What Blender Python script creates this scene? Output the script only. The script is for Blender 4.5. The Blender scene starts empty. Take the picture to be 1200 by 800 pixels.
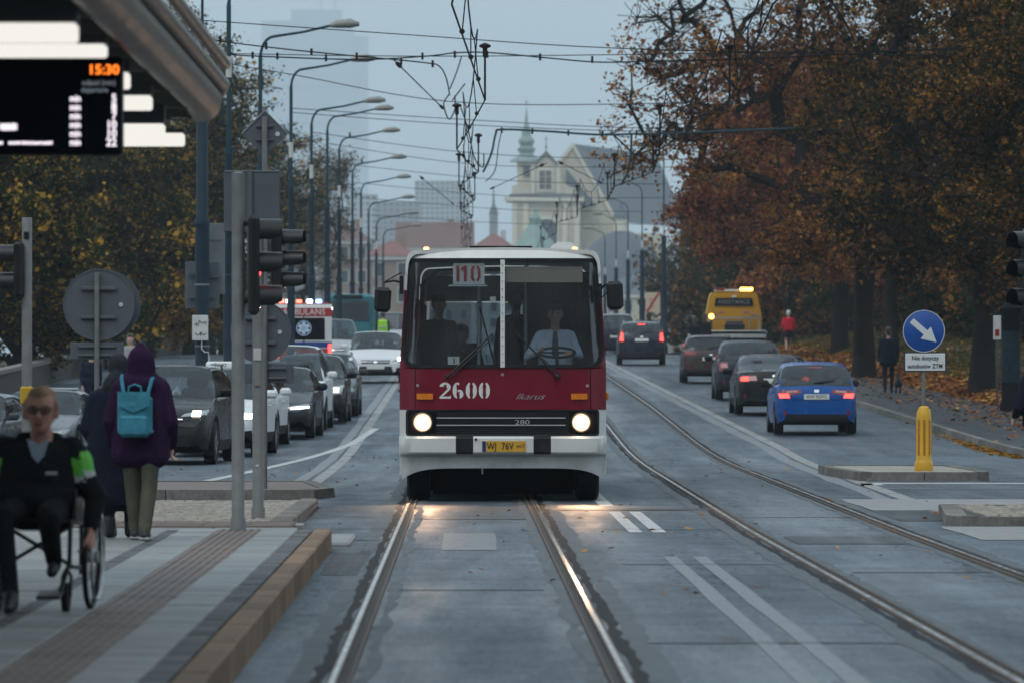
import bpy, bmesh, math, random
import numpy as np
from mathutils import Vector, Matrix
from mathutils.bvhtree import BVHTree

random.seed(7)
R = math.radians
scene = bpy.context.scene
COL = scene.collection

# ---------------------------------------------------------------- camera, world, sun, exposure
F_PX, HOR, EYE = 6700.0, 435.0, 1.57          # focal length in 1200-px units, horizon row, eye height (m)
cam_data = bpy.data.cameras.new("camera")
cam_data.sensor_width = 36.0
cam_data.lens = 36.0 * F_PX / 1200.0
cam_data.clip_start = 0.5
cam_data.clip_end = 20000.0
cam_data.dof.use_dof = True
cam_data.dof.focus_distance = 72.0
cam_data.dof.aperture_fstop = 5.2
cam = bpy.data.objects.new("camera", cam_data)
COL.objects.link(cam)
cam.location = (0.0, 0.0, EYE)
cam.rotation_euler = (R(90.0) + math.atan((HOR - 400.0) / F_PX), 0.0, 0.0)
scene.camera = cam

SUN_EL, SUN_AZ = 55.0, 215.0                   # a veiled sun behind the clouds, high behind the photographer
world = bpy.data.worlds.new("World")
scene.world = world
world.use_nodes = True
wn, wl = world.node_tree.nodes, world.node_tree.links
wn.clear()
w_out = wn.new("ShaderNodeOutputWorld")
w_bg = wn.new("ShaderNodeBackground")
w_sky = wn.new("ShaderNodeTexSky")
w_sky.sky_type = 'NISHITA'
w_sky.sun_disc = False
w_sky.sun_elevation = R(SUN_EL)
w_sky.sun_rotation = R(SUN_AZ)
w_sky.air_density = 1.0
w_sky.dust_density = 1.5
w_mix = wn.new("ShaderNodeMixRGB")             # an even overcast layer over the clear sky
w_mix.inputs[0].default_value = 0.86
w_mix.inputs[2].default_value = (5.45, 6.5, 7.1, 1.0)
w_bg.inputs["Strength"].default_value = 0.10
wl.new(w_sky.outputs[0], w_mix.inputs[1])
wl.new(w_mix.outputs[0], w_bg.inputs["Color"])
wl.new(w_bg.outputs[0], w_out.inputs["Surface"])

sun_data = bpy.data.lights.new("sun", 'SUN')
sun_data.energy = 0.5
sun_data.angle = R(40.0)
sun_data.color = (1.0, 0.95, 0.9)
sun = bpy.data.objects.new("sun", sun_data)
COL.objects.link(sun)
sun.rotation_euler = (R(90.0 - SUN_EL), 0.0, R(180.0 - SUN_AZ))

scene.view_settings.view_transform = 'Standard'
scene.view_settings.look = 'None'
scene.view_settings.gamma = 1.0
scene.view_settings.use_curve_mapping = False
scene.view_settings.exposure = 0.80
scene.render.engine = 'CYCLES'
scene.cycles.use_denoising = True
scene.cycles.max_bounces = 6
scene.cycles.diffuse_bounces = 2
scene.cycles.glossy_bounces = 3
scene.cycles.transmission_bounces = 4
scene.cycles.transparent_max_bounces = 12
scene.cycles.volume_bounces = 0
scene.cycles.caustics_reflective = False
scene.cycles.caustics_refractive = False
scene.cycles.sample_clamp_indirect = 4.0

# ---------------------------------------------------------------- places
def smooth_int(y, a, b):
    """integral of smoothstep(a, b) from -inf to y"""
    if y <= a: return 0.0
    w = b - a
    if y >= b: return w * 0.5 + (y - b)
    u = (y - a) / w
    return w * (u ** 3 - u ** 4 / 2)

def gz(y):
    """height of the roadway along its length: level, then a gentle ramp up to a crest"""
    return 0.016 * (smooth_int(y, 88, 118) - smooth_int(y, 225, 275))

def X(u, y):
    """sideways place of lane offset u (0 = middle of the bus's track) at distance y"""
    return u + 0.08 - 0.0083 * y

def U(x, y):
    return x - 0.08 + 0.0083 * y

def side_dz(u, y):
    """verge heights left and right of the roadway"""
    z = 0.0
    if u < -6.0:
        k = max(0.0, min(1.0, (y - 60) / 30)) * max(0.0, min(1.0, (142 - y) / 20))
        z -= min(0.42, 0.14 * (-6.0 - u)) * k
    if u > 13.0:
        z += min(0.9, 0.22 * (u - 13.0))
    return z

def TZ(x, y):
    return gz(y) + side_dz(U(x, y), y)

def W(px, py, d):
    """point of the photograph's column/row at distance d"""
    return Vector(((px - 600.0) * d / F_PX, d, EYE + (HOR - py) * d / F_PX))

def ppm(d):
    return F_PX / d

# ---------------------------------------------------------------- materials
_mats = {}
def M(name, col, rough=0.6, metal=0.0, var=0.12, scale=6.0, bump=0.0, bscale=40.0, spec=0.5,
      emit=None, es=0.0, coat=0.0, dirt=None, dirt_amt=0.0, dscale=1.5, objvar=0.0):
    if name in _mats: return _mats[name]
    m = bpy.data.materials.new(name)
    m.use_nodes = True
    n, l = m.node_tree.nodes, m.node_tree.links
    b = n["Principled BSDF"]
    b.inputs["Roughness"].default_value = rough
    b.inputs["Metallic"].default_value = metal
    b.inputs["Specular IOR Level"].default_value = spec
    b.inputs["Coat Weight"].default_value = coat
    b.inputs["Coat Roughness"].default_value = 0.08
    c4 = (*col, 1.0)
    b.inputs["Base Color"].default_value = c4
    tc = None
    if var > 0 or bump > 0 or dirt:
        tc = n.new("ShaderNodeTexCoord")
    if var > 0:
        nt = n.new("ShaderNodeTexNoise"); nt.inputs["Scale"].default_value = scale
        nt.inputs["Detail"].default_value = 5.0; nt.inputs["Roughness"].default_value = 0.65
        l.new(tc.outputs["Object"], nt.inputs["Vector"])
        mr = n.new("ShaderNodeMapRange")
        mr.inputs[1].default_value = 0.3; mr.inputs[2].default_value = 0.7
        mr.inputs[3].default_value = 1 - var; mr.inputs[4].default_value = 1 + var
        l.new(nt.outputs["Fac"], mr.inputs[0])
        mx = n.new("ShaderNodeMixRGB"); mx.blend_type = 'MULTIPLY'; mx.inputs[0].default_value = 1.0
        mx.inputs[1].default_value = c4
        fac = mr.outputs[0]
        if objvar:                                   # every stone its own shade
            oi = n.new("ShaderNodeObjectInfo"); mo = n.new("ShaderNodeMapRange")
            mo.inputs[3].default_value = 1 - objvar; mo.inputs[4].default_value = 1 + objvar
            l.new(oi.outputs["Random"], mo.inputs[0])
            mm = n.new("ShaderNodeMath"); mm.operation = 'MULTIPLY'
            l.new(fac, mm.inputs[0]); l.new(mo.outputs[0], mm.inputs[1]); fac = mm.outputs[0]
        l.new(fac, mx.inputs[2])
        last = mx.outputs[0]
        if dirt:
            n2 = n.new("ShaderNodeTexNoise"); n2.inputs["Scale"].default_value = dscale
            n2.inputs["Detail"].default_value = 8.0; n2.inputs["Roughness"].default_value = 0.7
            l.new(tc.outputs["Object"], n2.inputs["Vector"])
            m2 = n.new("ShaderNodeMapRange")
            m2.inputs[1].default_value = 0.45; m2.inputs[2].default_value = 0.72
            m2.inputs[3].default_value = 0.0; m2.inputs[4].default_value = dirt_amt
            l.new(n2.outputs["Fac"], m2.inputs[0])
            x2 = n.new("ShaderNodeMixRGB"); x2.inputs[2].default_value = (*dirt, 1.0)
            l.new(m2.outputs[0], x2.inputs[0]); l.new(last, x2.inputs[1])
            last = x2.outputs[0]
        l.new(last, b.inputs["Base Color"])
        rr = n.new("ShaderNodeMapRange")
        rr.inputs[1].default_value = 0.3; rr.inputs[2].default_value = 0.7
        rr.inputs[3].default_value = max(0.02, rough - 0.08); rr.inputs[4].default_value = min(1.0, rough + 0.08)
        l.new(nt.outputs["Fac"], rr.inputs[0]); l.new(rr.outputs[0], b.inputs["Roughness"])
    if bump > 0:
        nb = n.new("ShaderNodeTexNoise"); nb.inputs["Scale"].default_value = bscale
        nb.inputs["Detail"].default_value = 4.0
        l.new(tc.outputs["Object"], nb.inputs["Vector"])
        bp = n.new("ShaderNodeBump"); bp.inputs["Strength"].default_value = bump
        bp.inputs["Distance"].default_value = 0.02
        l.new(nb.outputs["Fac"], bp.inputs["Height"]); l.new(bp.outputs[0], b.inputs["Normal"])
    if emit:
        b.inputs["Emission Color"].default_value = (*emit, 1.0)
        b.inputs["Emission Strength"].default_value = es
    _mats[name] = m
    return m

def glass(name, tint=(0.5, 0.6, 0.65), refl=0.10, rough=0.02, veil=0.0):
    """a sheet of glass: mostly see-through, mirrors more at a slant"""
    if name in _mats: return _mats[name]
    m = bpy.data.materials.new(name); m.use_nodes = True
    n, l = m.node_tree.nodes, m.node_tree.links
    n.clear()
    out = n.new("ShaderNodeOutputMaterial")
    tr = n.new("ShaderNodeBsdfTransparent"); tr.inputs[0].default_value = (*tint, 1.0)
    gl = n.new("ShaderNodeBsdfGlossy"); gl.inputs["Roughness"].default_value = rough
    gl.inputs["Color"].default_value = (0.9, 0.95, 1.0, 1.0)
    lw = n.new("ShaderNodeLayerWeight"); lw.inputs["Blend"].default_value = 0.25
    mr = n.new("ShaderNodeMapRange"); mr.inputs[3].default_value = refl; mr.inputs[4].default_value = 0.85
    l.new(lw.outputs["Fresnel"], mr.inputs[0])
    mx = n.new("ShaderNodeMixShader")
    l.new(mr.outputs[0], mx.inputs[0]); l.new(tr.outputs[0], mx.inputs[1]); l.new(gl.outputs[0], mx.inputs[2])
    last = mx.outputs[0]
    if veil:                                          # pale diffuse film painting a sky-reflection veil, mottled like road dirt
        df = n.new("ShaderNodeBsdfDiffuse"); df.inputs[0].default_value = (0.50, 0.52, 0.54, 1.0)
        tc = n.new("ShaderNodeTexCoord"); nt = n.new("ShaderNodeTexNoise"); nt.inputs["Scale"].default_value = 2.2; nt.inputs["Detail"].default_value = 7.0
        l.new(tc.outputs["Object"], nt.inputs["Vector"])
        dr = n.new("ShaderNodeMapRange"); dr.inputs[1].default_value = 0.3; dr.inputs[2].default_value = 0.7
        dr.inputs[3].default_value = veil * 0.6; dr.inputs[4].default_value = veil * 1.4
        l.new(nt.outputs["Fac"], dr.inputs[0])
        m2 = n.new("ShaderNodeMixShader"); l.new(dr.outputs[0], m2.inputs[0]); l.new(last, m2.inputs[1]); l.new(df.outputs[0], m2.inputs[2])
        last = m2.outputs[0]
    l.new(last, out.inputs["Surface"])
    _mats[name] = m
    return m

def lamp(name, col, strength):
    if name in _mats: return _mats[name]
    m = bpy.data.materials.new(name); m.use_nodes = True
    n, l = m.node_tree.nodes, m.node_tree.links
    n.clear()
    out = n.new("ShaderNodeOutputMaterial"); e = n.new("ShaderNodeEmission")
    e.inputs[0].default_value = (*col, 1.0); e.inputs[1].default_value = strength
    l.new(e.outputs[0], out.inputs["Surface"])
    _mats[name] = m
    return m

# ---------------------------------------------------------------- mesh building
class MB:
    def __init__(self):
        self.v, self.f, self.mi = [], [], []
        self.m = 0
    def add(self, vs, fs):
        o = len(self.v)
        self.v.extend([tuple(p) for p in vs])
        self.f.extend([tuple(i + o for i in f) for f in fs])
        self.mi.extend([self.m] * len(fs))
        return self
    def box(self, c, s, rot=None, taper=1.0):
        hx, hy, hz = s[0] / 2, s[1] / 2, s[2] / 2
        vs = []
        for z in (-1, 1):
            t = taper if z > 0 else 1.0
            for x, y in ((-1, -1), (1, -1), (1, 1), (-1, 1)):
                p = Vector((x * hx * t, y * hy * t, z * hz))
                if rot is not None: p = rot @ p
                vs.append(p + Vector(c))
        return self.add(vs, [(3, 2, 1, 0), (4, 5, 6, 7), (0, 1, 5, 4), (1, 2, 6, 5), (2, 3, 7, 6), (3, 0, 4, 7)])
    def bbox(self, c, s, b=0.01, rot=None):
        """box with chamfered edges"""
        hx, hy, hz = s[0] / 2, s[1] / 2, s[2] / 2
        b = min(b, hx * .9, hy * .9, hz * .9)
        bm = bmesh.new()
        pts = []
        for sx in (-1, 1):
            for sy in (-1, 1):
                for sz in (-1, 1):
                    pts += [(sx * (hx - b), sy * (hy - b), sz * hz), (sx * (hx - b), sy * hy, sz * (hz - b)), (sx * hx, sy * (hy - b), sz * (hz - b))]
        for p in pts: bm.verts.new(p)
        bmesh.ops.convex_hull(bm, input=bm.verts)
        bmesh.ops.dissolve_limit(bm, angle_limit=0.02, verts=bm.verts, edges=bm.edges)
        bm.verts.index_update()
        vs = [v.co.copy() for v in bm.verts]
        fs = [[v.index for v in f.verts] for f in bm.faces]
        bm.free()
        vs = [(rot @ p if rot is not None else p) + Vector(c) for p in vs]
        return self.add(vs, fs)
    def tube(self, pts, r, n=8, cap=True):
        pts = [Vector(p) for p in pts]
        rs = r if isinstance(r, (list, tuple)) else [r] * len(pts)
        vs, fs = [], []
        prev = None
        for i, p in enumerate(pts):
            t = (pts[min(i + 1, len(pts) - 1)] - pts[max(i - 1, 0)])
            t = t.normalized() if t.length > 1e-9 else Vector((0, 0, 1))
            if prev is None:
                a = Vector((0, 0, 1)) if abs(t.z) < 0.9 else Vector((1, 0, 0))
                nx = t.cross(a).normalized()
            else:
                nx = (prev - t * prev.dot(t))
                nx = nx.normalized() if nx.length > 1e-6 else t.orthogonal().normalized()
            prev = nx
            ny = t.cross(nx)
            for k in range(n):
                a = 2 * math.pi * k / n
                vs.append(p + (nx * math.cos(a) + ny * math.sin(a)) * rs[i])
        for i in range(len(pts) - 1):
            for k in range(n):
                k2 = (k + 1) % n
                fs.append((i * n + k, i * n + k2, (i + 1) * n + k2, (i + 1) * n + k))
        if cap:
            fs.append(tuple(range(n - 1, -1, -1)))
            o = (len(pts) - 1) * n
            fs.append(tuple(range(o, o + n)))
        return self.add(vs, fs)
    def cyl(self, p0, p1, r0, r1=None, n=12):
        return self.tube([p0, p1], [r0, r1 if r1 is not None else r0], n)
    def lathe(self, prof, c=(0, 0, 0), n=16, axis='z', cap=True):
        """prof: list of (r, h)"""
        vs, fs = [], []
        for r, h in prof:
            for k in range(n):
                a = 2 * math.pi * k / n
                ca, sa = math.cos(a) * r, math.sin(a) * r
                p = {'z': (ca, sa, h), 'y': (ca, h, -sa), 'x': (h, ca, sa)}[axis]
                vs.append(Vector(p) + Vector(c))
        for i in range(len(prof) - 1):
            for k in range(n):
                k2 = (k + 1) % n
                fs.append((i * n + k, i * n + k2, (i + 1) * n + k2, (i + 1) * n + k))
        if cap:
            fs.append(tuple(range(n - 1, -1, -1)))
            o = (len(prof) - 1) * n
            fs.append(tuple(range(o, o + n)))
        return self.add(vs, fs)
    def prism(self, poly, a, b, axis='y'):
        """extrude a 2-D outline: axis y -> poly is (x, z); axis z -> (x, y); axis x -> (y, z)"""
        def P(p, h):
            return {'y': (p[0], h, p[1]), 'z': (p[0], p[1], h), 'x': (h, p[0], p[1])}[axis]
        n = len(poly)
        vs = [P(p, a) for p in poly] + [P(p, b) for p in poly]
        fs = [tuple(range(n)), tuple(range(2 * n - 1, n - 1, -1))]
        for i in range(n):
            j = (i + 1) % n
            fs.append((i, i + n, j + n, j))
        return self.add(vs, fs)
    def ball(self, c, r, n=10, m=6, sc=(1, 1, 1)):
        vs, fs = [], []
        for i in range(m + 1):
            t = math.pi * i / m
            for k in range(n):
                a = 2 * math.pi * k / n
                vs.append((c[0] + r * sc[0] * math.sin(t) * math.cos(a), c[1] + r * sc[1] * math.sin(t) * math.sin(a), c[2] + r * sc[2] * math.cos(t)))
        for i in range(m):
            for k in range(n):
                k2 = (k + 1) % n
                fs.append((i * n + k, (i + 1) * n + k, (i + 1) * n + k2, i * n + k2))
        return self.add(vs, fs)
    def mesh(self, name, mats, smooth=None):
        me = bpy.data.meshes.new(name)
        me.from_pydata(self.v, [], self.f)
        for mm in (mats if isinstance(mats, (list, tuple)) else [mats]): me.materials.append(mm)
        if len(me.materials) > 1: me.polygons.foreach_set("material_index", self.mi)
        bm = bmesh.new(); bm.from_mesh(me)
        bmesh.ops.recalc_face_normals(bm, faces=bm.faces)
        bm.to_mesh(me); bm.free()
        if smooth is not None:
            me.polygons.foreach_set("use_smooth", [True] * len(me.polygons))
            try: me.set_sharp_from_angle(angle=R(smooth))
            except Exception: pass
        me.update()
        return me
    def build(self, name, mats, parent=None, smooth=None, loc=None, rz=0.0):
        return link(self.mesh(name, mats, smooth), name, parent, loc, rz)

def link(me, name, parent=None, loc=None, rz=0.0):
    o = bpy.data.objects.new(name, me)
    COL.objects.link(o)
    if parent is not None: o.parent = parent
    if loc is not None: o.location = loc
    if rz: o.rotation_euler = (0, 0, rz)
    return o

def tag(o, label=None, cat=None, group=None, kind=None):
    if label: o["label"] = label
    if cat: o["category"] = cat
    if group: o["group"] = group
    if kind: o["kind"] = kind
    return o

def thing(name, label, cat, loc=(0, 0, 0), rz=0.0, group=None):
    o = bpy.data.objects.new(name, None)
    COL.objects.link(o)
    o.empty_display_size = 0.2
    o.location = loc; o.rotation_euler = (0, 0, rz)
    return tag(o, label, cat, group)

def text(s, name, mat, size, parent=None, loc=(0, 0, 0), rot=(R(90), 0, 0), depth=0.002, align='CENTER', shear=0.0, sx=1.0, bold=0.0):
    """lettering as a mesh"""
    c = bpy.data.curves.new(name, 'FONT')
    c.body = s; c.size = size; c.extrude = depth; c.align_x = align; c.align_y = 'CENTER'
    c.shear = shear; c.offset = bold; c.resolution_u = 3
    tmp = bpy.data.objects.new(name, c)
    COL.objects.link(tmp)
    dg = bpy.context.evaluated_depsgraph_get()
    me = bpy.data.meshes.new_from_object(tmp.evaluated_get(dg))
    bpy.data.objects.remove(tmp); bpy.data.curves.remove(c)
    me.materials.clear(); me.materials.append(mat)
    o = bpy.data.objects.new(name, me)
    COL.objects.link(o)
    o.parent = parent; o.location = loc; o.rotation_euler = rot; o.scale = (sx, 1, 1)
    return o
# ================================================================ GROUND
def asphalt_mat(name, base, wet=0.4, tone=0.18, patch=True):
    m = bpy.data.materials.new(name); m.use_nodes = True
    n, l = m.node_tree.nodes, m.node_tree.links
    b = n["Principled BSDF"]
    geo = n.new("ShaderNodeNewGeometry")
    def noise(sc, det=6.0, rough=0.6, vec=None):
        t = n.new("ShaderNodeTexNoise"); t.inputs["Scale"].default_value = sc
        t.inputs["Detail"].default_value = det; t.inputs["Roughness"].default_value = rough
        l.new(vec or geo.outputs["Position"], t.inputs["Vector"]); return t.outputs["Fac"]
    def rng(src, a, b_, c, d):
        r = n.new("ShaderNodeMapRange"); l.new(src, r.inputs[0])
        for i, x in enumerate((a, b_, c, d)): r.inputs[i + 1].default_value = x
        return r.outputs[0]
    def mulv(a, c):
        x = n.new("ShaderNodeMath"); x.operation = 'MULTIPLY'; l.new(a, x.inputs[0]); l.new(c, x.inputs[1]); return x.outputs[0]
    def mul(a, c):
        x = n.new("ShaderNodeMath"); x.operation = 'MULTIPLY'; l.new(a, x.inputs[0]); l.new(c, x.inputs[1]); return x.outputs[0]
    mp = n.new("ShaderNodeMapping"); mp.inputs["Scale"].default_value = (2.2, 0.16, 1.0)   # streaks of wear along the lanes
    l.new(geo.outputs["Position"], mp.inputs["Vector"])
    mq = n.new("ShaderNodeMapping"); mq.inputs["Scale"].default_value = (0.25, 0.7, 1.0)    # cross joints and repairs
    l.new(geo.outputs["Position"], mq.inputs["Vector"])
    mg = n.new("ShaderNodeMapping"); mg.inputs["Scale"].default_value = (26, 2.6, 1.0)
    l.new(geo.outputs["Position"], mg.inputs["Vector"])
    fine = rng(noise(1.0, 5, 0.75, mg.outputs[0]), 0.3, 0.7, 0.55, 1.45)
    mid = rng(noise(1.3, 8, 0.7), 0.3, 0.7, 0.70, 1.3)
    strk = rng(noise(1.0, 6, 0.6, mp.outputs[0]), 0.32, 0.68, 1 - tone * 1.5, 1 + tone * 1.4)
    crs = rng(noise(1.0, 5, 0.6, mq.outputs[0]), 0.35, 0.65, 1 - tone, 1 + tone)
    v = mul(mul(fine, mid), mul(strk, crs))
    spk = n.new("ShaderNodeMapping"); spk.inputs["Scale"].default_value = (15, 1.5, 1.0)
    l.new(geo.outputs["Position"], spk.inputs["Vector"])
    v = mul(v, rng(mulv(noise(1.0, 3, 0.6, spk.outputs[0]), noise(0.45, 4, 0.6, mp.outputs[0])), 0.33, 0.37, 1.0, 0.42))   # grit and dark specks, in drifts
    if patch:
        vo = n.new("ShaderNodeTexVoronoi"); vo.inputs["Scale"].default_value = 0.16
        l.new(mq.outputs[0], vo.inputs["Vector"])
        sep = n.new("ShaderNodeSeparateColor"); l.new(vo.outputs["Color"], sep.inputs[0])
        v = mul(v, rng(sep.outputs[0], 0, 1, 0.82, 1.16))
        ve = n.new("ShaderNodeTexVoronoi"); ve.feature = 'DISTANCE_TO_EDGE'; ve.inputs["Scale"].default_value = 0.55
        dn = n.new("ShaderNodeTexNoise"); dn.inputs["Scale"].default_value = 1.3; dn.inputs["Detail"].default_value = 6.0
        l.new(geo.outputs["Position"], dn.inputs["Vector"])
        ma = n.new("ShaderNodeMixRGB"); ma.inputs[0].default_value = 0.6
        l.new(mq.outputs[0], ma.inputs[1]); l.new(dn.outputs["Color"], ma.inputs[2])
        l.new(ma.outputs[0], ve.inputs["Vector"])
        v = mul(v, rng(ve.outputs["Distance"], 0.0, 0.012, 0.45, 1.0))                      # cracks
    mx = n.new("ShaderNodeMixRGB"); mx.blend_type = 'MULTIPLY'; mx.inputs[0].default_value = 1.0
    mx.inputs[1].default_value = (*base, 1.0); l.new(v, mx.inputs[2])
    l.new(mx.outputs[0], b.inputs["Base Color"])
    wetf = rng(noise(0.35, 6, 0.6, mp.outputs[0]), 0.35, 0.65, wet - 0.20, wet + 0.18)
    l.new(wetf, b.inputs["Roughness"])
    b.inputs["Specular IOR Level"].default_value = 0.25
    bp = n.new("ShaderNodeBump"); bp.inputs["Strength"].default_value = 0.6; bp.inputs["Distance"].default_value = 0.006
    l.new(noise(70, 3, 0.6), bp.inputs["Height"]); l.new(bp.outputs[0], b.inputs["Normal"])
    return m

def ground_mat(name, c1, c2, sc=0.6, bump=0.6):
    m = bpy.data.materials.new(name); m.use_nodes = True
    n, l = m.node_tree.nodes, m.node_tree.links
    b = n["Principled BSDF"]; b.inputs["Roughness"].default_value = 0.9
    geo = n.new("ShaderNodeNewGeometry")
    t = n.new("ShaderNodeTexNoise"); t.inputs["Scale"].default_value = sc; t.inputs["Detail"].default_value = 9.0
    t.inputs["Roughness"].default_value = 0.75
    l.new(geo.outputs["Position"], t.inputs["Vector"])
    cr = n.new("ShaderNodeValToRGB"); cr.color_ramp.elements[0].position = 0.38; cr.color_ramp.elements[1].position = 0.62
    cr.color_ramp.elements[0].color = (*c1, 1); cr.color_ramp.elements[1].color = (*c2, 1)
    l.new(t.outputs["Fac"], cr.inputs[0]); l.new(cr.outputs[0], b.inputs["Base Color"])
    bp = n.new("ShaderNodeBump"); bp.inputs["Strength"].default_value = bump; bp.inputs["Distance"].default_value = 0.05
    t2 = n.new("ShaderNodeTexNoise"); t2.inputs["Scale"].default_value = 12.0; t2.inputs["Detail"].default_value = 5.0
    l.new(geo.outputs["Position"], t2.inputs["Vector"])
    l.new(t2.outputs["Fac"], bp.inputs["Height"]); l.new(bp.outputs[0], b.inputs["Normal"])
    return m

def paint_mat(name, col, under, cover=0.5, sc=9.0):
    """worn road paint: the asphalt shows through where it has rubbed off"""
    m = bpy.data.materials.new(name); m.use_nodes = True
    n, l = m.node_tree.nodes, m.node_tree.links
    b = n["Principled BSDF"]; b.inputs["Roughness"].default_value = 0.5
    geo = n.new("ShaderNodeNewGeometry")
    t = n.new("ShaderNodeTexNoise"); t.inputs["Scale"].default_value = sc; t.inputs["Detail"].default_value = 8.0
    t.inputs["Roughness"].default_value = 0.75
    l.new(geo.outputs["Position"], t.inputs["Vector"])
    r = n.new("ShaderNodeMapRange"); l.new(t.outputs["Fac"], r.inputs[0])
    r.inputs[1].default_value = cover - 0.07; r.inputs[2].default_value = cover + 0.07
    mx = n.new("ShaderNodeMixRGB"); l.new(r.outputs[0], mx.inputs[0])
    mx.inputs[1].default_value = (*col, 1); mx.inputs[2].default_value = (*under, 1)
    l.new(mx.outputs[0], b.inputs["Base Color"])
    return m

m_asph = asphalt_mat("asphalt_tramway", (0.066, 0.089, 0.110), 0.58)
m_asph2 = asphalt_mat("asphalt_lanes", (0.062, 0.083, 0.102), 0.60, tone=0.12)
m_pave_asph = asphalt_mat("asphalt_footway", (0.036, 0.042, 0.048), 0.62, tone=0.12)
m_soil = ground_mat("park_ground", (0.035, 0.045, 0.02), (0.075, 0.06, 0.03))
m_white_worn = paint_mat("white_road_paint", (0.46, 0.46, 0.45), (0.055, 0.058, 0.062), 0.56)
m_white_old = paint_mat("old_white_road_paint", (0.135, 0.148, 0.158), (0.055, 0.058, 0.062), 0.55)
m_white_band = paint_mat("edge_band_paint", (0.30, 0.295, 0.28), (0.075, 0.074, 0.072), 0.50, 4.0)
m_joint = M("bitumen_joint", (0.012, 0.012, 0.014), 0.7, spec=0.1, var=0.3, scale=20)
m_conc_strip = M("rail_bed_concrete", (0.098, 0.114, 0.127), 0.7, spec=0.2, var=0.4, scale=3, bump=0.4, dirt=(0.05, 0.05, 0.05), dirt_amt=0.8)
m_steel = M("rail_steel", (0.50, 0.47, 0.44), 0.22, 0.95, var=0.2, scale=5, dirt=(0.16, 0.10, 0.07), dirt_amt=0.55)
m_rust = M("rusty_rail_flank", (0.075, 0.055, 0.045), 0.7, 0.2, var=0.3, scale=12, spec=0.25)
m_groove = M("rail_groove_dirt", (0.02, 0.018, 0.016), 0.8, var=0.3, scale=30)
m_kerb = M("granite_kerb", (0.17, 0.158, 0.145), 0.8, spec=0.2, var=0.3, scale=14, bump=0.6, bscale=50, dirt=(0.07, 0.065, 0.06), dirt_amt=0.75, objvar=0.25)
m_kerb_yel = M("ochre_worn_kerb", (0.21, 0.135, 0.085), 0.75, spec=0.2, var=0.35, scale=9, bump=0.5, bscale=50, dirt=(0.10, 0.08, 0.065), dirt_amt=0.85, dscale=4, objvar=0.22)
m_slab = M("grey_paving_slab", (0.20, 0.20, 0.195), 0.62, var=0.18, scale=7, bump=0.3, dirt=(0.12,0.12,0.118), dirt_amt=0.8, dscale=3, objvar=0.2)
m_slab_pale = M("pale_paving_slab", (0.20, 0.207, 0.21), 0.6, var=0.16, scale=7, bump=0.3, dirt=(0.12,0.12,0.118), dirt_amt=0.8, dscale=3, objvar=0.2)
m_slab_dark = M("dark_paving_slab", (0.092, 0.096, 0.1), 0.7, spec=0.2, var=0.3, scale=9, bump=0.3, objvar=0.3)
m_tact = M("brown_tactile_slab", (0.14, 0.10, 0.085), 0.65, var=0.2, scale=10, bump=0.3, dirt=(0.085, 0.07, 0.06), dirt_amt=0.7, dscale=3, objvar=0.2)
m_sett = M("sett_granite", (0.30, 0.265, 0.22), 0.7, var=0.4, scale=7, bump=0.5, bscale=60, dirt=(0.11, 0.1, 0.085), dirt_amt=0.7, dscale=2.5)
m_mortar = M("joint_mortar", (0.05, 0.045, 0.04), 0.9, var=0.3, scale=20)

def frange(a, b, s):
    out = [a]
    while out[-1] + s < b - 1e-6: out.append(out[-1] + s)
    out.append(b); return out

def sheet(name, us, ys, dz, mat, parent=None, kind="structure", edge_wobble=0.0, side=True):
    """a strip of ground: us are lane offsets (numbers or functions of distance)"""
    vs, fs = [], []
    rnd = random.Random(hash(name) % 9999 if False else len(name) * 31)
    for y in ys:
        for u in us:
            uu = u(y) if callable(u) else u
            if edge_wobble: uu += rnd.uniform(-edge_wobble, edge_wobble)
            z = gz(y) + (side_dz(uu, y) if side else 0.0) + dz
            vs.append((X(uu, y), y, z))
    n = len(us)
    for i in range(len(ys) - 1):
        for k in range(n - 1):
            fs.append((i * n + k, i * n + k + 1, (i + 1) * n + k + 1, (i + 1) * n + k))
    mb = MB(); mb.add(vs, fs)
    o = mb.build(name, mat, parent, smooth=40)
    if parent is None: tag(o, kind=kind)
    return o

YF = frange(4, 80, 4) + frange(82, 300, 3)[0:] + frange(305, 420, 10)
# terrain, out to the horizon
ys = [-60, -20, 0] + frange(10, 80, 10) + frange(84, 300, 6) + [330, 380, 450, 600, 900, 1500, 2500, 4000, 6500]
us = [-2500, -800, -300, -120, -60, -40, -28, -20, -16, -13.6, -11, -9, -7, -6, -3, 0, 4, 8, 10, 12.8, 13.4, 14.5, 16, 18, 22, 28, 40, 60, 120, 300, 800, 2500]
vs, fs = [], []
for y in ys:
    for u in us:
        x = X(u, min(y, 450))
        z = gz(y) + side_dz(u, y) + (-0.06 if u < 13.1 else 0.10)
        vs.append((x, y, z))
n = len(us)
for i in range(len(ys) - 1):
    for k in range(n - 1):
        fs.append((i * n + k, i * n + k + 1, (i + 1) * n + k + 1, (i + 1) * n + k))
tag(MB().add(vs, fs).build("ground", m_soil, None, smooth=40), kind="structure")

# roadway: tram lanes in the middle, a carriageway on each side
def u_right_edge(y):
    if y < 64: return 5.2
    if y < 110: return 5.2 + (y - 64) / 46 * 0.7
    return 5.9 - min(0.45, (y - 110) / 110 * 0.45)
sheet("tramway_road", [-2.1, -1, 0, 1, 2, 3, 4, u_right_edge], YF, 0.0, m_asph)
sheet("oncoming_road", [-13.5, -11, -9, -7.5, -6.5, -6, -5, -4, -3, -2.1], YF, 0.0, m_asph2)
sheet("outbound_road", [u_right_edge, 7, 8.5, 9.9], [y for y in YF], 0.0, m_asph2)

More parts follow.
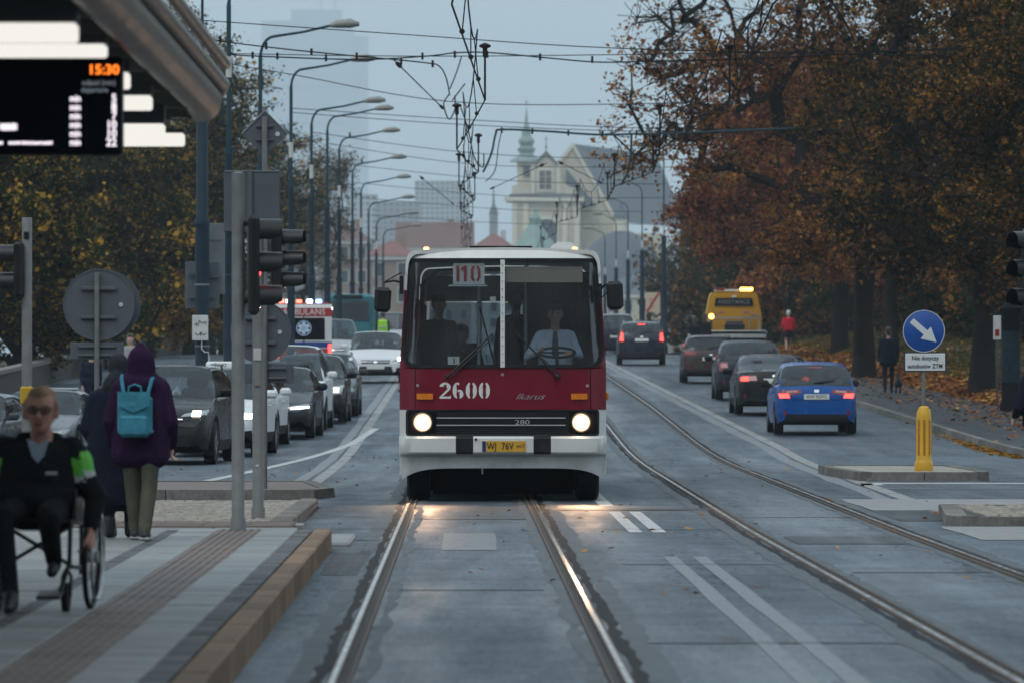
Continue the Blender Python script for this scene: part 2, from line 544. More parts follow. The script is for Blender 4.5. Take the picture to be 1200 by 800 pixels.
# edge bands between the lanes and the tramway
sheet("edge_band", [-2.28, -2.1], [y for y in YF if 72 < y < 330], 0.004, m_white_band)
sheet("edge_band", [-2.52, -2.34], [y for y in YF if 76 < y < 330], 0.004, m_white_old, edge_wobble=0.02)
sheet("edge_band", [lambda y: u_right_edge(y) - 0.03, lambda y: u_right_edge(y) + 0.17], [y for y in YF if 56 < y < 330], 0.004, m_white_band)
sheet("edge_band", [lambda y: u_right_edge(y) - 0.34, lambda y: u_right_edge(y) - 0.10], [y for y in YF if 56 < y < 330], 0.004, m_white_old, edge_wobble=0.03)

# painted lines
def line_px(name, pts, w, mat, dz=0.004):
    """a line along (x, y) points"""
    vs, fs = [], []
    out = []
    for (x0, y0), (x1, y1) in zip(pts[:-1], pts[1:]):
        k = max(1, int((y1 - y0) / 3))
        for i in range(k): out.append((x0 + (x1 - x0) * i / k, y0 + (y1 - y0) * i / k))
    out.append(pts[-1])
    for i, (x, y) in enumerate(out):
        vs += [(x - w / 2, y, TZ(x - w / 2, y) + dz), (x + w / 2, y, TZ(x + w / 2, y) + dz)]
        if i: fs.append((2 * i - 2, 2 * i - 1, 2 * i + 1, 2 * i))
    return tag(MB().add(vs, fs).build(name, mat), kind="structure")
line_px("lane_line", [(-5.3, 66), (-4.65, 74), (-3.9, 95), (-3.15, 112), (-2.95, 124)], 0.17, m_white_worn, 0.006)
for u0 in (1.53, 1.76):
    sheet("lane_line", [u0, u0 + 0.13], frange(55.8, 64, 2), 0.004, m_white_worn)
sheet("lane_line", [1.50, 1.66], frange(66.5, 76, 2), 0.004, m_white_worn)
for u0 in (1.60, 1.85):
    sheet("lane_line", [u0, u0 + 0.12], frange(24, 48.5, 2.5), 0.004, m_white_old, edge_wobble=0.008)
sheet("road_patch", [-0.28, 0.21], frange(50.2, 55.5, 1.5), 0.005, m_white_old, edge_wobble=0.01)
# crosswise asphalt repairs and joints
for (u0, u1, y0, y1, mt) in ((-0.6, 0.58, 60.6, 60.75, m_joint), (0.9, 2.7, 64.6, 65.6, m_pave_asph), (1.2, 2.6, 46.5, 46.62, m_conc_strip), (2.95, 4.0, 52, 54.5, m_pave_asph),
                             (2.95, 4.05, 44.6, 44.7, m_joint), (4.5, 5.1, 60, 66, m_pave_asph), (-1.2, -0.9, 44, 50, m_pave_asph), (0.95, 2.5, 33.0, 33.12, m_conc_strip),
                             (-0.55, 0.5, 41, 41.1, m_joint), (2.9, 4.1, 61.5, 61.6, m_joint), (0.9, 2.6, 56.9, 57.0, m_conc_strip), (-2.0, -0.85, 57, 57.1, m_conc_strip), (-2.0, -0.85, 53.2, 53.5, m_conc_strip)):
    sheet("road_patch", [u0, u1], frange(y0, y1, 2), 0.005, mt, edge_wobble=0.015)

# tram tracks, each with two grooved rails
def u_rt(y):
    return 3.45 + 0.005 * max(0.0, min(90.0, y - 55))
def rail_part(parent, cu, sgn):
    ys = frange(4, 60, 4) + frange(62, 300, 4) + frange(310, 420, 10)
    def strip(prof, mi, mb):
        vs, fs = [], []
        for y in ys:
            for (du, z) in prof:
                vs.append((X(cu(y) + sgn * du, y), y, gz(y) + z))
        n = len(prof)
        for i in range(len(ys) - 1):
            for k in range(n - 1):
                fs.append((i * n + k, i * n + k + 1, (i + 1) * n + k + 1, (i + 1) * n + k))
        mb.m = mi; mb.add(vs, fs)
    mb = MB()
    c = 0.7175
    strip([(c + 0.062, 0.0), (c + 0.057, 0.018), (c + 0.042, 0.0215)], 2, mb)
    strip([(c + 0.042, 0.0215), (c + 0.012, 0.022)], 0, mb)
    strip([(c + 0.012, 0.022), (c + 0.0, 0.020), (c - 0.002, 0.007)], 2, mb)
    strip([(c - 0.002, 0.007), (c - 0.045, 0.007)], 1, mb)
    strip([(c - 0.045, 0.007), (c - 0.047, 0.018), (c - 0.066, 0.017), (c - 0.068, 0.0)], 2, mb)
    return mb.build("rail", [m_steel, m_groove, m_rust], parent)
for nm, cu in (("inbound", lambda y: 0.0), ("outbound", u_rt)):
    tr = bpy.data.objects.new("tram_track", None); COL.objects.link(tr); tag(tr, kind="structure")
    for s in (-1, 1):
        rail_part(tr, cu, s)
        yy = frange(4, 20, 3) + frange(20.6, 75, 0.6) + frange(76, 120, 1.5) + frange(123, 260, 5)
        sheet("joint_strip", [lambda y, s=s: cu(y) + s * 0.79, lambda y, s=s: cu(y) + s * 0.86], yy, 0.004, m_joint, tr, edge_wobble=0.022)
        sheet("bed_strip", [lambda y, s=s: cu(y) + s * 0.87, lambda y, s=s: cu(y) + s * 1.0], yy, 0.003, m_conc_strip, tr, edge_wobble=0.03)
        sheet("joint_strip", [lambda y, s=s: cu(y) + s * 0.55, lambda y, s=s: cu(y) + s * 0.63], yy, 0.003, m_conc_strip, tr, edge_wobble=0.03)

# ---------------------------------------------------------------- platform of the stop
SK = 0.0083
def piece(me, name, parent, u, y, z, jitter=0.0, rnd=random.Random(3)):
    o = link(me, name, parent, (X(u, y), y, z + rnd.uniform(-jitter, jitter)), SK)
    return o
plat = bpy.data.objects.new("platform", None); COL.objects.link(plat); tag(plat, kind="structure")
PZ = 0.18
sheet("platform_bed", [-7, -4, -1.36], frange(8, 50.6, 5), PZ - 0.035, m_mortar, plat, side=False)
def slab_mesh(w, l, h, mat, nm, bev=0.006):
    mb = MB(); mb.bbox((0, 0, -h / 2), (w, l, h), bev); return mb.mesh(nm, mat)
me_k = slab_mesh(0.155, 0.968, 0.30, m_kerb_yel, "kerb_stone", 0.012)
for i in range(31):
    piece(me_k, "kerb_stone", plat, -1.33, 20.0 + i, PZ, 0.002)
me_s1 = slab_mesh(0.31, 0.742, 0.06, m_slab_pale, "paving_slab")
me_s2 = slab_mesh(0.335, 0.742, 0.06, m_slab_pale, "paving_slab")
me_s3 = slab_mesh(0.744, 0.742, 0.06, m_slab, "paving_slab")
me_d = slab_mesh(0.135, 0.365, 0.06, m_slab_dark, "dark_slab")
me_q = slab_mesh(0.11, 0.24, 0.06, m_slab_dark, "drain_sett")
mb = MB(); mb.bbox((0, 0, -0.03), (0.395, 0.395, 0.06), 0.004)
for k in range(6): mb.bbox(((k - 2.5) * 0.062, 0, 0.003), (0.03, 0.39, 0.010), 0.003)
me_t = mb.mesh("tactile_tile", m_tact)
mb = MB(); mb.bbox((0, 0, -0.03), (0.395, 0.395, 0.06), 0.004)
for k in range(6): mb.bbox((0, (k - 2.5) * 0.062, 0.003), (0.39, 0.03, 0.010), 0.003)
me_t2 = mb.mesh("tactile_tile", m_tact)
for i in range(38):
    y = 22.4 + i * 0.75
    if y > 50.4: break
    piece(me_s1, "paving_slab", plat, -1.71, y, PZ, 0.0025)
    piece(me_s2, "paving_slab", plat, -2.42, y, PZ, 0.0025)
    if y > 27:
        for j in range(4 if y > 36 else 2):
            piece(me_s3, "paving_slab", plat, -3.075 - j * 0.75, y, PZ, 0.0025)
for i in range(76):
    y = 22.3 + i * 0.372
    if y > 50.4: break
    piece(me_d, "dark_slab", plat, -1.485, y, PZ, 0.003)
for i in range(104):
    y = 24 + i * 0.25
    if y > 50: break
    piece(me_q, "drain_sett", plat, -2.645, y, PZ - 0.004, 0.003)
for i in range(70):
    y = 23.4 + i * 0.4
    if y > 50.2: break
    piece(me_t, "tactile_tile", plat, -2.05, y, PZ, 0.002)

# crossing behind the platform end: pale slabs, crosswise tactile tiles, setts, flush kerbs
cross = bpy.data.objects.new("crossing_pavement", None); COL.objects.link(cross); tag(cross, kind="structure")
def cz(y): return PZ - (y - 50.6) / 16.0 * 0.10
sheet("crossing_bed", [-8, -5, -1.75], frange(50.6, 66.5, 3), 0.045, m_mortar, cross, side=False)
for i in range(4):
    for j in range(7):
        y, u = 50.95 + i * 0.75, -1.95 - j * 0.75
        if i < 3 and -2.9 < u < -1.5 and i > 0: continue
        piece(me_s3, "paving_slab", cross, u, y, cz(y) - 0.008, 0.003)
for i in range(5):
    for j in range(5):
        y, u = 51.5 + i * 0.42, -1.85 - j * 0.40
        piece(me_t2, "tactile_tile", cross, u, y, cz(y) + 0.004, 0.002)
rnd = random.Random(5)
mb = MB()
y = 54.0
while y < 66:
    u = -1.92 - 0.06 * (y - 54) / 12
    while u > -6.6:
        w = rnd.uniform(0.085, 0.125)
        z = cz(y) + rnd.uniform(-0.008, 0.010)
        mb.bbox((X(u - w / 2, y), y + rnd.uniform(-.012, .012), z - 0.03), (w - 0.012, rnd.uniform(0.09, 0.105), 0.06), 0.014, Matrix.Rotation(rnd.uniform(-.12, .12), 3, 'Z'))
        u -= w
    y += 0.118
o = mb.build("sett_field", m_sett, cross); o["kind"] = "stuff"
me_fk = slab_mesh(0.20, 0.96, 0.2, m_kerb, "kerb_stone", 0.015)
for i in range(13):
    y = 54.2 + i
    piece(me_fk, "kerb_stone", cross, -1.82 - 0.02 * i * 0.3, y, cz(y) + 0.012)
me_end = slab_mesh(0.62, 0.5, 0.2, m_slab_pale, "ramp_slab", 0.02)
for i in range(6):
    piece(me_end, "ramp_slab", cross, -1.42, 51.2 + i * 0.6, 0.05 - 0.004 * i)

# ---------------------------------------------------------------- kerbed islands
def island(label_name, outline, h, kerb_w, kerb_len, top_mat, z0):
    isl = bpy.data.objects.new(label_name, None); COL.objects.link(isl); tag(isl, kind="structure")
    cx = sum(p[0] for p in outline) / len(outline); cy = sum(p[1] for p in outline) / len(outline)
    n = len(outline)
    for i in range(n):
        a, b_ = Vector(outline[i]), Vector(outline[(i + 1) % n])
        L = (b_ - a).length; k = max(1, round(L / kerb_len)); d = (b_ - a) / L
        nrm = Vector((-d.y, d.x))
        if (Vector((cx, cy)) - a).dot(nrm) < 0: nrm = -nrm
        for j in range(k):
            s0, s1 = L * j / k + 0.006, L * (j + 1) / k - 0.006
            p0, p1 = a + d * s0, a + d * s1
            q0, q1 = p0 + nrm * kerb_w, p1 + nrm * kerb_w
            c = 0.025
            vs = [(p0.x, p0.y, z0 - 0.1), (p1.x, p1.y, z0 - 0.1), (p1.x + nrm.x * c, p1.y + nrm.y * c, z0 + h), (p0.x + nrm.x * c, p0.y + nrm.y * c, z0 + h),
                  (q0.x, q0.y, z0 - 0.1), (q1.x, q1.y, z0 - 0.1), (q1.x, q1.y, z0 + h), (q0.x, q0.y, z0 + h)]
            MB().add(vs, [(0, 1, 2, 3), (5, 4, 7, 6), (3, 2, 6, 7), (1, 5, 6, 2), (4, 0, 3, 7)]).build("kerb_stone", m_kerb, isl)
    inner = []
    for p in outline:
        v = Vector((cx, cy)) - Vector(p)
        inner.append(Vector(p) + v * min(0.9, kerb_w * 0.9 / v.length))
    mb = MB(); mb.prism([(p.x, p.y) for p in inner], z0 - 0.05, z0 + h - 0.012, 'z'); mb.build("paved_top", top_mat, isl)
    return isl
island("left_island", [(-7.0, 70.2), (-2.42, 70.2), (-2.2, 71.5), (-2.62, 76.2), (-7.0, 76.2)], 0.12, 0.2, 1.0, m_tact, 0.0)
island("bollard_island", [(4.98, 82.0), (6.85, 82.0), (6.95, 84.0), (6.8, 88.3), (4.72, 88.3), (4.72, 86.0)], 0.13, 0.18, 0.8, m_sett, 0.0)
island("right_island", [(4.42, 58.6), (4.55, 57.9), (7.6, 57.9), (7.6, 63.4), (4.72, 63.4)], 0.10, 0.24, 0.9, m_mortar, 0.0)
rnd = random.Random(8); mb = MB(); y = 58.3
while y < 63.1:
    x = 4.86
    while x < 7.3:
        w = rnd.uniform(0.10, 0.15)
        mb.bbox((x + w / 2, y, 0.075 + rnd.uniform(-.012, .012)), (w - 0.014, 0.11, 0.06), 0.014, Matrix.Rotation(rnd.uniform(-.15, .15), 3, 'Z')); x += w
    y += 0.13
tag(mb.build("sett_field", m_sett), "weathered granite setts filling the small right-hand island", "setts", kind="stuff")
sheet("concrete_apron", [lambda y: 4.75, 7.5], frange(53.2, 57.8, 2), 0.006, m_slab, edge_wobble=0.05)
sheet("concrete_apron", [lambda y: 4.55, 7.5], frange(64.6, 70.2, 2), 0.006, m_slab, edge_wobble=0.05)
line_px("stop_line", [(5.0, 79.0), (5.0, 80.2)], 0.3, m_white_worn)
sheet("lane_line", [5.7, 8.4], [79.8, 80.15, 80.5], 0.005, m_white_worn, edge_wobble=0.08)
sheet("lane_line", [5.5, 7.6], [76.6, 76.9], 0.005, m_white_old, edge_wobble=0.08)
sheet("lane_line", [-6.5, -2.2], [67.4, 68.3, 69.0], 0.006, m_white_old, edge_wobble=0.1)
sheet("ramp_apron", [-2.1, -0.95], [49.5, 52.5], 0.006, m_conc_strip, edge_wobble=0.06)

# ---------------------------------------------------------------- footway on the park side
foot = bpy.data.objects.new("footway", None); COL.objects.link(foot); tag(foot, kind="structure")
sheet("footway_surface", [10.08, 11.5, 13.25], [y for y in YF if y >= 90], 0.125, m_pave_asph, foot, side=False)
for i in range(80):
    y = 91 + i * 1.5
    if y > 212: break
    s0, s1 = gz(y - 0.74) , gz(y + 0.74)
    a, b_ = (X(9.9, y - .74), y - .74), (X(9.9, y + .74), y + .74)
    w = 0.16
    vs = []
    for (x, yy), zz in ((a, s0), (b_, s1)):
        vs += [(x, yy, zz - .05), (x + .015, yy, zz + .13), (x + w, yy, zz + .13), (x + w, yy, zz - .05)]
    MB().add(vs, [(0, 4, 5, 1), (1, 5, 6, 2), (2, 6, 7, 3), (0, 1, 2, 3), (7, 6, 5, 4)]).build("kerb_stone", m_kerb, foot)
lf = bpy.data.objects.new("left_footway", None); COL.objects.link(lf); tag(lf, kind="structure")
sheet("footway_surface", [-5.9, -5.0], [y for y in YF if y >= 106], 0.12, m_pave_asph, lf, side=False)
# ================================================================ FAR BUILDINGS
m_cream = M("cream_render", (0.56, 0.50, 0.38), 0.85, var=0.1, scale=0.3, dirt=(0.33, 0.29, 0.23), dirt_amt=0.5, dscale=0.25)
m_cream2 = M("pale_trim", (0.66, 0.61, 0.50), 0.85, var=0.08, scale=0.5)
m_slate = M("slate_roof", (0.085, 0.10, 0.115), 0.7, var=0.2, scale=0.6)
m_copper = M("green_copper", (0.20, 0.28, 0.255), 0.6, var=0.15, scale=0.8)
m_tiles = M("red_roof_tiles", (0.19, 0.075, 0.06), 0.8, var=0.2, scale=0.7)
m_tiles2 = M("dull_roof_tiles", (0.14, 0.075, 0.065), 0.8, var=0.2, scale=0.7)
m_pane = M("dark_pane", (0.03, 0.04, 0.05), 0.15, var=0.0)
m_grey_wall = M("grey_render", (0.24, 0.24, 0.24), 0.85, var=0.1, scale=0.3)
m_pink_wall = M("dull_brown_render", (0.24, 0.175, 0.15), 0.85, var=0.12, scale=0.3)
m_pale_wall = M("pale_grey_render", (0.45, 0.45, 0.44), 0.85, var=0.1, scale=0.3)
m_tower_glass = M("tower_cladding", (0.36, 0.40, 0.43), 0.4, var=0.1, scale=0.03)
m_iron = M("dark_iron", (0.03, 0.03, 0.032), 0.5, var=0.0)

def building(name, label, px0, px1, ytop, d, depth, wall, roof=None, rh=0.0, cols=6, rows=3, zb=None, hip=True, pane=m_pane, win=(1.1, 1.6), roof_ridge='x', first=0.9):
    """a house block whose front spans two columns of the photograph at distance d; parts: wall, roof, windows"""
    x0, x1 = (px0 - 600) * d / F_PX, (px1 - 600) * d / F_PX
    zt = EYE + (HOR - ytop) * d / F_PX
    zb = gz(d) - 0.3 if zb is None else zb
    w, h = x1 - x0, zt - zb
    t = thing(name, label, "building", ((x0 + x1) / 2, d, zb))
    mb = MB(); mb.box((0, depth / 2, h / 2), (w, depth, h)); mb.build("wall", wall, t)
    mb = MB(); mb.box((0, -0.12, h - 0.25), (w + 0.5, 0.5, 0.5)); mb.build("cornice", m_pale_wall if wall is not m_cream else m_cream2, t)
    if roof is not None:
        o = 0.5
        if hip:
            i = min(depth / 2, w / 2 - 0.3)
            vs = [(-w / 2 - o, -o, h), (w / 2 + o, -o, h), (w / 2 + o, depth + o, h), (-w / 2 - o, depth + o, h), (-w / 2 + i, depth / 2, h + rh), (w / 2 - i, depth / 2, h + rh)]
            fs = [(0, 1, 5, 4), (1, 2, 5), (2, 3, 4, 5), (3, 0, 4), (3, 2, 1, 0)]
        else:
            vs = [(-w / 2 - o, -o, h), (w / 2 + o, -o, h), (w / 2 + o, depth + o, h), (-w / 2 - o, depth + o, h), (-w / 2 - o, depth / 2, h + rh), (w / 2 + o, depth / 2, h + rh)]
            fs = [(0, 1, 5, 4), (1, 2, 5), (2, 3, 4, 5), (3, 0, 4), (3, 2, 1, 0)]
        ro = MB().add(vs, fs).build("roof", roof, t)
        mb = MB(); mb.box((w * 0.22, depth * 0.45, h + rh * 0.9), (1.0, 1.0, 1.8)); mb.build("chimney", wall, ro)
    if cols and rows:
        cols, rows = max(1, int(w / (win[0] + 1.3))), max(1, int(h / (win[1] + 1.5)))
        ww, wh = win
        mb = MB(); mb.box((0, 0, 0), (ww + 0.3, 0.14, wh + 0.3)); me_f = mb.mesh("window_frame", m_pale_wall)
        mb = MB(); mb.box((0, -0.09, 0), (ww, 0.06, wh)); me_w = mb.mesh("window", pane)
        for r in range(rows):
            for c in range(cols):
                p = (-w / 2 + w * (c + 0.5) / cols, -0.04, h - first - wh / 2 - r * (h - 1.2) / max(1, rows))
                f = link(me_f, "window", t, p)
                link(me_w, "pane", f, (0, 0, 0))
    return t

# the church that closes the street
CD = 1400.0
def cp(px, py): v = W(px, py, CD); return v.x, v.z
CX, CZ0 = (640 - 600) * CD / F_PX, 2.0
church = thing("church", "cream baroque church with a green onion spire closing the street", "church", (CX, CD, CZ0))
def L(px, py, dy=0.0):
    x, z = cp(px, py); return (x - CX, dy, z - CZ0)
def lp(px, py):
    x, z = cp(px, py); return (x - CX, z - CZ0)
mb = MB(); mb.prism([lp(600, 420), lp(680, 420), lp(680, 236), lp(600, 236)], 0, 14); wall = mb.build("lower_front", m_cream, church)
for px in (603, 616, 662, 676):
    mb = MB(); mb.prism([lp(px - 3, 420), lp(px + 3, 420), lp(px + 3, 238), lp(px - 3, 238)], -0.45, -0.003); mb.build("pilaster", m_cream2, church)
mb = MB(); mb.prism([lp(594, 236), lp(684, 236), lp(687, 231), lp(591, 231)], -1.2, 14.6); mb.build("cornice", m_cream2, church)
mb = MB(); mb.prism([lp(596, 231), lp(682, 231), lp(680, 227.5), lp(598, 227.5)], -0.9, 14.2); mb.build("cornice_roof", m_slate, church)
up = [(622, 227.6), (622, 193), (627, 191.5), (640, 178), (653, 191.5), (657, 193), (657, 206), (660, 214), (668, 219), (676, 221), (677, 227.6)]
mb = MB(); mb.prism([lp(*p) for p in up], 0.5, 4); mb.build("gable", m_cream, church)
mb = MB(); mb.prism([lp(*p) for p in ((600, 227.6), (600, 218), (606, 216), (616, 218), (621.8, 214), (621.8, 227.6))], 0.6, 3.8); mb.build("scroll", m_cream, church)
mb = MB(); mb.prism([lp(*p) for p in ((625, 192.5), (640, 176.5), (655, 192.5), (652, 193.4), (640, 180.5), (628, 193.4))], 0.0, 4.4); mb.build("pediment_trim", m_slate, church)
for px in (624.5, 654.5):
    mb = MB(); mb.prism([lp(px - 2, 227), lp(px + 2, 227), lp(px + 2, 194), lp(px - 2, 194)], 0.1, 0.48); mb.build("pilaster", m_cream2, church)
mb = MB(); mb.prism([lp(629.5, 224.5), lp(648.5, 224.5), lp(648.5, 198), lp(629.5, 198)], 0.15, 0.5); wf = mb.build("window_frame", m_cream2, church)
for i in range(2):
    for j in range(3):
        a, b_ = 632 + i * 7.6, 200 + j * 7.6
        mb = MB(); mb.prism([lp(a, b_ + 6.8), lp(a + 6.6, b_ + 6.8), lp(a + 6.6, b_), lp(a, b_)], 0.05, 0.14); mb.build("pane", M("church_pane", (0.10, 0.075, 0.07), 0.3, var=0.2, scale=1.0), wf)
arch = [(626, 290)] + [(640 + 15 * math.cos(a), 264 - 11 * math.sin(a)) for a in np.linspace(math.pi, 0, 9)] + [(655, 290)]
mb = MB(); mb.prism([lp(*p) for p in arch], -0.3, -0.02); af = mb.build("arch_window", m_cream2, church)
arch2 = [(629, 290)] + [(640.5 + 12 * math.cos(a), 266 - 9 * math.sin(a)) for a in np.linspace(math.pi, 0, 9)] + [(652.5, 290)]
mb = MB(); mb.prism([lp(*p) for p in arch2], -0.5, -0.32); mb.build("pane", m_pane, af)
ins_ = text("AD MDCCLXXVII", "inscription", M("inscription_stone", (0.30, 0.27, 0.22), 0.8, var=0), 1.15, church, (L(640, 243)[0], -0.05, L(640, 243)[2]), sx=0.9); ins_["kind"] = "stuff"
tx, tz = lp(617, 188)
mb = MB(); mb.box((tx, 6, (lp(0, 231)[1] + tz) / 2), (4.6, 4.6, tz - lp(0, 231)[1])); mb.build("tower", m_cream, church)
mb = MB(); mb.box((tx, 3.62, tz - 2.6), (1.6, 0.2, 2.8)); mb.build("tower_opening", m_pane, church)
k = CD / F_PX
prof = [(20, 189), (19, 187), (12, 183), (9, 181), (8, 178), (10.5, 175.5), (10.5, 173), (7, 170.5), (8.5, 167.5), (9.8, 165), (8.5, 162), (5.5, 159), (5, 156.5), (6, 154), (5, 151.5), (3.6, 149), (2.2, 143), (1.2, 134), (0.45, 126)]
mb = MB(); mb.lathe([(r * k, lp(0, y)[1]) for r, y in prof], (tx, 6, 0), 12); sp = mb.build("spire", m_copper, church, smooth=50)
mb = MB(); mb.box((tx, 6, lp(0, 120)[1]), (0.14, 0.14, 1.7)); mb.box((tx, 6, lp(0, 119)[1]), (0.9, 0.14, 0.14)); mb.build("cross", m_iron, sp)
gx = lp(640, 0)[0]
mb = MB(); mb.cyl((gx, 2, lp(0, 178)[1]), (gx, 2, lp(0, 159)[1]), 0.13, 0.08, 6); mb.box((gx, 2, lp(0, 163)[1]), (1.0, 0.12, 0.14)); mb.ball((gx, 2, lp(0, 172)[1]), 0.3); mb.build("cross", m_iron, church)
# nave and transept behind
mb = MB(); mb.prism([lp(*p) for p in ((650, 300), (650, 192), (672, 166), (722, 252), (722, 300))], 16, 19); mb.build("nave_gable", m_cream, church)
mb = MB(); mb.prism([lp(*p) for p in ((646, 196), (672, 164), (726, 256), (722, 258), (672, 170), (650, 198))], 15.4, 19.4); mb.build("gable_trim", m_cream2, church)
a, b_, c = L(672, 165, 19.5), L(728, 258, 19.5), L(640, 205, 19.5)
a2, b2 = L(775, 172, 52), L(815, 262, 52)
MB().add([a, b_, b2, a2], [(0, 1, 2, 3)]).build("nave_roof", m_slate, church)
MB().add([L(664, 196, 10), L(700, 240, 10), L(700, 240, 15), L(664, 196, 15), L(664, 240, 10), L(664, 240, 15)], [(0, 1, 2, 3), (0, 4, 1), (3, 2, 5)]).build("aisle_roof", m_slate, church)
mb = MB(); mb.box((L(735, 0)[0], 30, lp(0, 300)[1]), (18, 20, 12)); mb.build("side_chapel_wall", m_cream, church)
mb = MB(); mb.box((L(708, 0)[0], 9.5, lp(0, 340)[1]), (9, 8, 21)); mb.build("side_wing", m_cream, church)
for px in (697, 707, 718):
    mb = MB(); mb.box((L(px, 0)[0], 5.4, lp(0, 295)[1]), (0.8, 0.12, 3.2)); mb.build("window", m_pane, church)
# round chapel with slate dome in front right
dome = thing("domed_chapel", "round chapel with a grey slate dome and small lantern right of the church", "chapel", ((728 - 600) * 1050 / F_PX, 1050, 2.0))
kk = 1050 / F_PX
def dz_(y): return EYE + (HOR - y) * kk - 2.0
mb = MB(); mb.lathe([(50 * kk, 0), (50 * kk, dz_(332))], n=24); mb.build("drum", m_pale_wall, dome, smooth=50)
mb = MB(); mb.lathe([(52 * kk, dz_(333)), (50 * kk, dz_(326)), (45 * kk, dz_(305)), (36 * kk, dz_(288)), (22 * kk, dz_(276)), (10 * kk, dz_(271))], n=24); dr = mb.build("dome_roof", m_slate, dome, smooth=50)
mb = MB(); mb.lathe([(8.5 * kk, dz_(272)), (8.5 * kk, dz_(256))], n=10); mb.build("lantern", m_cream2, dr)
mb = MB(); mb.lathe([(11 * kk, dz_(256)), (9 * kk, dz_(251)), (4 * kk, dz_(245)), (0.8 * kk, dz_(236))], n=10); mb.build("lantern_cap", m_slate, dr)
for a in range(9):
    th = math.pi + math.pi * (a + 0.5) / 9
    mb = MB(); mb.box((50.4 * kk * math.cos(th), 50.4 * kk * math.sin(th), dz_(365)), (1.2, 0.3, 3.0), Matrix.Rotation(th + math.pi / 2, 3, 'Z')); mb.build("window", m_pane, dome)
# small green spired kiosk tower in front of the church arch
kt = thing("copper_turret", "green copper turret roof rising in front of the church arch", "turret", ((627 - 600) * 900 / F_PX, 900, 2.2))
k5 = 900 / F_PX
def tz5(y): return EYE + (HOR - y) * k5 - 2.2
mb = MB(); mb.box((0, 0, tz5(310) / 2), (4.4, 4.4, tz5(310))); mb.build("wall", m_cream, kt)
mb = MB(); mb.lathe([(30 * k5, tz5(298)), (26 * k5, tz5(290)), (10 * k5, tz5(268)), (6 * k5, tz5(262)), (7 * k5, tz5(256)), (3 * k5, tz5(250)), (0.5 * k5, tz5(240))], n=8); mb.build("roof", m_copper, kt)

building("town_house", "long house with a dull red tiled roof above the bus", 466, 552, 290, 960, 14, m_pink_wall, m_tiles2, 4.4, 9, 2, hip=False)
building("town_house", "house with a bright red tiled roof just left of the church", 553, 604, 292, 1050, 12, m_pale_wall, m_tiles, 3.0, 7, 2)
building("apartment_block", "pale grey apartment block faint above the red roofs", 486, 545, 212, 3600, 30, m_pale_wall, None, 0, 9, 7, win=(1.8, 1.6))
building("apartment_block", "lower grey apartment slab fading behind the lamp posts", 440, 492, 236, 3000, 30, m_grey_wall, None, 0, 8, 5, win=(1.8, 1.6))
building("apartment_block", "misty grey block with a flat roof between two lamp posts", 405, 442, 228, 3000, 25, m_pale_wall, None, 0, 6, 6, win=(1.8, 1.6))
building("street_house", "brown rendered house lining the street behind the left lamp posts", 372, 434, 282, 780, 16, m_pink_wall, m_tiles2, 2.4, 7, 3)
building("street_house", "grey rendered house behind the ambulance", 322, 378, 268, 600, 16, m_grey_wall, m_tiles2, 2.2, 5, 3)
building("street_house", "white house with a flat cornice behind the left lamp posts", 362, 404, 244, 1100, 14, m_pale_wall, m_slate, 1.2, 5, 4)
building("street_house", "low brown house between the lamp posts and the bus roof", 430, 486, 300, 700, 14, m_pink_wall, m_tiles, 2.0, 6, 2)
building("street_house", "wide cream house with grey roof behind the right lamp posts", 688, 860, 345, 850, 16, m_cream, m_slate, 3.6, 14, 2)
building("church_annex", "low stone annex wall and hut with a pale green roof by the tow truck", 782, 850, 384, 430, 9, m_pale_wall, M("pale_green_roof", (0.22, 0.32, 0.24), 0.7, var=0.1), 1.7, 5, 1, win=(0.9, 0.9))
mb = MB(); 
ws = thing("needle_spire", "thin dark church needle far beyond the red roof", "spire", ((578.5 - 600) * 1700 / F_PX, 1700, 2))
k9 = 1700 / F_PX
def tz9(y): return EYE + (HOR - y) * k9 - 2
mb.box((0, 0, tz9(252) / 2), (10 * k9, 10 * k9, tz9(252))); mb.build("wall", m_grey_wall, ws)
mb = MB(); mb.lathe([(6 * k9, tz9(252)), (4 * k9, tz9(245)), (1.5 * k9, tz9(240)), (0.4 * k9, tz9(218))], n=8); mb.build("roof", m_slate, ws)

# skyscraper lost in the mist
SD = 9000.0
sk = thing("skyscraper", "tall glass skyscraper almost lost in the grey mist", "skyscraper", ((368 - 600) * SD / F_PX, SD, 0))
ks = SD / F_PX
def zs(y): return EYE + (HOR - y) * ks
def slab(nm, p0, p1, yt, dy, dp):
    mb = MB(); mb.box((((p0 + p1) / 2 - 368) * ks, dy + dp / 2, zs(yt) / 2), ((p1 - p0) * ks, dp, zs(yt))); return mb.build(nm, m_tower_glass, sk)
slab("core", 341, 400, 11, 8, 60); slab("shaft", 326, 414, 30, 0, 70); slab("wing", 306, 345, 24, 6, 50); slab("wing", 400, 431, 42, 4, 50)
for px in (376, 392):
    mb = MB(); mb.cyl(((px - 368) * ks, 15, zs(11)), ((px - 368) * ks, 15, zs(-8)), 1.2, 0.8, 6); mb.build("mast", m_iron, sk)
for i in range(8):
    mb = MB(); mb.box((((306 + 431) / 2 - 368) * ks, -0.6, zs(60 + i * 42)), (78 * ks, 1.0, 2.5)); mb.build("floor_band", m_grey_wall, sk)
